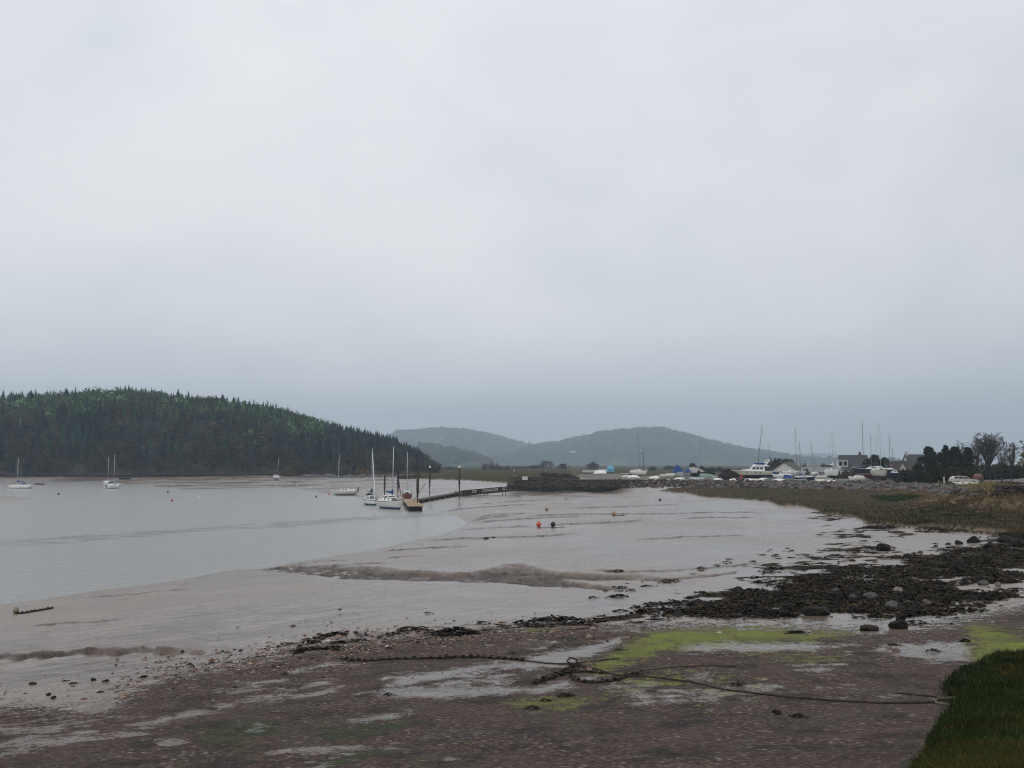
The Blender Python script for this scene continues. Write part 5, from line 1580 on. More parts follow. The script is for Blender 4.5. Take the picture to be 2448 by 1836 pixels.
# --- motor yacht
def motor_yacht(p, hd):
    root = empty('motor_yacht', p, hd, 'large white motor yacht with blue flybridge cover and raked radar arch', 'motor yacht')
    L, B, free = 11.2, 3.6, 1.5
    mb, rg = hull_mesh(L, B, free, .75, stern=.92, fine=2.0, rake=.22, sheer=.22)
    mb.build('hull', hullmat('yacht_hull', (.64, .62, .54), (.016, .018, .03), .26, ((.30, .10, .08), .28, .34)), root)
    deck_mesh(rg).build('deck', P_WHITE, root)
    zf = free * .95
    fd = MB(); fd.prism([(L * .46, zf + .08), (L * .10, zf + .02), (L * .10, zf + .55)], 'y', -B * .26, B * .26); fd.build('foredeck_cabin', P_WHITE, root)
    cabin(root, -L * .22, L * .20, B * .80, B * .60, zf - .05, 1.25, P_WHITE, slope=.30, name='saloon', wz=(.35, .85), nwin=3)
    fl = MB(); fl.prism([(-L * .34, zf + 1.2), (L * .05, zf + 1.2), (L * .0, zf + 1.75), (-L * .30, zf + 1.6)], 'y', -B * .36, B * .36); fly = fl.build('flybridge', P_WHITE, root)
    cv = MB(); cv.prism([(-L * .25, zf + 1.62), (L * .0, zf + 1.75), (-L * .02, zf + 2.12), (-L * .20, zf + 2.2), (-L * .25, zf + 2.0)], 'y', -B * .33, B * .33); cv.build('flybridge_cover', P_BLUE, fly)
    ar = MB()
    for s in (-1, 1): ar.prism([(-L * .17, zf + 1.2), (-L * .24, zf + 1.2), (-L * .36, zf + 3.1), (-L * .33, zf + 3.15)], 'y', s * B * .36 - .07, s * B * .36 + .07)
    ar.box((-L * .345, 0, zf + 3.08), (.4, B * .72, .14)); arch = ar.build('radar_arch', P_WHITE, root)
    rd = MB(); rd.lathe([(.02, 0), (.28, .02), (.28, .2), (.02, .26)], (-L * .345, 0, zf + 3.16), 12); rd.build('radar', P_GREYW, arch)
    wl = MB(); wl.tube([(-L * .35, .8, zf + 3.1), (-L * .40, .8, zf + 5.0)], .015, 4); wl.build('aerial', P_DARKMETAL, arch)
    for k in range(4):
        for s in (-1, 1):
            x = L * (.22 - .105 * k); q = sheer_at(rg, x)
            wd_ = MB(); wd_.lathe([(.001, 0), (.17, .0), (.17, .03), (.001, .035)], n=12)
            o = wd_.build('porthole', P_GLASS, root); o.location = (x, s * (q[1] * .965 + .02), q[2] * .70); o.rotation_euler = (-s * math.pi / 2, 0, 0); o.scale = (1.25, .8, 1)
    bc = MB(); bc.prism([(-L * .50, .45), (-L * .40, .45), (-L * .40, 1.45), (-L * .44, 1.5), (-L * .54, .5)], 'y', -B * .47, B * .47); bc.build('stern_cover', P_BLUE, root)
    rails(root, L, rg, B)
    rb_ = MB()
    for s in (-1, 1): rb_.tube([(r_[-1][0], s * (r_[-1][1] + .01), r_[-1][2] - .18) for r_ in rg], .05, 5)
    rb_.build('rubbing_strake', P_GREYW, root)
    return root
py_ = on(1804, 262, .95)
motor_yacht(py_, R(181))
cradle((py_.x, py_.y, py_.z - .95), R(1), 9, 3.4, .95, 'rusty cradle of beams and props under the motor yacht')
mb = MB(); mb.box((0, 0, .6), (.9, .6, 1.2), taper=.8); mb.tube([(0, 0, 1.1), (.3, 0, 1.5)], .05, 5); o = mb.build('oil_drum', P_RED); o.location = on(1771, 259); setp(o, 'red tank standing under the forward keel of the yacht', 'tank')
# --- sailing yachts ashore
def ashore(label, px, D, lift, heading, L, B, free, hull, cr=True, **kw):
    p = on(px, D, lift)
    s_ = sailboat(label, p, heading, L, B, free, hull, **kw)
    if cr: cradle((p.x, p.y, p.z - lift), heading, L * .7, B, lift + .1, 'beams and props under the ' + ' '.join(label.split()[:11]).rstrip(','))
    return s_
ashore('sailboat hidden behind the yacht with a tall dark leaning mast', 1809, 275, 1.2, TOW + R(160), 8.4, 2.7, 1.1, hullmat('hy1', WHITE, (.03, .03, .05), .1), mast_h=13.2, mast_x=.0, mastmat=P_ALUD, heel=R(7), r=.075, rail=False)
ashore('sailboat hidden behind the radar arch with a thin grey mast', 1841, 292, .9, TOW + R(170), 7.0, 2.4, .9, hullmat('hy2', WHITE, (.03, .05, .05), .1), mast_h=8.6, mast_x=.0, mastmat=P_ALUD, r=.05, rail=False, stays=False)
ashore('white motor cruiser with low cabin and no mast astern of the yacht', 1868, 258, .45, R(184), 5.2, 2.1, 1.0, hullmat('hy3', WHITE, (.5, .5, .48), .0), mast=False, rail=False)
covered_boat('bundled blue cover over a dinghy beside the pale upturned one', on(1887, 250, -.25), R(10), 3.0, 1.6, 1.35, P_BLUE, WG, .7)
mb = MB(); mb.tube([(-.6, 0, .45), (.6, 0, .45)], .45, 10); o = mb.build('barrel', P_RED); o.location = on(1899, 254, -.02); setp(o, 'dark red barrel lying behind the blue bundled cover', 'barrel')
ashore('white sailboat with high hull and tallest mast before the white-gabled bungalow', 1897, 272, .95, R(10), 7.4, 2.6, 1.15, hullmat('hy4', (.62, .62, .60), (.45, .45, .43), .1), mast_h=12.0, mast_x=.12, mastmat=P_ALUD, rail=True, r=.06)
ashore('grey-white sailboat with thick shorter mast, stern towards the stone slope', 1913, 266, .9, TOW + R(-25), 6.8, 2.4, 1.1, hullmat('hy5', (.48, .48, .48), (.3, .3, .3), .1), mast_h=8.0, mast_x=.0, mastmat=P_ALUD, rail=False, r=.075)
ashore('dark blue sailboat with white deck and blue cockpit cover, its mast down', 1923, 247, .25, R(5), 5.6, 2.1, .85, hullmat('hy6', (.02, .03, .09), (.03, .03, .05), .1), mast=False, hood=P_BLUE, rail=True)
ashore('sailboat with crooked leaning mast before the grey-roofed bungalow', 1949, 290, .8, TOW + R(150), 6.6, 2.3, .9, hullmat('hy7', (.5, .5, .5), (.1, .1, .12), .1), mast_h=9.2, mast_x=.0, mastmat=P_ALUD, heel=R(-7), r=.06, rail=False)
ashore('pale grey boat with folded spars behind the cream dinghy', 1960, 252, .3, R(175), 5.2, 2.0, .9, hullmat('hy8', (.52, .52, .50), (.2, .18, .16), .0), mast=False, rail=False)
sp = MB(); sp.tube([(-.4, 0, .2), (-2.0, .3, 4.0)], .05, 5); sp.tube([(.3, .2, .2), (.2, .2, 3.2)], .04, 5); o = sp.build('spare_spars', P_ALU); o.location = on(1974, 255, .6); setp(o, 'pair of bare spars propped up beside the blue-bottomed sailboat', 'spars')
ashore('white sailboat with dark blue bottom seen bow-on with pale mast', 1990, 250, 1.35, TOW + R(4), 6.8, 2.7, 1.55, hullmat('hy9', WHITE, (.02, .035, .12), .12), mast_h=9.6, mast_x=.05, mastmat=P_ALU, boom=P_WHITE, keel='fin', keelmat=P_NAVY, draft=.6, r=.05)
ashore('long navy sailboat with white stripe and red bottom, seen side-on', 2087, 247, 1.55, R(178), 10.2, 3.1, 1.55, hullmat('hy10', (.012, .015, .035), (.12, .015, .025), .12, ((.7, .7, .7), .12, .24)), deckmat=P_WHITE, mast_h=12.0, mast_x=.24, mastmat=P_ALUD, boom=P_BLACKC, keel='long', draft=.8, r=.075, strake=P_WHITE)
mz = MB(); mz.tube([(0, 0, 0), (0, 0, 8.6)], .06, 6); mz.tube([(0, 0, 1.0), (1.8, 0, 1.0)], .05, 5); o = mz.build('mizzen_mast', P_ALUD); last = [q for q in bpy.data.objects if q.get('label', '').startswith('long navy sailboat')][0]; o.parent = last; o.location = (.4, 0, 1.5)
ashore('cream sailboat with white wheelhouse, grey bottom and the tallest pale mast, bow-on', 2103, 232, 1.5, TOW + R(-2), 7.6, 3.0, 1.35, hullmat('hy11', (.62, .60, .52), (.09, .12, .15), .05), wheelhouse=.95, mast_h=11.0, mast_x=.08, mastmat=P_ALU, draft=.7, strake=paint('brown_strake', (.14, .06, .035), .6, .2), keel='bilge', keelmat=P_BLACK, r=.055)
ashore('sailboat with red deck gear and dark mast right of the wheelhouse boat', 2128, 256, 1.4, TOW + R(165), 7.4, 2.6, 1.2, hullmat('hy12', (.05, .02, .025), (.14, .02, .03), .2), mast_h=9.2, mast_x=.0, mastmat=P_ALUD, boom=paint('red_canvas', (.25, .05, .04), .8, .2), r=.06)
ashore('dark blue boat with white cabin and short mast next to the pink-white gable', 2137, 240, .9, R(188), 5.4, 2.2, 1.15, hullmat('hy13', (.02, .03, .07), (.02, .02, .03), .0), mast_h=5.6, mast_x=.05, mastmat=P_ALUD, r=.05, rail=False)
p = on(2046, 234, .62)
s_ = sailboat('small white cabin cruiser on a road trailer, left of the navy sailboat', p, R(178), 3.9, 1.6, .78, hullmat('hy14', WHITE, (.7, .7, .68), -.5), mast=False, rail=False, rudder=False, draft=.25)
s_['category'] = 'cabin cruiser'
trailer((p.x, p.y, p.z - .62), R(178), 4.2, 1.8, 'grey road trailer under the small white cabin cruiser')
s_ = ashore('low white car-sized cabin boat behind the white dinghy right of the lamp post', 1598, 282, .25, R(175), 5.0, 1.9, .7, hullmat('hy15', WHITE, WHITE, -1), mast=False, rail=False, cr=False, rudder=False)

# ------------------------------------------------------------------ vehicles
def vehicle(name, label, cat, p, hd, L, W, H, prof, glass, col, wheel=.32, wb=.58, hub=P_STEEL):
    """body from a side profile (lower body, then glasshouse)"""
    root = empty(name, p, hd, label, cat)
    body = MB()
    lo = prof
    n = len(lo)
    vs = []
    for yk in (-1, -.86, .86, 1):
        for x, z in lo:
            inset = 0 if abs(yk) == 1 else 0
            zz = z
            if abs(yk) == 1 and z > H * .58: y = W / 2 * (1 - .30 * (z - H * .58) / (H * .42)) * yk
            elif abs(yk) == 1: y = W / 2 * yk
            else: y = W / 2 * yk * (1 - (.22 * (z - H * .58) / (H * .42) if z > H * .58 else 0)); zz = z * 1.012
            vs.append((x, y, zz))
    fs = []
    for a in range(3):
        for i in range(n):
            j = (i + 1) % n; fs.append((a * n + i, (a + 1) * n + i, (a + 1) * n + j, a * n + j))
    fs += [tuple(range(n - 1, -1, -1)), tuple(range(3 * n, 4 * n))]
    body.add(vs, fs); bo = body.build('body', col, root)
    def side(x, z, s, e=.015):
        k = 1 - (.30 * (z - H * .58) / (H * .42) if z > H * .58 else 0)
        return (x, s * (W / 2 * k + e), z)
    for poly in glass:
        for s in (-1, 1):
            m_ = MB(); m_.add([side(x, z, s) for x, z in poly], [tuple(range(len(poly)))]); m_.build('side_window', P_GLASS, root, fix=False)
    # front and back screens follow the slopes of the profile
    for (xa, za), (xb, zb) in ((prof[3], prof[4]), (prof[6], prof[7])):
        m_ = MB(); dx, dz = xb - xa, zb - za
        nrm = Vector((-dz, 0, dx)).normalized() * (.02)
        if nrm.z < 0: nrm = -nrm
        def q(f, s):
            x, z = xa + dx * f, za + dz * f; k = 1 - (.22 * (z - H * .58) / (H * .42) if z > H * .58 else 0)
            return (x + nrm.x, s * W / 2 * .80 * k, z * 1.012 + nrm.z)
        m_.quad(q(.1, -1), q(.1, 1), q(.9, 1), q(.9, -1)); m_.build('windscreen', P_GLASS, root, fix=False)
    for sx in (-1, 1):
        for s in (-1, 1):
            wh = empty('wheel', (sx * L * wb / 2 + L * .01, s * (W / 2 - .09), wheel)); wh.parent = root
            ty = MB(); ty.lathe([(wheel * .6, -.1), (wheel * .97, -.1), (wheel, 0), (wheel * .97, .1), (wheel * .6, .1)], n=18)
            o = ty.build('tyre', P_BLACK, wh); o.rotation_euler = (math.pi / 2, 0, 0)
            rm = MB(); rm.lathe([(.02, -.11), (wheel * .62, -.095), (wheel * .62, .095), (.02, .11)], n=14); o = rm.build('rim', hub, wh); o.rotation_euler = (math.pi / 2, 0, 0)
    for s in (-1, 1):
        h1 = MB(); h1.box((L / 2 - .1, s * W * .36, H * .46), (.2, .34, .14)); h1.build('headlight', P_GREYW, root)
        h2 = MB(); h2.box((-L / 2 + .06, s * W * .41, H * .56), (.12, .22, .24)); h2.build('tail_light', P_RED, root)
        mr = MB(); mr.box((L * .16, s * (W / 2 + .08), H * .64), (.12, .18, .13)); mr.build('mirror', col, root)
    bp = MB(); bp.box((L / 2 - .02, 0, .34), (.14, W * .92, .2)); bp.box((-L / 2 + .02, 0, .36), (.14, W * .92, .2)); bp.build('bumper', P_DARKMETAL, root)
    return root
SILVER = paint('silver_paint', (.50, .47, .41), .28, .05, metal=.35)
c0 = ground(2304, 1157.5)
vehicle('parked_car', 'silver estate car parked on the turf edge before the dark hedge', 'car', (c0.x, c0.y, c0.z), R(-4), 4.75, 1.8, 1.5,
        [(-2.34, .26), (2.30, .26), (2.36, .62), (2.15, .84), (1.05, .96), (.25, 1.42), (-.9, 1.5), (-1.75, 1.42), (-2.28, .98), (-2.38, .6)],
        [[(.92, .99), (.22, 1.36), (-.30, 1.41), (-.30, .98)], [(-.38, .98), (-.38, 1.41), (-1.15, 1.42), (-1.15, .99)], [(-1.22, 1.0), (-1.22, 1.41), (-1.72, 1.37), (-2.02, 1.04)]], SILVER)
v0 = on(1459, 292)
vehicle('parked_van', 'pale blue van parked facing the water beside the upturned boat', 'van', v0, TOW + R(-3), 4.6, 2.2, 2.45,
        [(-2.28, .3), (2.22, .3), (2.3, .75), (2.25, 1.15), (1.75, 1.35), (1.15, 2.2), (.7, 2.42), (-2.1, 2.45), (-2.25, 2.2), (-2.3, .6)],
        [[(1.6, 1.4), (1.12, 2.1), (.5, 2.2), (.5, 1.4)], [(.3, 1.4), (.3, 2.2), (-.8, 2.2), (-.8, 1.4)], [(-1.0, 1.4), (-1.0, 2.2), (-2.0, 2.2), (-2.0, 1.4)]],
        paint('sky_blue_paint', (.10, .34, .50), .35, .06), wheel=.34)
c1 = on(2337, 182)
vehicle('parked_car', 'dark car with red lamps half hidden in the bushes beyond the silver estate', 'car', c1, R(60), 4.1, 1.7, 1.45,
        [(-2.0, .26), (1.95, .26), (2.02, .6), (1.85, .82), (.9, .94), (.2, 1.4), (-.7, 1.45), (-1.4, 1.36), (-1.95, .95), (-2.03, .6)],
        [[(.75, .97), (.16, 1.34), (-.30, 1.38), (-.30, .97)], [(-.38, .97), (-.38, 1.38), (-1.3, 1.33), (-1.65, 1.0)]], paint('dark_red_car', (.10, .018, .016), .3, .06))
p = ground(2308, 1160)
open_dinghy('white open rowing boat lying on the grass in front of the silver car', (p.x, p.y, p.z + .02), R(172), 3.9, 1.3, .42, W1, 'rowing_boat', heel=R(-16))

# ------------------------------------------------------------------ street furniture
def lantern(px, D, top, label, group):
    p = on(px, D); h = zat(top, D) - p.z
    root = empty('street_lamp', p, 0, label, 'street lamp', group)
    mb = MB(); mb.lathe([(.13, -.1), (.13, .5), (.09, .6), (.065, .9), (.05, h - .75), (.05, h - .7), (.02, h - .68)], n=10); mb.build('post', P_DARKMETAL, root)
    mb = MB(); mb.tube([(-.28, 0, h - 1.15), (.28, 0, h - 1.15)], .025, 6); mb.build('ladder_bar', P_DARKMETAL, root)
    mb = MB(); mb.lathe([(.09, h - .68), (.19, h - .30), (.17, h - .28), (.02, h - .28)], n=6); mb.build('lamp_glass', paint('lamp_glass', (.35, .36, .36), .15, .1), root)
    mb = MB(); mb.lathe([(.27, h - .28), (.14, h - .14), (.05, h - .08), (.03, h), (.005, h + .1)], n=6); mb.build('lamp_roof', P_DARKMETAL, root)
lantern(2416, 130, 1073, 'black lantern-topped lamp post standing nearest the stone wall', 'black lantern lamp posts by the road')
lantern(2393, 150, 1083, 'black lantern-topped lamp post farther along the road', 'black lantern lamp posts by the road')
p = on(1538, 300); h = zat(1077, 300) - p.z
root = empty('street_lamp', p, 0, 'tall grey lamp post with a short arm amid the laid-up boats', 'street lamp')
mb = MB(); mb.tube([(0, 0, -.2), (0, 0, h)], [.10, .07], 8); mb.tube([(0, 0, h - .05), (-.75, 0, h + .05)], .05, 6); mb.build('post', P_DARKMETAL, root)
mb = MB(); mb.box((-.62, 0, h + .05), (.8, .3, .16)); mb.build('lamp_head', P_WHITE, root)
p = ground(2257, 1155.5); mb = MB(); hh = zat(1142, p.y) - p.z
root = empty('marker_post', p, 0, 'slim white marker post on the turf left of the silver car', 'post')
mb.box((0, 0, hh / 2), (.16, .12, hh)); mb.build('shaft', P_WHITE, root)
mb = MB(); mb.box((0, -.01, hh + .1), (.3, .14, .2)); mb.build('cap', P_GREYW, root)
for k, (px, top) in enumerate([(2367, 1139), (2393, 1139.5), (2345, 1139)]):
    p = on(px, 158 + k * 3); h = zat(top, p.y) - p.z
    mb = MB(); mb.tube([(0, 0, -.1), (0, 0, h), (0, 0, h + .08)], [.06, .06, .01], 6); mb.box((0, 0, h * .6), (.16, .16, .06)); o = mb.build('fence_post', P_DARKMETAL); o.location = p
    setp(o, ['dark short post between the dark car and the lamp posts', 'dark short post behind the farther lantern lamp post', 'dark short post beside the half-hidden dark car'][k], 'post', 'short dark posts along the road')

# ------------------------------------------------------------------ houses
P_RENDERW = paint('white_render', (.62, .62, .60), .9, .1, 1.5, spec=.1)
P_RENDERP = paint('pinkish_render', (.50, .45, .42), .9, .1, 1.5, spec=.1)
P_SLATE = paint('slate_roof', (.045, .048, .055), .7, .25, 4)
P_TILE = paint('brown_roof', (.055, .045, .040), .85, .25, 4)
P_OLIVE = paint('mossy_roof', (.085, .080, .055), .9, .25, 3)
P_GREYR = paint('grey_sheet_roof', (.20, .21, .22), .7, .15, 2)
P_BRICK = paint('chimney_brick', (.11, .05, .04), .9, .3, 8)
def house(label, px, D, w, d, hw, hr, roofm, wallm, rot=0.0, windows=(), chim=None, name='house', eave=.35, z=None, gable=True, doors=()):
    """ridge runs along local x; gables at +-w/2; the long front faces -y"""
    p = on(px, D) if z is None else atD(px, D, z)
    root = empty(name, p, rot, label, 'house')
    wl = MB()
    wl.prism([(-d / 2, -1), (d / 2, -1), (d / 2, hw), (0, hr), (-d / 2, hw)], 'x', -w / 2, w / 2); wl.build('wall', wallm, root)
    rf = MB(); th = .16; k = (hr - hw) / (d / 2)
    for s in (-1, 1):
        y0 = s * (d / 2 + eave); z0 = hw - k * eave
        rf.prism([(y0, z0 + .03), (0, hr + .03), (0, hr + .03 + th), (y0, z0 + .03 + th)], 'x', -w / 2 - eave, w / 2 + eave)
    roof = rf.build('roof', roofm, root)
    if chim:
        ck = MB(); ck.box((chim[0], 0, hr + .3), (.7, .7, 1.5)); ck.lathe([(.13, hr + 1.05), (.13, hr + 1.5), (.1, hr + 1.5)], (chim[0], 0, 0), 8); ck.build('chimney', chim[1], roof)
    def pane(c, s, ax, nm='window'):
        fr = MB(); fr.box(c, (s[0] + .16, .10, s[1] + .16) if ax == 'y' else (.10, s[0] + .16, s[1] + .16)); f = fr.build(nm, P_WHITE if nm == 'window' else P_TEAK, root)
        off = -.03 if c[1] < 0 else .03
        cc = (c[0], c[1] + off, c[2]) if ax == 'y' else (c[0] + (.03 if c[0] > 0 else -.03), c[1], c[2])
        gl = MB(); gl.box(cc, (s[0], .10, s[1]) if ax == 'y' else (.10, s[0], s[1])); gl.build('pane' if nm == 'window' else 'panel', P_GLASS, f)
    for (face, u, z_, ww, hh) in windows:
        if face == 'front': pane((u, -d / 2, z_), (ww, hh), 'y')
        elif face == 'gable+': pane((w / 2, u, z_), (ww, hh), 'x')
        else: pane((-w / 2, u, z_), (ww, hh), 'x')
    return root
# white-gabled bungalow: gable faces the viewer
house('white-gabled bungalow with mossy roof behind the highest white sailboat', 1884, 325, 10, 8.2, 2.5, 5.2, P_OLIVE, P_RENDERW, R(60), [('gable-', -2.2, 1.5, 1.5, 1.2), ('gable-', 1.0, 1.2, 1.1, 1.9), ('gable-', 2.3, 1.2, .8, 1.9), ('front', 0, 1.6, 1.4, 1.1)], None, 'bungalow')
house('low bungalow with pale grey sheet roof behind the leaning mast', 1946, 318, 8.0, 6.0, 2.0, 3.5, P_GREYR, paint('dark_timber_wall', (.16, .14, .12), .9, .2), R(-14), [('front', -2.4, 1.2, 1.6, 1.2), ('front', .2, 1.2, 1.4, 1.3), ('gable+', 0, 1.2, 1.6, 1.6)], None, 'bungalow')
h3 = house('white house with steep dark roof, red chimney and flat dormer', 2040, 320, 8.6, 7.4, 2.9, 7.6, P_SLATE, P_RENDERW, R(-8), [('front', -2.6, 1.3, 1.3, 1.5), ('front', -.6, 1.3, 1.5, 1.5), ('gable-', -1.0, 4.6, 1.2, 1.5)], (2.2, P_BRICK))
e_ = MB(); e_.box((-6.4, -.8, 1.45), (4.6, 6.0, 2.9)); ex_ = e_.build('extension', P_RENDERW, h3)
e_ = MB(); e_.box((-6.4, -.8, 3.02), (5.2, 6.6, .24)); e_.build('flat_roof', P_GREYW, ex_)
for k in (-1.3, .6):
    e_ = MB(); e_.box((-6.4 + k, -3.83, 1.5), (1.3, .1, 1.7)); e_.build('window', P_GLASS, ex_)
e_ = MB(); e_.box((-4.0, -1.6, 4.6), (3.2, 3.0, 2.6)); dr_ = e_.build('dormer', P_RENDERW, h3)
e_ = MB(); e_.box((-4.0, -1.6, 5.98), (3.7, 3.5, .2)); e_.build('dormer_roof', P_GREYW, dr_)
for k in (-.75, .75):
    e_ = MB(); e_.box((-4.0 + k, -3.12, 4.9), (1.1, .1, 1.4)); e_.build('window', P_GLASS, dr_)
h4 = house('pink-white house with two gables and brown roof left of the dark pine', 2160, 300, 7.2, 6.4, 2.3, 5.4, P_TILE, P_RENDERP, R(6), [('front', -1.6, 1.2, 1.0, 1.1)])
for sx in (-3.0, 3.6):
    e_ = MB(); e_.prism([(sx - 1.9, -1), (sx + 1.9, -1), (sx + 1.9, 1.8), (sx, 4.9), (sx - 1.9, 1.8)], 'y', -5.0, -2.4); gb = e_.build('gable', P_RENDERP, h4)
    e_ = MB()
    for s in (-1, 1): e_.prism([(sx, 4.95), (sx + s * 2.25, 1.3), (sx + s * 2.25, 1.5), (sx, 5.18)], 'y', -5.25, -.2)
    e_.build('gable_roof', P_TILE, gb)
house('taller slate-roofed house with cream chimney behind the two-gabled one', 2187, 330, 6.6, 6.0, 4.0, 7.9, P_SLATE, P_RENDERW, R(5), [], (-3.0, P_RENDERP))
q = on_hill(1369, 1081)
house('tiny white farmhouse high on the slope of the far hill', 1369, q.y, 22, 11, 4.5, 8, P_SLATE, P_RENDERW, 0, [('front', -5, 2.2, 1.6, 1.6), ('front', 5, 2.2, 1.6, 1.6)], None, 'farmhouse', z=q.z)

# ------------------------------------------------------------------ stone quay
STONE = rock_mat('quay_stone', (.050, .040, .036), (.115, .090, .078), .95)
STONEW = rock_mat('quay_stone_wet', (.012, .012, .011), (.045, .042, .038), .6)
MORT = rock_mat('quay_core', (.022, .018, .016), (.06, .048, .042), .95)
def stone_wall(name, label, cat, path, z0f, z1, courses, slen, seed, batter=.35, depthb=2.0, wetz=1.2, cap=True, top_flat=None):
    """wall of single stones laid in rough courses along a path"""
    g = random.Random(seed)
    root = empty(name, (path[0].x, path[0].y, 0), 0, label, cat)
    o0 = path[0]
    mb = MB(); mw = MB(); core = MB()
    for a, b in zip(path[:-1], path[1:]):
        d = Vector((b.x - a.x, b.y - a.y, 0)); L = d.length; d.normalize(); nn = Vector((d.y, -d.x, 0))
        za0, zb0 = z0f(a), z0f(b); za1, zb1 = z1(a), z1(b)
        A = Vector((a.x - o0.x, a.y - o0.y, 0)); B_ = Vector((b.x - o0.x, b.y - o0.y, 0))
        inn = -nn * depthb
        q = nn * batter * .8
        vs = [A + q + Vector((0, 0, za0 - .5)), B_ + q + Vector((0, 0, zb0 - .5)), B_ + Vector((0, 0, zb1 - .12)), A + Vector((0, 0, za1 - .12)), A + inn + Vector((0, 0, za0 - .5)), B_ + inn + Vector((0, 0, zb0 - .5)), B_ + inn + Vector((0, 0, zb1 - .12)), A + inn + Vector((0, 0, za1 - .12))]
        core.add(vs, [(0, 1, 2, 3), (5, 4, 7, 6), (3, 2, 6, 7), (4, 0, 3, 7), (1, 5, 6, 2)])
        for c in range(courses):
            f = (c + .5) / courses
            x = g.uniform(-.4, 0)
            while x < L:
                w_ = slen * g.uniform(.6, 1.5); u = (x + w_ / 2) / L
                u = min(max(u, 0), 1)
                zb = za0 + (zb0 - za0) * u; zt = za1 + (zb1 - za1) * u; hh = (zt - zb) / courses
                pt = A + d * (u * L) + nn * (batter * (1 - f)) + Vector((0, 0, zb + hh * (c + .5) + g.uniform(-.06, .06)))
                vs_, fs_ = ROCKS[g.randrange(6)]
                M = Matrix.Rotation(math.atan2(d.y, d.x), 3, 'Z')
                (mw if pt.z < wetz + g.uniform(-.25, .25) else mb).add([pt + M @ Vector((v[0] * w_ * .6, v[1] * .4, v[2] * hh * .62)) for v in vs_], fs_)
                x += w_
    core.build('core', MORT, root)
    mb.build('stonework', STONE, root, smooth=True, fix=False)
    mw.build('wet_stonework', STONEW, root, smooth=True, fix=False)
    return root
qp = [atD(px, D) for px, D in ((1222, 262), (1238, 252), (1290, 251), (1345, 251), (1400, 251), (1480, 253), (1560, 257), (1650, 260))]
ztops = [zat(y_, D) for y_, D in ((1139, 262), (1138.5, 252), (1139, 251), (1146, 251), (1146, 251), (1145.8, 253), (1147.5, 257), (1150, 260))]
def qz(a): return ztops[min(range(len(qp)), key=lambda k: (qp[k] - a).length)]
stone_wall('quay', 'dark rubble-stone quay running out to the head of the gangway', 'quay', qp, lambda a: gz(a.x, a.y - 1.5) - .1, qz, 11, .75, 4, 1.4, 9.0, 1.6)
pp = [atD(px, D) for px, D in ((1293, 262), (1340, 262), (1368, 263), (1385, 264))]
zp = [zat(y_, D) for y_, D in ((1130.5, 262), (1130.5, 262), (1133, 263), (1142, 264))]
stone_wall('parapet', 'square stone parapet block standing on top of the quay', 'parapet', pp, lambda a: qz(a) - .4, lambda a: zp[min(range(4), key=lambda k: (pp[k] - a).length)], 4, .8, 8, .1, 1.6, -9)
# quay top fill up to the yard
fl = MB(); a = qp[1]; q_ = [qp[0], qp[1], qp[2], qp[3]]
p = atD(1255, 249.6); zb_ = zat(1147, 249.6); zt_ = zat(1139, 249.6)
root = empty('notice_board', (p.x, p.y, zb_), 0, 'white rectangular notice board fixed to the face of the quay', 'sign')
mb = MB(); mb.box((0, 0, (zt_ - zb_) / 2), (1.35, .06, (zt_ - zb_) * .95)); bd = mb.build('board', P_WHITE, root)
mb = MB()
for s in (-1, 1): mb.box((s * .5, .25, (zt_ - zb_) / 2 - .3), (.08, .44, 1.2))
mb.build('bracket', P_DARKMETAL, root)
mb = MB()
for k in range(4): mb.box((g.uniform(-.08, .08), -.036, .25 + .17 * k), (1.0 - .12 * (k % 2), .012, .05))
mb.build('lettering', P_DARKMETAL, bd)
p = atD(1232, 262); zb_ = zat(1142, 262); zt_ = zat(1137, 262)
root = empty('notice_plate', (p.x, p.y, zb_), 0, 'small white plate on the end corner of the quay beside the post', 'sign')
mb = MB(); mb.box((0, 0, (zt_ - zb_) / 2), (.34, .06, .62)); mb.build('plate', P_WHITE, root)
mb = MB(); mb.tube([(0, .06, -.8), (0, .06, .9)], .035, 6); mb.build('stake', P_DARKMETAL, root)
p = atD(1233.5, 264); zb_ = zat(1139, 264); hh = zat(1122, 264) - zb_
root = empty('harbour_light', (p.x, p.y, zb_), 0, 'short dark post with small lamp at the outer end of the quay', 'harbour light')
mb = MB(); mb.tube([(0, 0, -.5), (0, 0, hh)], [.13, .1], 8); mb.build('post', P_DARKMETAL, root)
mb = MB(); mb.lathe([(.1, hh * .72), (.14, hh * .78), (.12, hh * .9), (.02, hh * .92)], (-.34, 0, 0), 8); mb.build('lamp', P_WHITE, root)
p = atD(1305, 268); zb_ = zat(1132, 268); hh = zat(1106, 268) - zb_
root = empty('navigation_pole', (p.x, p.y, zb_), 0, 'thin pale pole rising above the parapet block on the quay', 'pole')
mb = MB(); mb.tube([(0, 0, -1.0), (0, 0, hh)], [.07, .05], 6); mb.build('shaft', P_GREYW, root)
mb = MB(); mb.lathe([(.16, -.2), (.16, .3), (.08, .36)], n=8); mb.build('collar', P_DARKMETAL, root)

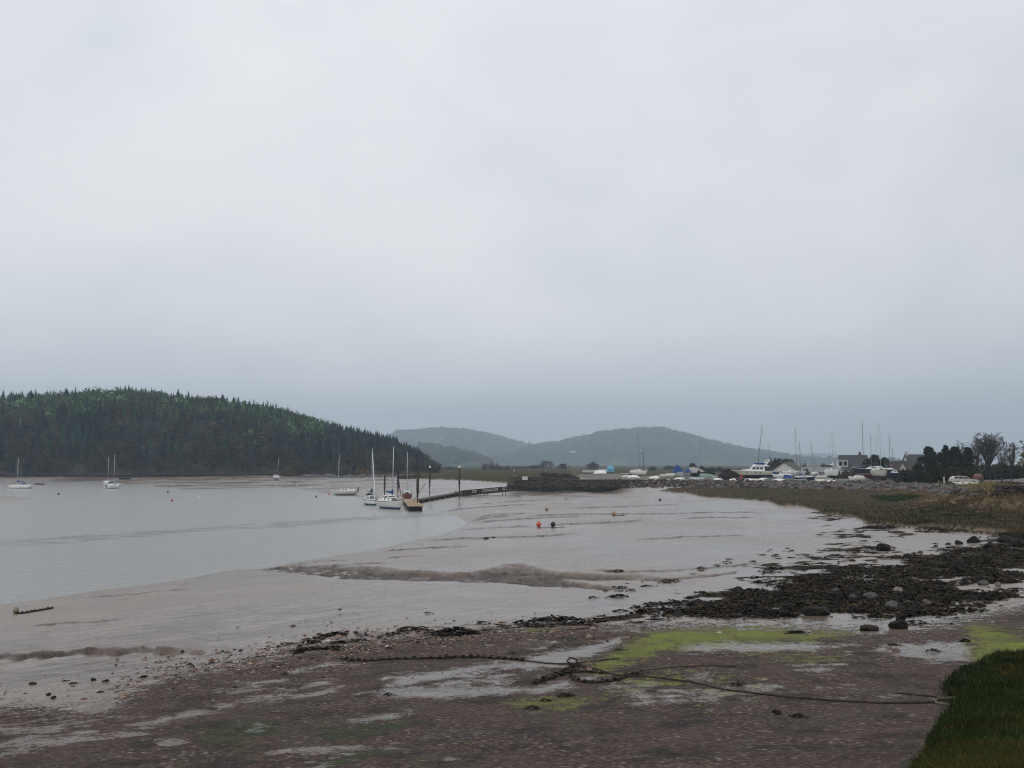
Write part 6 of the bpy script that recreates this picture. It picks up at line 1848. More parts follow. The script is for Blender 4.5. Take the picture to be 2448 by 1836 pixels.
# ------------------------------------------------------------------ rock armour below the yard
def make_armour():
    mats = [rock_mat('armour_grey', (.06, .056, .052), (.20, .182, .165), .9), rock_mat('armour_pink', (.075, .048, .040), (.16, .110, .092), .9), rock_mat('armour_dark', (.016, .013, .012), (.055, .045, .039), .85), rock_mat('armour_blue', (.055, .06, .065), (.15, .155, .16), .9)]
    g = random.Random(21)
    foot = [(1385, 1176), (1480, 1168), (1560, 1165), (1640, 1165), (1750, 1166), (1836, 1167.5), (2000, 1170), (2113, 1173), (2200, 1177), (2260, 1181), (2320, 1185), (2385, 1187)]
    top = [(1385, 1148), (1480, 1146.5), (1600, 1147.5), (1836, 1151), (2113, 1153.5), (2200, 1157), (2260, 1161), (2320, 1170), (2385, 1178)]
    fp = [ground(*q) for q in foot]
    cells = []
    px = 1470.0
    while px < 2385:
        yf = float(interp(foot, px)); yt = float(interp(top, px))
        a = ground(px, yf); D0 = a.y
        zt = float(np.interp(px, [x_[0] for x_ in YARD], [x_[2] for x_ in YARD])) - .05
        if px > 2200: zt = zt - (px - 2200) / 185 * 1.1
        b = at(px, yt, zt)
        if b.y < D0 + 1.5: b = Vector((a.x * (D0 + 1.5) / D0, D0 + 1.5, zt))
        n_ = 11
        for k in range(n_):
            f = (k + g.uniform(0, 1)) / n_
            c = a.lerp(b, f); cells.append((px + g.uniform(-2, 2), c))
        px += 4.4
    solo = []; rest = {0: MB(), 1: MB(), 2: MB(), 3: MB()}
    allc = []
    for px, c in cells:
        s = g.choice((.2, .26, .34, .44, .6, .75)) * (1.0 if px > 1650 else .8)
        mi = g.choices((0, 1, 2, 3), (4, 3, 3 if px > 1836 else 8, 2 if px > 1836 else .4))[0]
        allc.append((s * F / c.y, px, c, s, mi))
    allc.sort(key=lambda q: -q[0])
    names = {0: 'grey', 1: 'pinkish', 2: 'dark', 3: 'blue-grey'}
    lib = []
    for k, (vs, fs) in enumerate(ROCKS):
        for mi in range(4):
            mb = MB(); mb.add(vs, fs); me = mb.build('boulder', mats[mi], smooth=True); lib.append(me.data); bpy.data.objects.remove(me)
    for i, (_, px, c, s, mi) in enumerate(allc):
        rz = g.uniform(0, 6.28); rx = g.uniform(-.5, .5); k = g.randrange(6)
        sc_ = (s * g.uniform(.8, 1.3), s * g.uniform(.8, 1.2), s * g.uniform(.6, .95))
        if i < 240:
            o = bpy.data.objects.new('boulder', lib[k * 4 + mi]); COL.objects.link(o)
            o.location = c; o.scale = sc_; o.rotation_euler = (rx, rx * .6, rz)
            setp(o, names[mi] + ' boulder among the rock armour below the boat yard', 'boulder', names[mi] + ' boulders of the rock armour')
        else: solo.append((c, sc_, rz, rx, k, mi))
    mb = MB()
    for c, sc_, rz, rx, k, mi in solo:
        M = Matrix.Rotation(rz, 3, 'Z') @ Matrix.Rotation(rx, 3, 'X'); mb.mi = mi
        mb.add([M @ Vector((v[0] * sc_[0], v[1] * sc_[1], v[2] * sc_[2])) + c for v in ROCKS[k][0]], ROCKS[k][1])
    o = mb.build('rock_armour', mats, smooth=True, fix=False); setp(o, kind='stuff')
make_armour()

# ------------------------------------------------------------------ trees and bushes round the yard
DKPINE = np.array([(.014, .022, .015), (.020, .030, .019), (.011, .017, .014), (.028, .034, .020)])
OLIVE = np.array([(.042, .044, .016), (.056, .055, .018), (.032, .036, .016), (.050, .042, .020)])
DKHEDGE = np.array([(.022, .027, .017), (.031, .033, .020), (.038, .034, .024)])
RUSTY = np.array([(.12, .045, .018), (.09, .04, .02), (.15, .06, .02)])
YELLOW = np.array([(.14, .115, .030), (.10, .085, .028), (.08, .075, .03)])
leafy_tree('pine_tree', 2090, 300, 1088, 46, 'dark pine rising behind the navy sailboat and the wheelhouse boat', cols=DKPINE, seed=1, n=2200, size=.42, trunk=.2)
leafy_tree('pine_tree', 2115, 298, 1094, 30, 'open-crowned pine just behind the tallest pale mast', cols=DKPINE * 1.5, seed=2, n=700, size=.42, trunk=.3)
leafy_tree('pine_tree', 2073, 304, 1098, 28, 'smaller dark tree between the white house and the pine', cols=DKPINE * 1.2, seed=3, n=900, size=.4, trunk=.1)
leafy_tree('evergreen_tree', 2221, 226, 1069, 56, 'broad dark evergreen next to the white gable end', cols=DKPINE, seed=5, n=6500, size=.30, trunk=.02, gappy=.4, flat=.95)
leafy_tree('evergreen_tree', 2262, 228, 1064, 30, 'narrow pointed dark evergreen between two broader ones', cols=DKPINE * 1.2, seed=6, n=3600, size=.30, trunk=.02, gappy=.4)
leafy_tree('evergreen_tree', 2284, 224, 1069, 52, 'broad dark evergreen left of the one with a bare trunk', cols=DKPINE, seed=7, n=6000, size=.30, trunk=.02, gappy=.4)
leafy_tree('evergreen_tree', 2314, 222, 1069, 36, 'dark leaning evergreen showing a bare trunk and gaps low down', cols=DKPINE, seed=8, n=1800, size=.34, trunk=.28)
leafy_tree('evergreen_tree', 2250, 227, 1082, 40, 'low dark evergreen filling the gap below the pointed one', cols=DKPINE * 1.15, seed=9, n=4000, size=.30, trunk=.0)
bare_tree('bare_tree', 2297, 262, 1052, 34, 'slender leafless tree rising behind the broad evergreens', 'leafless trees behind the hedge', 3, (.075, .066, .062), depth=6)
bare_tree('bare_tree', 2363, 240, 1031, 62, 'tallest leafless tree with a wide rounded crown', 'leafless trees behind the hedge', 8, (.085, .070, .066), depth=7)
bare_tree('bare_tree', 2336, 262, 1062, 36, 'faint leafless tree just left of the tallest one', 'leafless trees behind the hedge', 12, (.085, .075, .07), depth=6)
bare_tree('bare_tree', 2421, 240, 1056, 34, 'leafless tree behind the nearest lantern lamp post', 'leafless trees behind the hedge', 15, (.06, .05, .048), depth=6)
bare_tree('bare_tree', 2399, 262, 1080, 30, 'small leafless tree between the two lantern lamp posts', 'leafless trees behind the hedge', 17, (.08, .07, .065), depth=5)
bare_tree('bare_tree', 2462, 205, 1045, 44, 'reddish budding tree cut by the edge of the view', 'leafless trees behind the hedge', 19, (.13, .075, .06), depth=6)
leafy_tree('budding_tree', 2452, 180, 1078, 30, 'yellow-green budding tree at the edge of the view', cols=YELLOW, seed=22, n=700, size=.28, trunk=.25)
bush('hedge', 2180, 214, 1121, 96, 'dark olive hedge behind the rock slope right of the wheelhouse boat', 'hedge', None, DKHEDGE, 31, 3000, .32, 2.2)
bush('hedge', 2250, 206, 1112, 90, 'olive-green hedge behind the white marker post', 'hedge', None, OLIVE * .8, 32, 3200, .30, 2.4)
bush('hedge', 2312, 196, 1110, 74, 'yellow-olive hedge behind the silver estate car', 'hedge', None, OLIVE, 33, 3000, .28, 2.4)
bush('hedge', 2385, 214, 1102, 110, 'dark hedge under the tallest leafless tree', 'hedge', None, DKHEDGE, 34, 3600, .34, 3)
bush('hedge', 2440, 190, 1098, 70, 'dark shrubs behind the nearest lantern lamp post', 'hedge', None, DKHEDGE * 1.15, 35, 3000, .32, 3)
bush('hedge', 2460, 172, 1128, 60, 'low dark shrubs beside the road at the edge of the view', 'hedge', None, OLIVE * .7, 36, 1600, .28, 2)
bush('hedge', 2018, 298, 1127, 46, 'yellow-brown hedge in front of the house with the dormer', 'hedge', None, YELLOW * .6, 37, 1500, .34, 1.2)
bush('bush', 2039, 300, 1116, 14, 'rust-red bush at the corner of the house with the dormer', 'bush', None, RUSTY, 38, 420, .3, 1, nb=3)
bush('bush', 1922, 300, 1120, 18, 'green bush between the two bungalows', 'bush', None, OLIVE, 39, 420, .3, 1, nb=3)
bush('bush', 1844, 345, 1092, 50, 'bare grey-brown thicket behind the stern of the motor yacht', 'bush', None, np.array([(.045, .04, .036), (.06, .05, .042)]), 40, 1500, .5, 3)
bush('bush', 1868, 420, 1096, 90, 'grey wooded rise behind the white-gabled bungalow', 'bush', None, np.array([(.03, .032, .028), (.045, .04, .036)]), 41, 1800, .8, 5)
bush('bush', 1918, 335, 1102, 16, 'rusty bare shrub at the roof end of the white-gabled bungalow', 'bush', None, np.array([(.06, .038, .03)]), 42, 380, .4, 1, nb=3)
bush('bush', 1976, 330, 1108, 34, 'bare brown shrubs between the grey-roofed bungalow and the house', 'bush', None, np.array([(.055, .045, .04), (.07, .055, .045)]), 43, 800, .5, 2)
bush('bush', 1752, 300, 1120, 56, 'brown bramble bank behind the bow of the motor yacht', 'bush', None, np.array([(.07, .05, .036), (.05, .04, .03)]), 44, 1200, .5, 3)

# road-side wall
rw = [ground(px, 1180) for px in (2388, 2420, 2460, 2560)]
WALLT = [zat(y_, q.y) for y_, q in zip((1160, 1158, 1159, 1160), rw)]
stone_wall('stone_wall', 'dark drystone retaining wall below the road and lamp posts', 'wall', rw, lambda a: gz(a.x, a.y) - .1, lambda a: WALLT[min(range(4), key=lambda k: (rw[k] - a).length)], 5, .5, 12, .2, 1.5, -9)
# ------------------------------------------------------------------ shingle, wrack, boulders, ropes, grass
def scatter(poly_px, n, seed, pw=1.0):
    """points spread evenly over the picture area of a traced outline, dropped on the ground"""
    g = np.random.default_rng(seed)
    xs = [p[0] for p in poly_px]; ys = [p[1] for p in poly_px]
    X = g.uniform(min(xs), max(xs), n * 4); Y = g.uniform(min(ys), max(ys), n * 4)
    k = in_poly(X, Y, poly_px); X = X[k][:n]; Y = Y[k][:n]
    return drop_many(X, Y)
def drop_many(X, Y):
    a = (X - 1224.0) / F; b = -(Y - 918.0) / F
    dx, dy, dz = a, CP - b * SP, SP + b * CP
    z = np.full(X.shape, 1.2)
    for _ in range(5):
        t_ = (z - EYE) / dz; x = dx * t_; y = dy * t_
        z = .5 * z + .5 * np.maximum(height(x, y)[0], 0)
    t_ = (z - EYE) / dz
    return np.stack([dx * t_, dy * t_, z], 1)

# --- loose stones
def make_pebbles():
    g = np.random.default_rng(5)
    n = 78000
    X = g.uniform(-120, 2460, n * 2); Y = 1490 + (1850 - 1490) * g.random(n * 2) ** .85
    gp = [(max(p[0], -200), p[1] + 8) for p in GRAVEL]
    keep = in_poly(X, Y, gp)
    for p in POOLS:
        keep &= ~(in_poly(X, Y, p) & (g.random(n * 2) < .78))
    for p, k in ALGAE:
        keep &= ~(in_poly(X, Y, p) & (g.random(n * 2) < .5 * k))
    keep &= ~in_poly(X, Y, [(p[0] - 6, p[1] - 6) for p in TURF])
    X, Y = X[keep], Y[keep]
    P = drop_many(X, Y)
    fl = film_at(P[:, 0], P[:, 1], *chart(P[:, 0], P[:, 1], P[:, 2]))
    P = P[g.random(len(P)) > fl * .72]
    d = fbm(P[:, 0] * .55 + 3, P[:, 1] * .55, 4)
    k2 = g.random(len(P)) < sstep(.36, .56, d) * .85 + .15
    P = P[k2][:n]
    # a scatter of stones out on the mud beyond the shingle
    X2 = g.uniform(-50, 1400, 2600); Y2 = np.interp(X2, [p[0] for p in GRAVEL[:13]], [p[1] for p in GRAVEL[:13]]) - g.exponential(16, 2600)
    P2 = drop_many(X2, Y2); P = np.concatenate([P, P2]); m = len(P)
    base = np.array([(1, 0, 0), (.3, .95, 0), (-.8, .6, 0), (-.85, -.55, 0), (.25, -1, 0), (.2, .1, .75), (-.3, -.1, .7)], float)
    tr = np.array([(0, 1, 5), (1, 2, 6), (1, 6, 5), (2, 3, 6), (3, 4, 6), (4, 5, 6), (4, 0, 5)])
    s = np.exp(g.normal(math.log(.025), .62, m)); s = np.clip(s, .01, .18)
    rot = g.uniform(0, 6.28, m); fl = g.uniform(.5, 1.0, m)
    jit = g.uniform(.75, 1.25, (m, 7, 3))
    v = base[None] * jit
    ca, sa = np.cos(rot)[:, None], np.sin(rot)[:, None]
    V = np.stack([(v[..., 0] * ca - v[..., 1] * sa) * s[:, None] * 1.25, (v[..., 0] * sa + v[..., 1] * ca) * s[:, None], v[..., 2] * (s * fl)[:, None] - .15 * s[:, None]], -1) + P[:, None, :]
    T = tr[None] + (np.arange(m) * 7)[:, None, None]
    pal = 1.3 * np.array([(.058, .036, .028), (.105, .064, .050), (.155, .098, .075), (.020, .015, .013), (.072, .058, .050), (.21, .150, .115), (.012, .009, .008), (.110, .046, .033), (.34, .29, .235)])
    c = pal[g.choice(9, m, p=[.12, .15, .15, .15, .10, .11, .13, .055, .035])] * g.uniform(.8, 1.2, (m, 1))
    C = np.repeat(c[:, None], 7, 1).reshape(-1, 3)
    o = np_mesh('gravel', V.reshape(-1, 3), T.reshape(-1, 3), 3, attrmat('pebbles', .75, .2), col=C)
    setp(o, kind='stuff')
make_pebbles()

# --- bladder wrack
C_WRACK = np.array([(.007, .005, .004), (.013, .009, .006), (.026, .017, .007), (.038, .025, .008), (.009, .007, .006)])
MAT_WRACK = attrmat('wrack_fronds', .75, .12)
def wrack_patch(c, rx, ry, h, n, g, s=None, cols=C_WRACK, ang=0.0):
    """ragged mound of fronds: V,T,C relative to c"""
    a = g.uniform(0, 6.28, n); r = np.sqrt(g.random(n)) * (1 + .35 * np.sin(a * 3 + g.uniform(0, 6)) + .2 * np.sin(a * 7 + g.uniform(0, 6)))
    x = r * np.cos(a) * rx; y = r * np.sin(a) * ry
    z = h * np.clip(1 - r ** 1.6, 0, 1) * g.uniform(.5, 1.1, n)
    s = s or min(.10, .30 * min(rx, ry) + .025)
    ss = s * g.uniform(.5, 1.4, n)
    az = g.uniform(0, 6.28, n); tilt = g.uniform(-.5, .6, n)
    ux, uy = np.cos(az), np.sin(az)
    p = np.stack([x, y, z], 1)
    A = p + np.stack([ux * ss, uy * ss, tilt * ss * .6], 1)
    B = p + np.stack([-uy * ss * .6, ux * ss * .6, g.uniform(-.2, .5, n) * ss], 1)
    D_ = p - np.stack([ux * ss * .8, uy * ss * .8, np.abs(tilt) * ss * .3], 1)
    E = p + np.stack([uy * ss * .6, -ux * ss * .6, g.uniform(-.3, .2, n) * ss], 1)
    V = np.stack([A, B, D_, E], 1)
    V[..., 2] = np.maximum(V[..., 2], -.02)
    cc = cols[g.integers(len(cols), size=n)] * g.uniform(.7, 1.3, (n, 1)) * g.uniform(.5, 1.8)
    return (V + np.array(c)).reshape(-1, 3), np.repeat(cc, 4, 0)
def make_wrack():
    g = np.random.default_rng(8)
    Vs = []; Cs = []
    def spread(poly, n, rmin, rmax, hk, dens=1.0, seed=1):
        P = scatter(poly, n, seed)
        wk = wrack_at(P[:, 0], P[:, 1], *chart(P[:, 0], P[:, 1], P[:, 2]))
        if n > 100: P = P[wk > .46]
        for p in P:
            D = p[1]
            rx = math.exp(g.uniform(math.log(rmin), math.log(rmax))); ry = rx * g.uniform(.5, 1.3)
            V, C = wrack_patch(p, rx, ry, rx * hk * .7 * g.uniform(.4, 1.3), int(np.clip(20 + 110 * rx * rx * dens, 14, 190)), g)
            Vs.append(V); Cs.append(C)
    spread(WEED[0][0][:4] + [(2448, 1268), (2448, 1432)] + WEED[0][0][9:], 1000, .25, 1.1, .34, 1, 2)
    spread([(1400, 1500), (1440, 1470), (1560, 1430), (1700, 1395), (1850, 1352), (2000, 1320), (2000, 1400), (1900, 1470), (1700, 1492), (1500, 1500)], 420, .12, .7, .36, 1, 3)
    spread([(1960, 1232), (2090, 1250), (2200, 1262), (2340, 1272), (2448, 1278), (2448, 1300), (2300, 1294), (2100, 1272), (1980, 1248)], 200, .3, 1.3, .30, 1, 4)
    spread([(1930, 1262), (2100, 1275), (2250, 1288), (2330, 1318), (2150, 1335), (1980, 1318), (1900, 1345), (1860, 1330)], 200, .12, .6, .38, 1, 5)
    spread([(640, 1560), (740, 1520), (900, 1500), (1100, 1492), (1300, 1478), (1440, 1470), (1560, 1440), (1600, 1470), (1400, 1490), (1200, 1502), (1000, 1512), (800, 1545)], 60, .08, .4, .35, 1, 6)
    spread([(1400, 1440), (1700, 1370), (1900, 1330), (1900, 1300), (1800, 1320), (1600, 1380), (1450, 1400)], 40, .1, .4, .4, 1, 7)
    spread([(1100, 1600), (1400, 1560), (1900, 1560), (2200, 1640), (2100, 1780), (1500, 1800), (1100, 1760)], 46, .04, .16, .45, 1, 9)
    spread([(60, 1640), (400, 1580), (700, 1560), (900, 1620), (600, 1680), (100, 1700)], 40, .04, .14, .45, 1, 10)
    spread([(2080, 1545), (2310, 1535), (2320, 1580), (2120, 1575)], 16, .06, .3, .4, 1, 11)
    V = np.concatenate(Vs); C = np.concatenate(Cs)
    o = np_mesh('seaweed', V, np.arange(len(V)).reshape(-1, 4), 4, MAT_WRACK, col=C); setp(o, kind='stuff')
make_wrack()
g_ = np.random.default_rng(77)
for px, py, wpx, hpx, lb in [
    (734, 1531, 54, 22, 'dark oval seaweed clump alone at the edge of the shingle'),
    (805, 1514, 66, 12, 'long low seaweed clump behind the dark oval one'),
    (925, 1516, 40, 14, 'small rounded seaweed clump left of the brown-topped mound'),
    (981, 1500, 66, 14, 'flat dark seaweed clump beside the brown-topped mound'),
    (1090, 1506, 130, 30, 'broad brown-topped seaweed mound at the edge of the shingle'),
    (1024, 1464, 28, 9, 'lone seaweed clump out on the open mud'),
    (1335, 1480, 180, 34, 'largest seaweed mound, piled up at the edge of the shingle'),
    (1478, 1423, 54, 12, 'double seaweed clump out on the mud below the creek'),
    (1475, 1363, 44, 9, 'flat seaweed clump beside the upper bend of the creek'),
    (1610, 1387, 36, 10, 'seaweed clump at the inner end of the creek'),
    (1302, 1672, 34, 13, 'dark seaweed tuft on the lower green patch'),
    (1355, 1660, 54, 14, 'brown seaweed tuft right of the lower green patch'),
    (1272, 1690, 44, 14, 'dark seaweed tuft below the lower green patch'),
    (1480, 1552, 30, 9, 'dark seaweed tuft on the edge of the large bright green patch'),
    (1325, 1546, 30, 16, 'dark seaweed tuft on the bank of the muddy pool'),
    (930, 1659, 36, 12, 'dark seaweed tuft in the shallow film left of the muddy pool'),
    (1905, 1510, 60, 9, 'long dark seaweed tuft on top of the bright green patch'),
    (1765, 1634, 46, 14, 'dark seaweed tangle beside the long rope'),
    (1910, 1709, 44, 16, 'dark green seaweed tuft on the open shingle'),
    (1857, 1701, 30, 16, 'small dark seaweed tuft on the shingle, next to the greener one'),
    (2232, 1553, 44, 16, 'dark seaweed clump standing in the bright pool'),
    (1520, 1610, 50, 18, 'dark seaweed knot where the ropes cross')]:
    p = ground(px, py + hpx * .35)
    rx = wpx / F * p.y / 2; h = hpx / F * p.y * .55
    V, C = wrack_patch((0, 0, 0), rx, max(rx * .55, .12), h, int(np.clip(wpx * 3.2, 60, 520)), g_, s=np.clip(rx * .14, .03, .11), cols=C_WRACK if 'brown' not in lb else C_WRACK * 1.5)
    o = np_mesh('seaweed_clump', V, np.arange(len(V)).reshape(-1, 4), 4, MAT_WRACK, col=C); o.location = p
    setp(o, lb, 'seaweed clump', 'seaweed clumps on the foreshore')

# --- boulders on the foreshore
WEEDROCK = rock_mat('weedy_boulder', (.008, .007, .006), (.026, .020, .013), .7)
PALEROCK = rock_mat('pale_boulder', (.13, .115, .10), (.26, .235, .21), .8); GREYROCK = rock_mat('grey_boulder', (.06, .058, .058), (.13, .12, .115), .7)
PINKROCK = rock_mat('pink_boulder', (.15, .10, .088), (.24, .18, .16), .8)
g = random.Random(91)
for px, py, wpx, hpx, mt, lb in [
    (2112, 1316, 34, 22, WEEDROCK, 'black domed boulder standing alone on the wet flat below the salt marsh'),
    (2147, 1503, 48, 26, WEEDROCK, 'large weed-draped boulder at the near edge of the wrack'),
    (2152, 1487, 26, 24, WEEDROCK, 'upright weed-draped boulder leaning behind the larger one'),
    (2075, 1507, 50, 18, WEEDROCK, 'low dark boulder left of the weed-draped pair'),
    (2147, 1418, 36, 16, PALEROCK, 'pale flat-topped boulder in the middle of the wrack'),
    (2082, 1434, 40, 20, GREYROCK, 'rounded grey boulder left of the pale flat-topped one'),
    (2038, 1434, 22, 14, GREYROCK, 'small dark grey boulder beside the rounded grey one'),
    (2135, 1455, 36, 22, GREYROCK, 'angular grey boulder below the pale flat-topped one'),
    (2216, 1444, 20, 14, PALEROCK, 'small pale boulder right of the angular grey one'),
    (2265, 1442, 26, 24, WEEDROCK, 'dark upright boulder right of the small pale one'),
    (2350, 1398, 26, 14, GREYROCK, 'grey boulder in the far part of the wrack'),
    (2386, 1402, 20, 12, PINKROCK, 'small pinkish boulder near the grey one in the far wrack'),
    (1765, 1419, 34, 18, WEEDROCK, 'dark boulder where the wrack meets the mud'),
    (1955, 1470, 80, 26, WEEDROCK, 'wide weedy hump at the near edge of the wrack'),
    (1668, 1450, 56, 18, WEEDROCK, 'broad weedy hump at the mud side of the wrack'),
    (2329, 1297, 40, 18, WEEDROCK, 'dark boulder on the wet flat at the foot of the marsh'),
    (2290, 1301, 24, 12, WEEDROCK, 'smaller dark boulder left of the one at the marsh foot'),
    (2366, 1309, 34, 16, WEEDROCK, 'dark boulder in the cluster at the far corner of the flat'),
    (2402, 1296, 44, 22, WEEDROCK, 'large black boulder in the cluster at the far corner'),
    (2436, 1306, 40, 24, WEEDROCK, 'black boulder at the very edge of the view by the flat'),
    (2378, 1184, 22, 11, WEEDROCK, 'lone dark boulder on the reeds below the stone wall'),
    (2125, 1551, 18, 8, PINKROCK, 'small pinkish stone in the bright pool'),
    (2143, 1556, 22, 9, PINKROCK, 'flat pinkish stone in the bright pool beside a smaller one'),
    (115, 1663, 14, 9, WEEDROCK, 'small dark stone on the mud near the water, upper of two'),
    (128, 1670, 14, 8, WEEDROCK, 'small dark stone on the mud near the water, lower of two'),
    (78, 1636, 20, 7, WEEDROCK, 'flat dark stone on the mud left of a close pair'),
    (223, 1627, 14, 8, WEEDROCK, 'dark stone among scattered pebbles by the little muddy pool'),
    (573, 1741, 20, 14, GREYROCK, 'dark stone beside the small pool in the dark green weed'),
    (2170, 1832, 40, 20, GREYROCK, 'grey stone at the foot of the grass bank')]:
    p = ground(px, py)
    w_ = wpx / F * p.y / 2; h_ = hpx / F * p.y
    vs, fs = rock_shape(random.Random(px * 7 + py))
    mb = MB(); mb.add([(v[0] * w_, v[1] * w_ * .8, v[2] * h_ * .62 + h_ * .3 + (.04 * w_ * math.sin(v[0] * 9 + v[1] * 5))) for v in vs], fs)
    o = mb.build('boulder', mt, smooth=False); o.location = p; o.rotation_euler.z = g.uniform(-.4, .4)
    setp(o, lb, 'boulder')

def make_rubble():
    g = random.Random(55)
    P = scatter([(1560, 1470), (1760, 1410), (1960, 1350), (2200, 1310), (2448, 1262), (2448, 1440), (2250, 1490), (1900, 1474), (1650, 1478)], 260, 12)
    sets = [MB(), MB(), MB()]
    mb = MB()
    for p in P:
        s = math.exp(g.uniform(math.log(.06), math.log(.26)))
        k = g.choices((0, 1, 2), (14, 1.6, .7))[0]; mb.mi = k
        vs, fs = ROCKS[g.randrange(6)]
        M = Matrix.Rotation(g.uniform(0, 6.28), 3, 'Z') @ Matrix.Rotation(g.uniform(-.6, .6), 3, 'X')
        mb.add([M @ Vector((v[0] * s * 1.2, v[1] * s, v[2] * s * .55)) + Vector(p) + Vector((0, 0, s * .10)) for v in vs], fs)
    o = mb.build('foreshore_rubble', [WEEDROCK, GREYROCK, PALEROCK], smooth=False, fix=False); setp(o, kind='stuff')
make_rubble()

# --- ropes and chains
ROPE = paint('weathered_rope', (.030, .025, .020), .9, .3, 8); ROPEL = paint('fawn_rope', (.13, .105, .055), .9, .2, 8)
def rope(name, pix, r, mat, label, lift=.6, wob=.02, weed=0):
    pts_ = []
    g = random.Random(len(pix) * 31 + int(pix[0][0]))
    P_ = [ground(*q) for q in pix]
    for a, b in zip(P_[:-1], P_[1:]):
        k = max(3, int((b - a).length / .12))
        for i in range(k):
            c = a.lerp(b, i / k); pts_.append(c)
    pts_.append(P_[-1])
    A = np.array([tuple(p) for p in pts_])
    for _ in range(4): A[1:-1] = (A[:-2] + 2 * A[1:-1] + A[2:]) / 4
    A[:, 0] += (fbm(A[:, 0] * 1.3, A[:, 1] * 1.3, 2) - .5) * wob * 3; A[:, 1] += (fbm(A[:, 0] * 1.3 + 50, A[:, 1] * 1.3, 2) - .5) * wob * 6
    A[:, 2] = np.maximum(height(A[:, 0], A[:, 1])[0], 0) + r * lift
    mb = MB(); o0 = Vector(A[0])
    mb.tube([Vector(p) - o0 for p in A], [r * g.uniform(.85, 1.2) for _ in A], 6)
    o = mb.build(name, mat, smooth=True); o.location = o0
    setp(o, label, 'rope')
    if weed:
        gg = np.random.default_rng(len(A)); Vs = []; Cs = []
        for p in A[::2]:
            V, C = wrack_patch(np.array(p) - A[0], weed * gg.uniform(.7, 1.5), weed * gg.uniform(.5, 1.0), weed * .9, 16, gg, s=weed * .55); Vs.append(V); Cs.append(C)
        V = np.concatenate(Vs); w_ = np_mesh('clinging_weed', V, np.arange(len(V)).reshape(-1, 4), 4, MAT_WRACK, col=np.concatenate(Cs), parent=o)
    return o
rope('mooring_rope', [(1362, 1588), (1400, 1596), (1435, 1602), (1462, 1612), (1490, 1619), (1540, 1618), (1585, 1622), (1620, 1628), (1648, 1630), (1700, 1643), (1790, 1657), (1880, 1668), (1970, 1675), (2080, 1681), (2170, 1682), (2240, 1680)], .026, ROPE, 'long dark mooring rope running over the shingle to the grass bank')
rope('mooring_rope', [(2290, 1668), (2262, 1671), (2240, 1674), (2233, 1678), (2240, 1684), (2262, 1685), (2285, 1685)], .028, ROPEL, 'fawn rope loop lying at the edge of the grass bank')
rope('mooring_rope', [(2140, 1658), (2160, 1660), (2200, 1664), (2240, 1667), (2288, 1668)], .022, ROPE, 'short dark rope end above the fawn loop')
rope('mooring_rope', [(816, 1578), (870, 1582), (930, 1577), (1000, 1576), (1080, 1573), (1150, 1573), (1215, 1577), (1250, 1580)], .035, ROPE, 'thick weed-grown rope lying across the shingle', weed=.10)
rope('mooring_rope', [(700, 1563), (740, 1553), (790, 1552), (816, 1556)], .03, ROPE, 'weed-grown rope end beside the brown-green weed strip', weed=.16)
rope('mooring_chain', [(1250, 1580), (1290, 1585), (1330, 1588), (1362, 1588), (1420, 1582), (1480, 1575)], .022, ROPE, 'thin chain from the weed-grown rope to the bright green patch')
rope('mooring_rope', [(1375, 1594), (1366, 1602), (1350, 1612), (1325, 1618), (1300, 1628), (1275, 1637)], .04, ROPE, 'weed-thick rope slanting down beside the muddy pool', weed=.12)
rope('mooring_rope', [(1368, 1622), (1380, 1630), (1410, 1634), (1450, 1631), (1480, 1626), (1500, 1615)], .04, ROPE, 'weed-thick rope curving round the small pool', weed=.10)
rope('mooring_rope', [(1330, 1616), (1360, 1609), (1400, 1606), (1440, 1610)], .035, ROPE, 'weed-grown rope lying above the small pool', weed=.09)
rope('mooring_rope', [(1480, 1616), (1530, 1606), (1600, 1596), (1680, 1592), (1760, 1594)], .018, ROPE, 'thin rope trailing over the pale green film')
rope('mooring_rope', [(816, 1566), (880, 1552), (960, 1536), (1060, 1520), (1160, 1507), (1280, 1497), (1400, 1487), (1500, 1482)], .016, ROPE, 'thin line along the upper edge of the shingle')
rope('mooring_rope', [(40, 1468), (60, 1466), (90, 1461), (125, 1455)], .05, ROPE, 'weedy rope trailing from the buoy at the near water edge', weed=.10)
rope('mooring_rope', [(1290, 1262), (1310, 1262), (1330, 1261), (1350, 1260)], .03, ROPE, 'dark line between the coral-red and the black buoy')
rope('mooring_rope', [(1468, 1234), (1480, 1233), (1492, 1232)], .05, ROPE, 'dark trailing rope beside the pale orange buoy')
lp = MB()
p = ground(1366, 1590)
lp.tube([(.0, 0, .02), (-.12, .05, .10), (-.05, .1, .2), (.12, .05, .17), (.2, -.02, .06), (.3, -.1, .02)], .025, 6); o = lp.build('mooring_loop', ROPE, smooth=True); o.location = p; setp(o, 'upright rope loop at the edge of the muddy pool', 'rope')

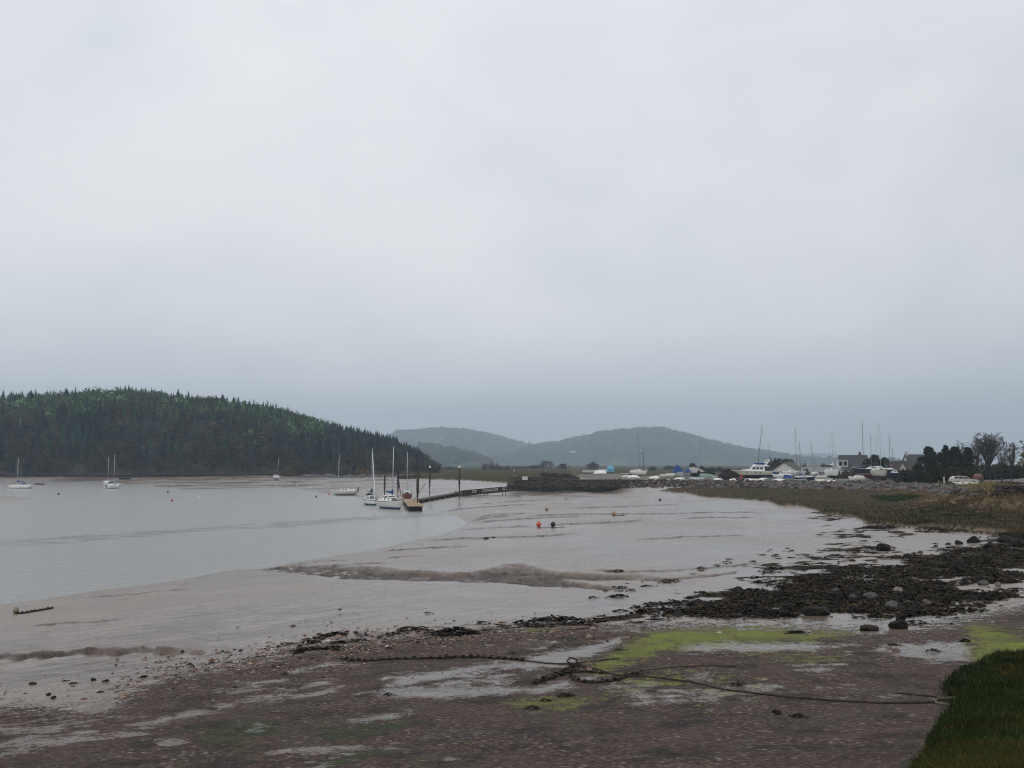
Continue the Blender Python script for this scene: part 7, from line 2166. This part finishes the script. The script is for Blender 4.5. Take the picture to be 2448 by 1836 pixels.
# --- grass
MAT_GRASS = attrmat('grass_blades', .85, .06)
def blades(P, hmin, hmax, w, cols, seed, lean=.5, per=1):
    g = np.random.default_rng(seed); n = len(P)
    h = g.uniform(hmin, hmax, n); a = g.uniform(0, 6.28, n); l = g.uniform(.1, lean, n) * h
    wa = a + math.pi / 2 + g.uniform(-.5, .5, n); ww = w * g.uniform(.6, 1.3, n)
    wx, wy = np.cos(wa) * ww / 2, np.sin(wa) * ww / 2
    lx, ly = np.cos(a) * l, np.sin(a) * l
    b0 = P + np.stack([wx, wy, np.full(n, -.02)], 1); b1 = P - np.stack([wx, wy, np.full(n, .02)], 1)
    m0 = P + np.stack([lx * .35 + wx * .8, ly * .35 + wy * .8, h * .6], 1); m1 = P + np.stack([lx * .35 - wx * .8, ly * .35 - wy * .8, h * .6], 1)
    tp = P + np.stack([lx, ly, h], 1)
    V = np.stack([b0, b1, m0, m1, tp], 1).reshape(-1, 3)
    o = (np.arange(n) * 5)[:, None, None]
    T = (np.array([(0, 1, 3), (0, 3, 2), (2, 3, 4)])[None] + o).reshape(-1, 3)
    c = cols[g.integers(len(cols), size=n)] * g.uniform(.7, 1.3, (n, 1))
    return V, T, np.repeat(c, 5, 0)
def make_turf():
    g = np.random.default_rng(41)
    poly = [(2252, 1662), (2266, 1640), (2306, 1610), (2368, 1580), (2448, 1566), (2600, 1558), (3600, 1530), (3600, 2200), (2090, 2140), (2195, 1836), (2215, 1795), (2242, 1752), (2272, 1705), (2272, 1682)]
    n = 150000
    X = np.concatenate([g.uniform(2100, 2600, 170000), g.uniform(2600, 3600, 20000)]); Y = g.uniform(1530, 2140, 190000)
    k = in_poly(X, Y, poly); X, Y = X[k], Y[k]
    P = drop_many(X, Y)
    P[:, 2] = height(P[:, 0], P[:, 1])[0]
    X = np.concatenate([X, g.uniform(2150, 2448, 9000)]); Y = np.concatenate([Y, g.uniform(1560, 1836, 9000)])
    P = drop_many(X, Y); P[:, 2] = height(P[:, 0], P[:, 1])[0]
    sd_ = height(P[:, 0], P[:, 1])[1]['g']; P = P[sd_ > -10 + 14 * (g.random(len(P)) - .5)]
    gr = np.array([(.015, .029, .007), (.020, .037, .008), (.029, .048, .010), (.012, .021, .007), (.028, .031, .010)])
    V, T, C = blades(P, .05, .15, .010, gr, 3, 1.0)
    straw = np.repeat(g.random(len(P)) < .05, 5)[:, None]; C = np.where(straw, C * np.array([4.2, 2.6, 3.6]), C)
    q = fbm(P[:, 0] * 1.2, P[:, 1] * 1.2, 3); C = C * np.repeat(.6 + q * .8, 5)[:, None]
    dry = np.repeat((fbm(P[:, 0] * .9 + 30, P[:, 1] * .9, 3) > .58), 5)[:, None]
    C = np.where(dry, C * np.array([1.7, 1.05, 1.0]), C)
    o = np_mesh('grass', V, T, 3, MAT_GRASS, col=C); setp(o, kind='stuff')
make_turf()
def make_marsh_growth():
    g = np.random.default_rng(43)
    Vs = []; Ts = []; Cs = []; o = 0
    def lay(poly, n, h0, h1, w, cols, seed, lean=.6):
        nonlocal o
        P = scatter(poly, n, seed)
        P[:, 2] = height(P[:, 0], P[:, 1])[0]
        k = P[:, 2] > 1.25; P = P[k]
        V, T, C = blades(P, h0, h1, w, np.array(cols), seed, lean)
        q = fbm(P[:, 0] * .16, P[:, 1] * .16, 3); C = C * np.repeat(.45 + q * 1.1, 5)[:, None]; ol = np.repeat(sstep(.5, .62, fbm(P[:, 0] * .05 + 9, P[:, 1] * .05, 3)), 5)[:, None]; C = C * (1 - ol * np.array([.38, .10, .15]))
        Vs.append(V); Ts.append(T + o); Cs.append(C); o += len(V)
    m = [(min(a, 3400), b if a < 3000 else (1300 if b > 1250 else 1178)) for a, b in MARSH]
    
    lay(m, 66000, .06, .20, .07, [(.068, .042, .022), (.084, .056, .028), (.046, .034, .018), (.096, .070, .036), (.050, .046, .020), (.044, .044, .018)], 1)
    lay([(min(a, 3400), b) for a, b in REED], 40000, .12, .30, .06, [(.150, .106, .064), (.120, .084, .050), (.178, .130, .080), (.09, .062, .038)], 2, .35)
    lay(REED2, 4000, .2, .4, .07, [(.19, .13, .075), (.15, .10, .055)], 3, .35)
    lay([(2280, 1162), (2330, 1158), (2384, 1160), (2384, 1170), (2360, 1178), (2300, 1174)], 5000, .18, .45, .05, [(.28, .215, .10), (.22, .165, .08), (.32, .25, .125)], 4, .4)
    lay([(2113, 1152.6), (2300, 1154), (2400, 1158), (2390, 1164), (2250, 1160), (2150, 1156)], 5000, .05, .2, .05, [(.05, .055, .016), (.075, .07, .022)], 5)
    lay([(2080, 1186), (2200, 1181), (2210, 1192), (2160, 1200), (2105, 1200)], 3500, .12, .3, .06, [(.028, .046, .014), (.04, .055, .016)], 6)
    lay([(2200, 1158), (2400, 1166), (2448, 1176), (2440, 1186), (2380, 1184), (2300, 1178)], 2500, .1, .35, .05, [(.045, .05, .018), (.08, .07, .03)], 7)
    ob = np_mesh('marsh_grass', np.concatenate(Vs), np.concatenate(Ts), 3, MAT_GRASS, col=np.concatenate(Cs)); setp(ob, kind='stuff')
make_marsh_growth()
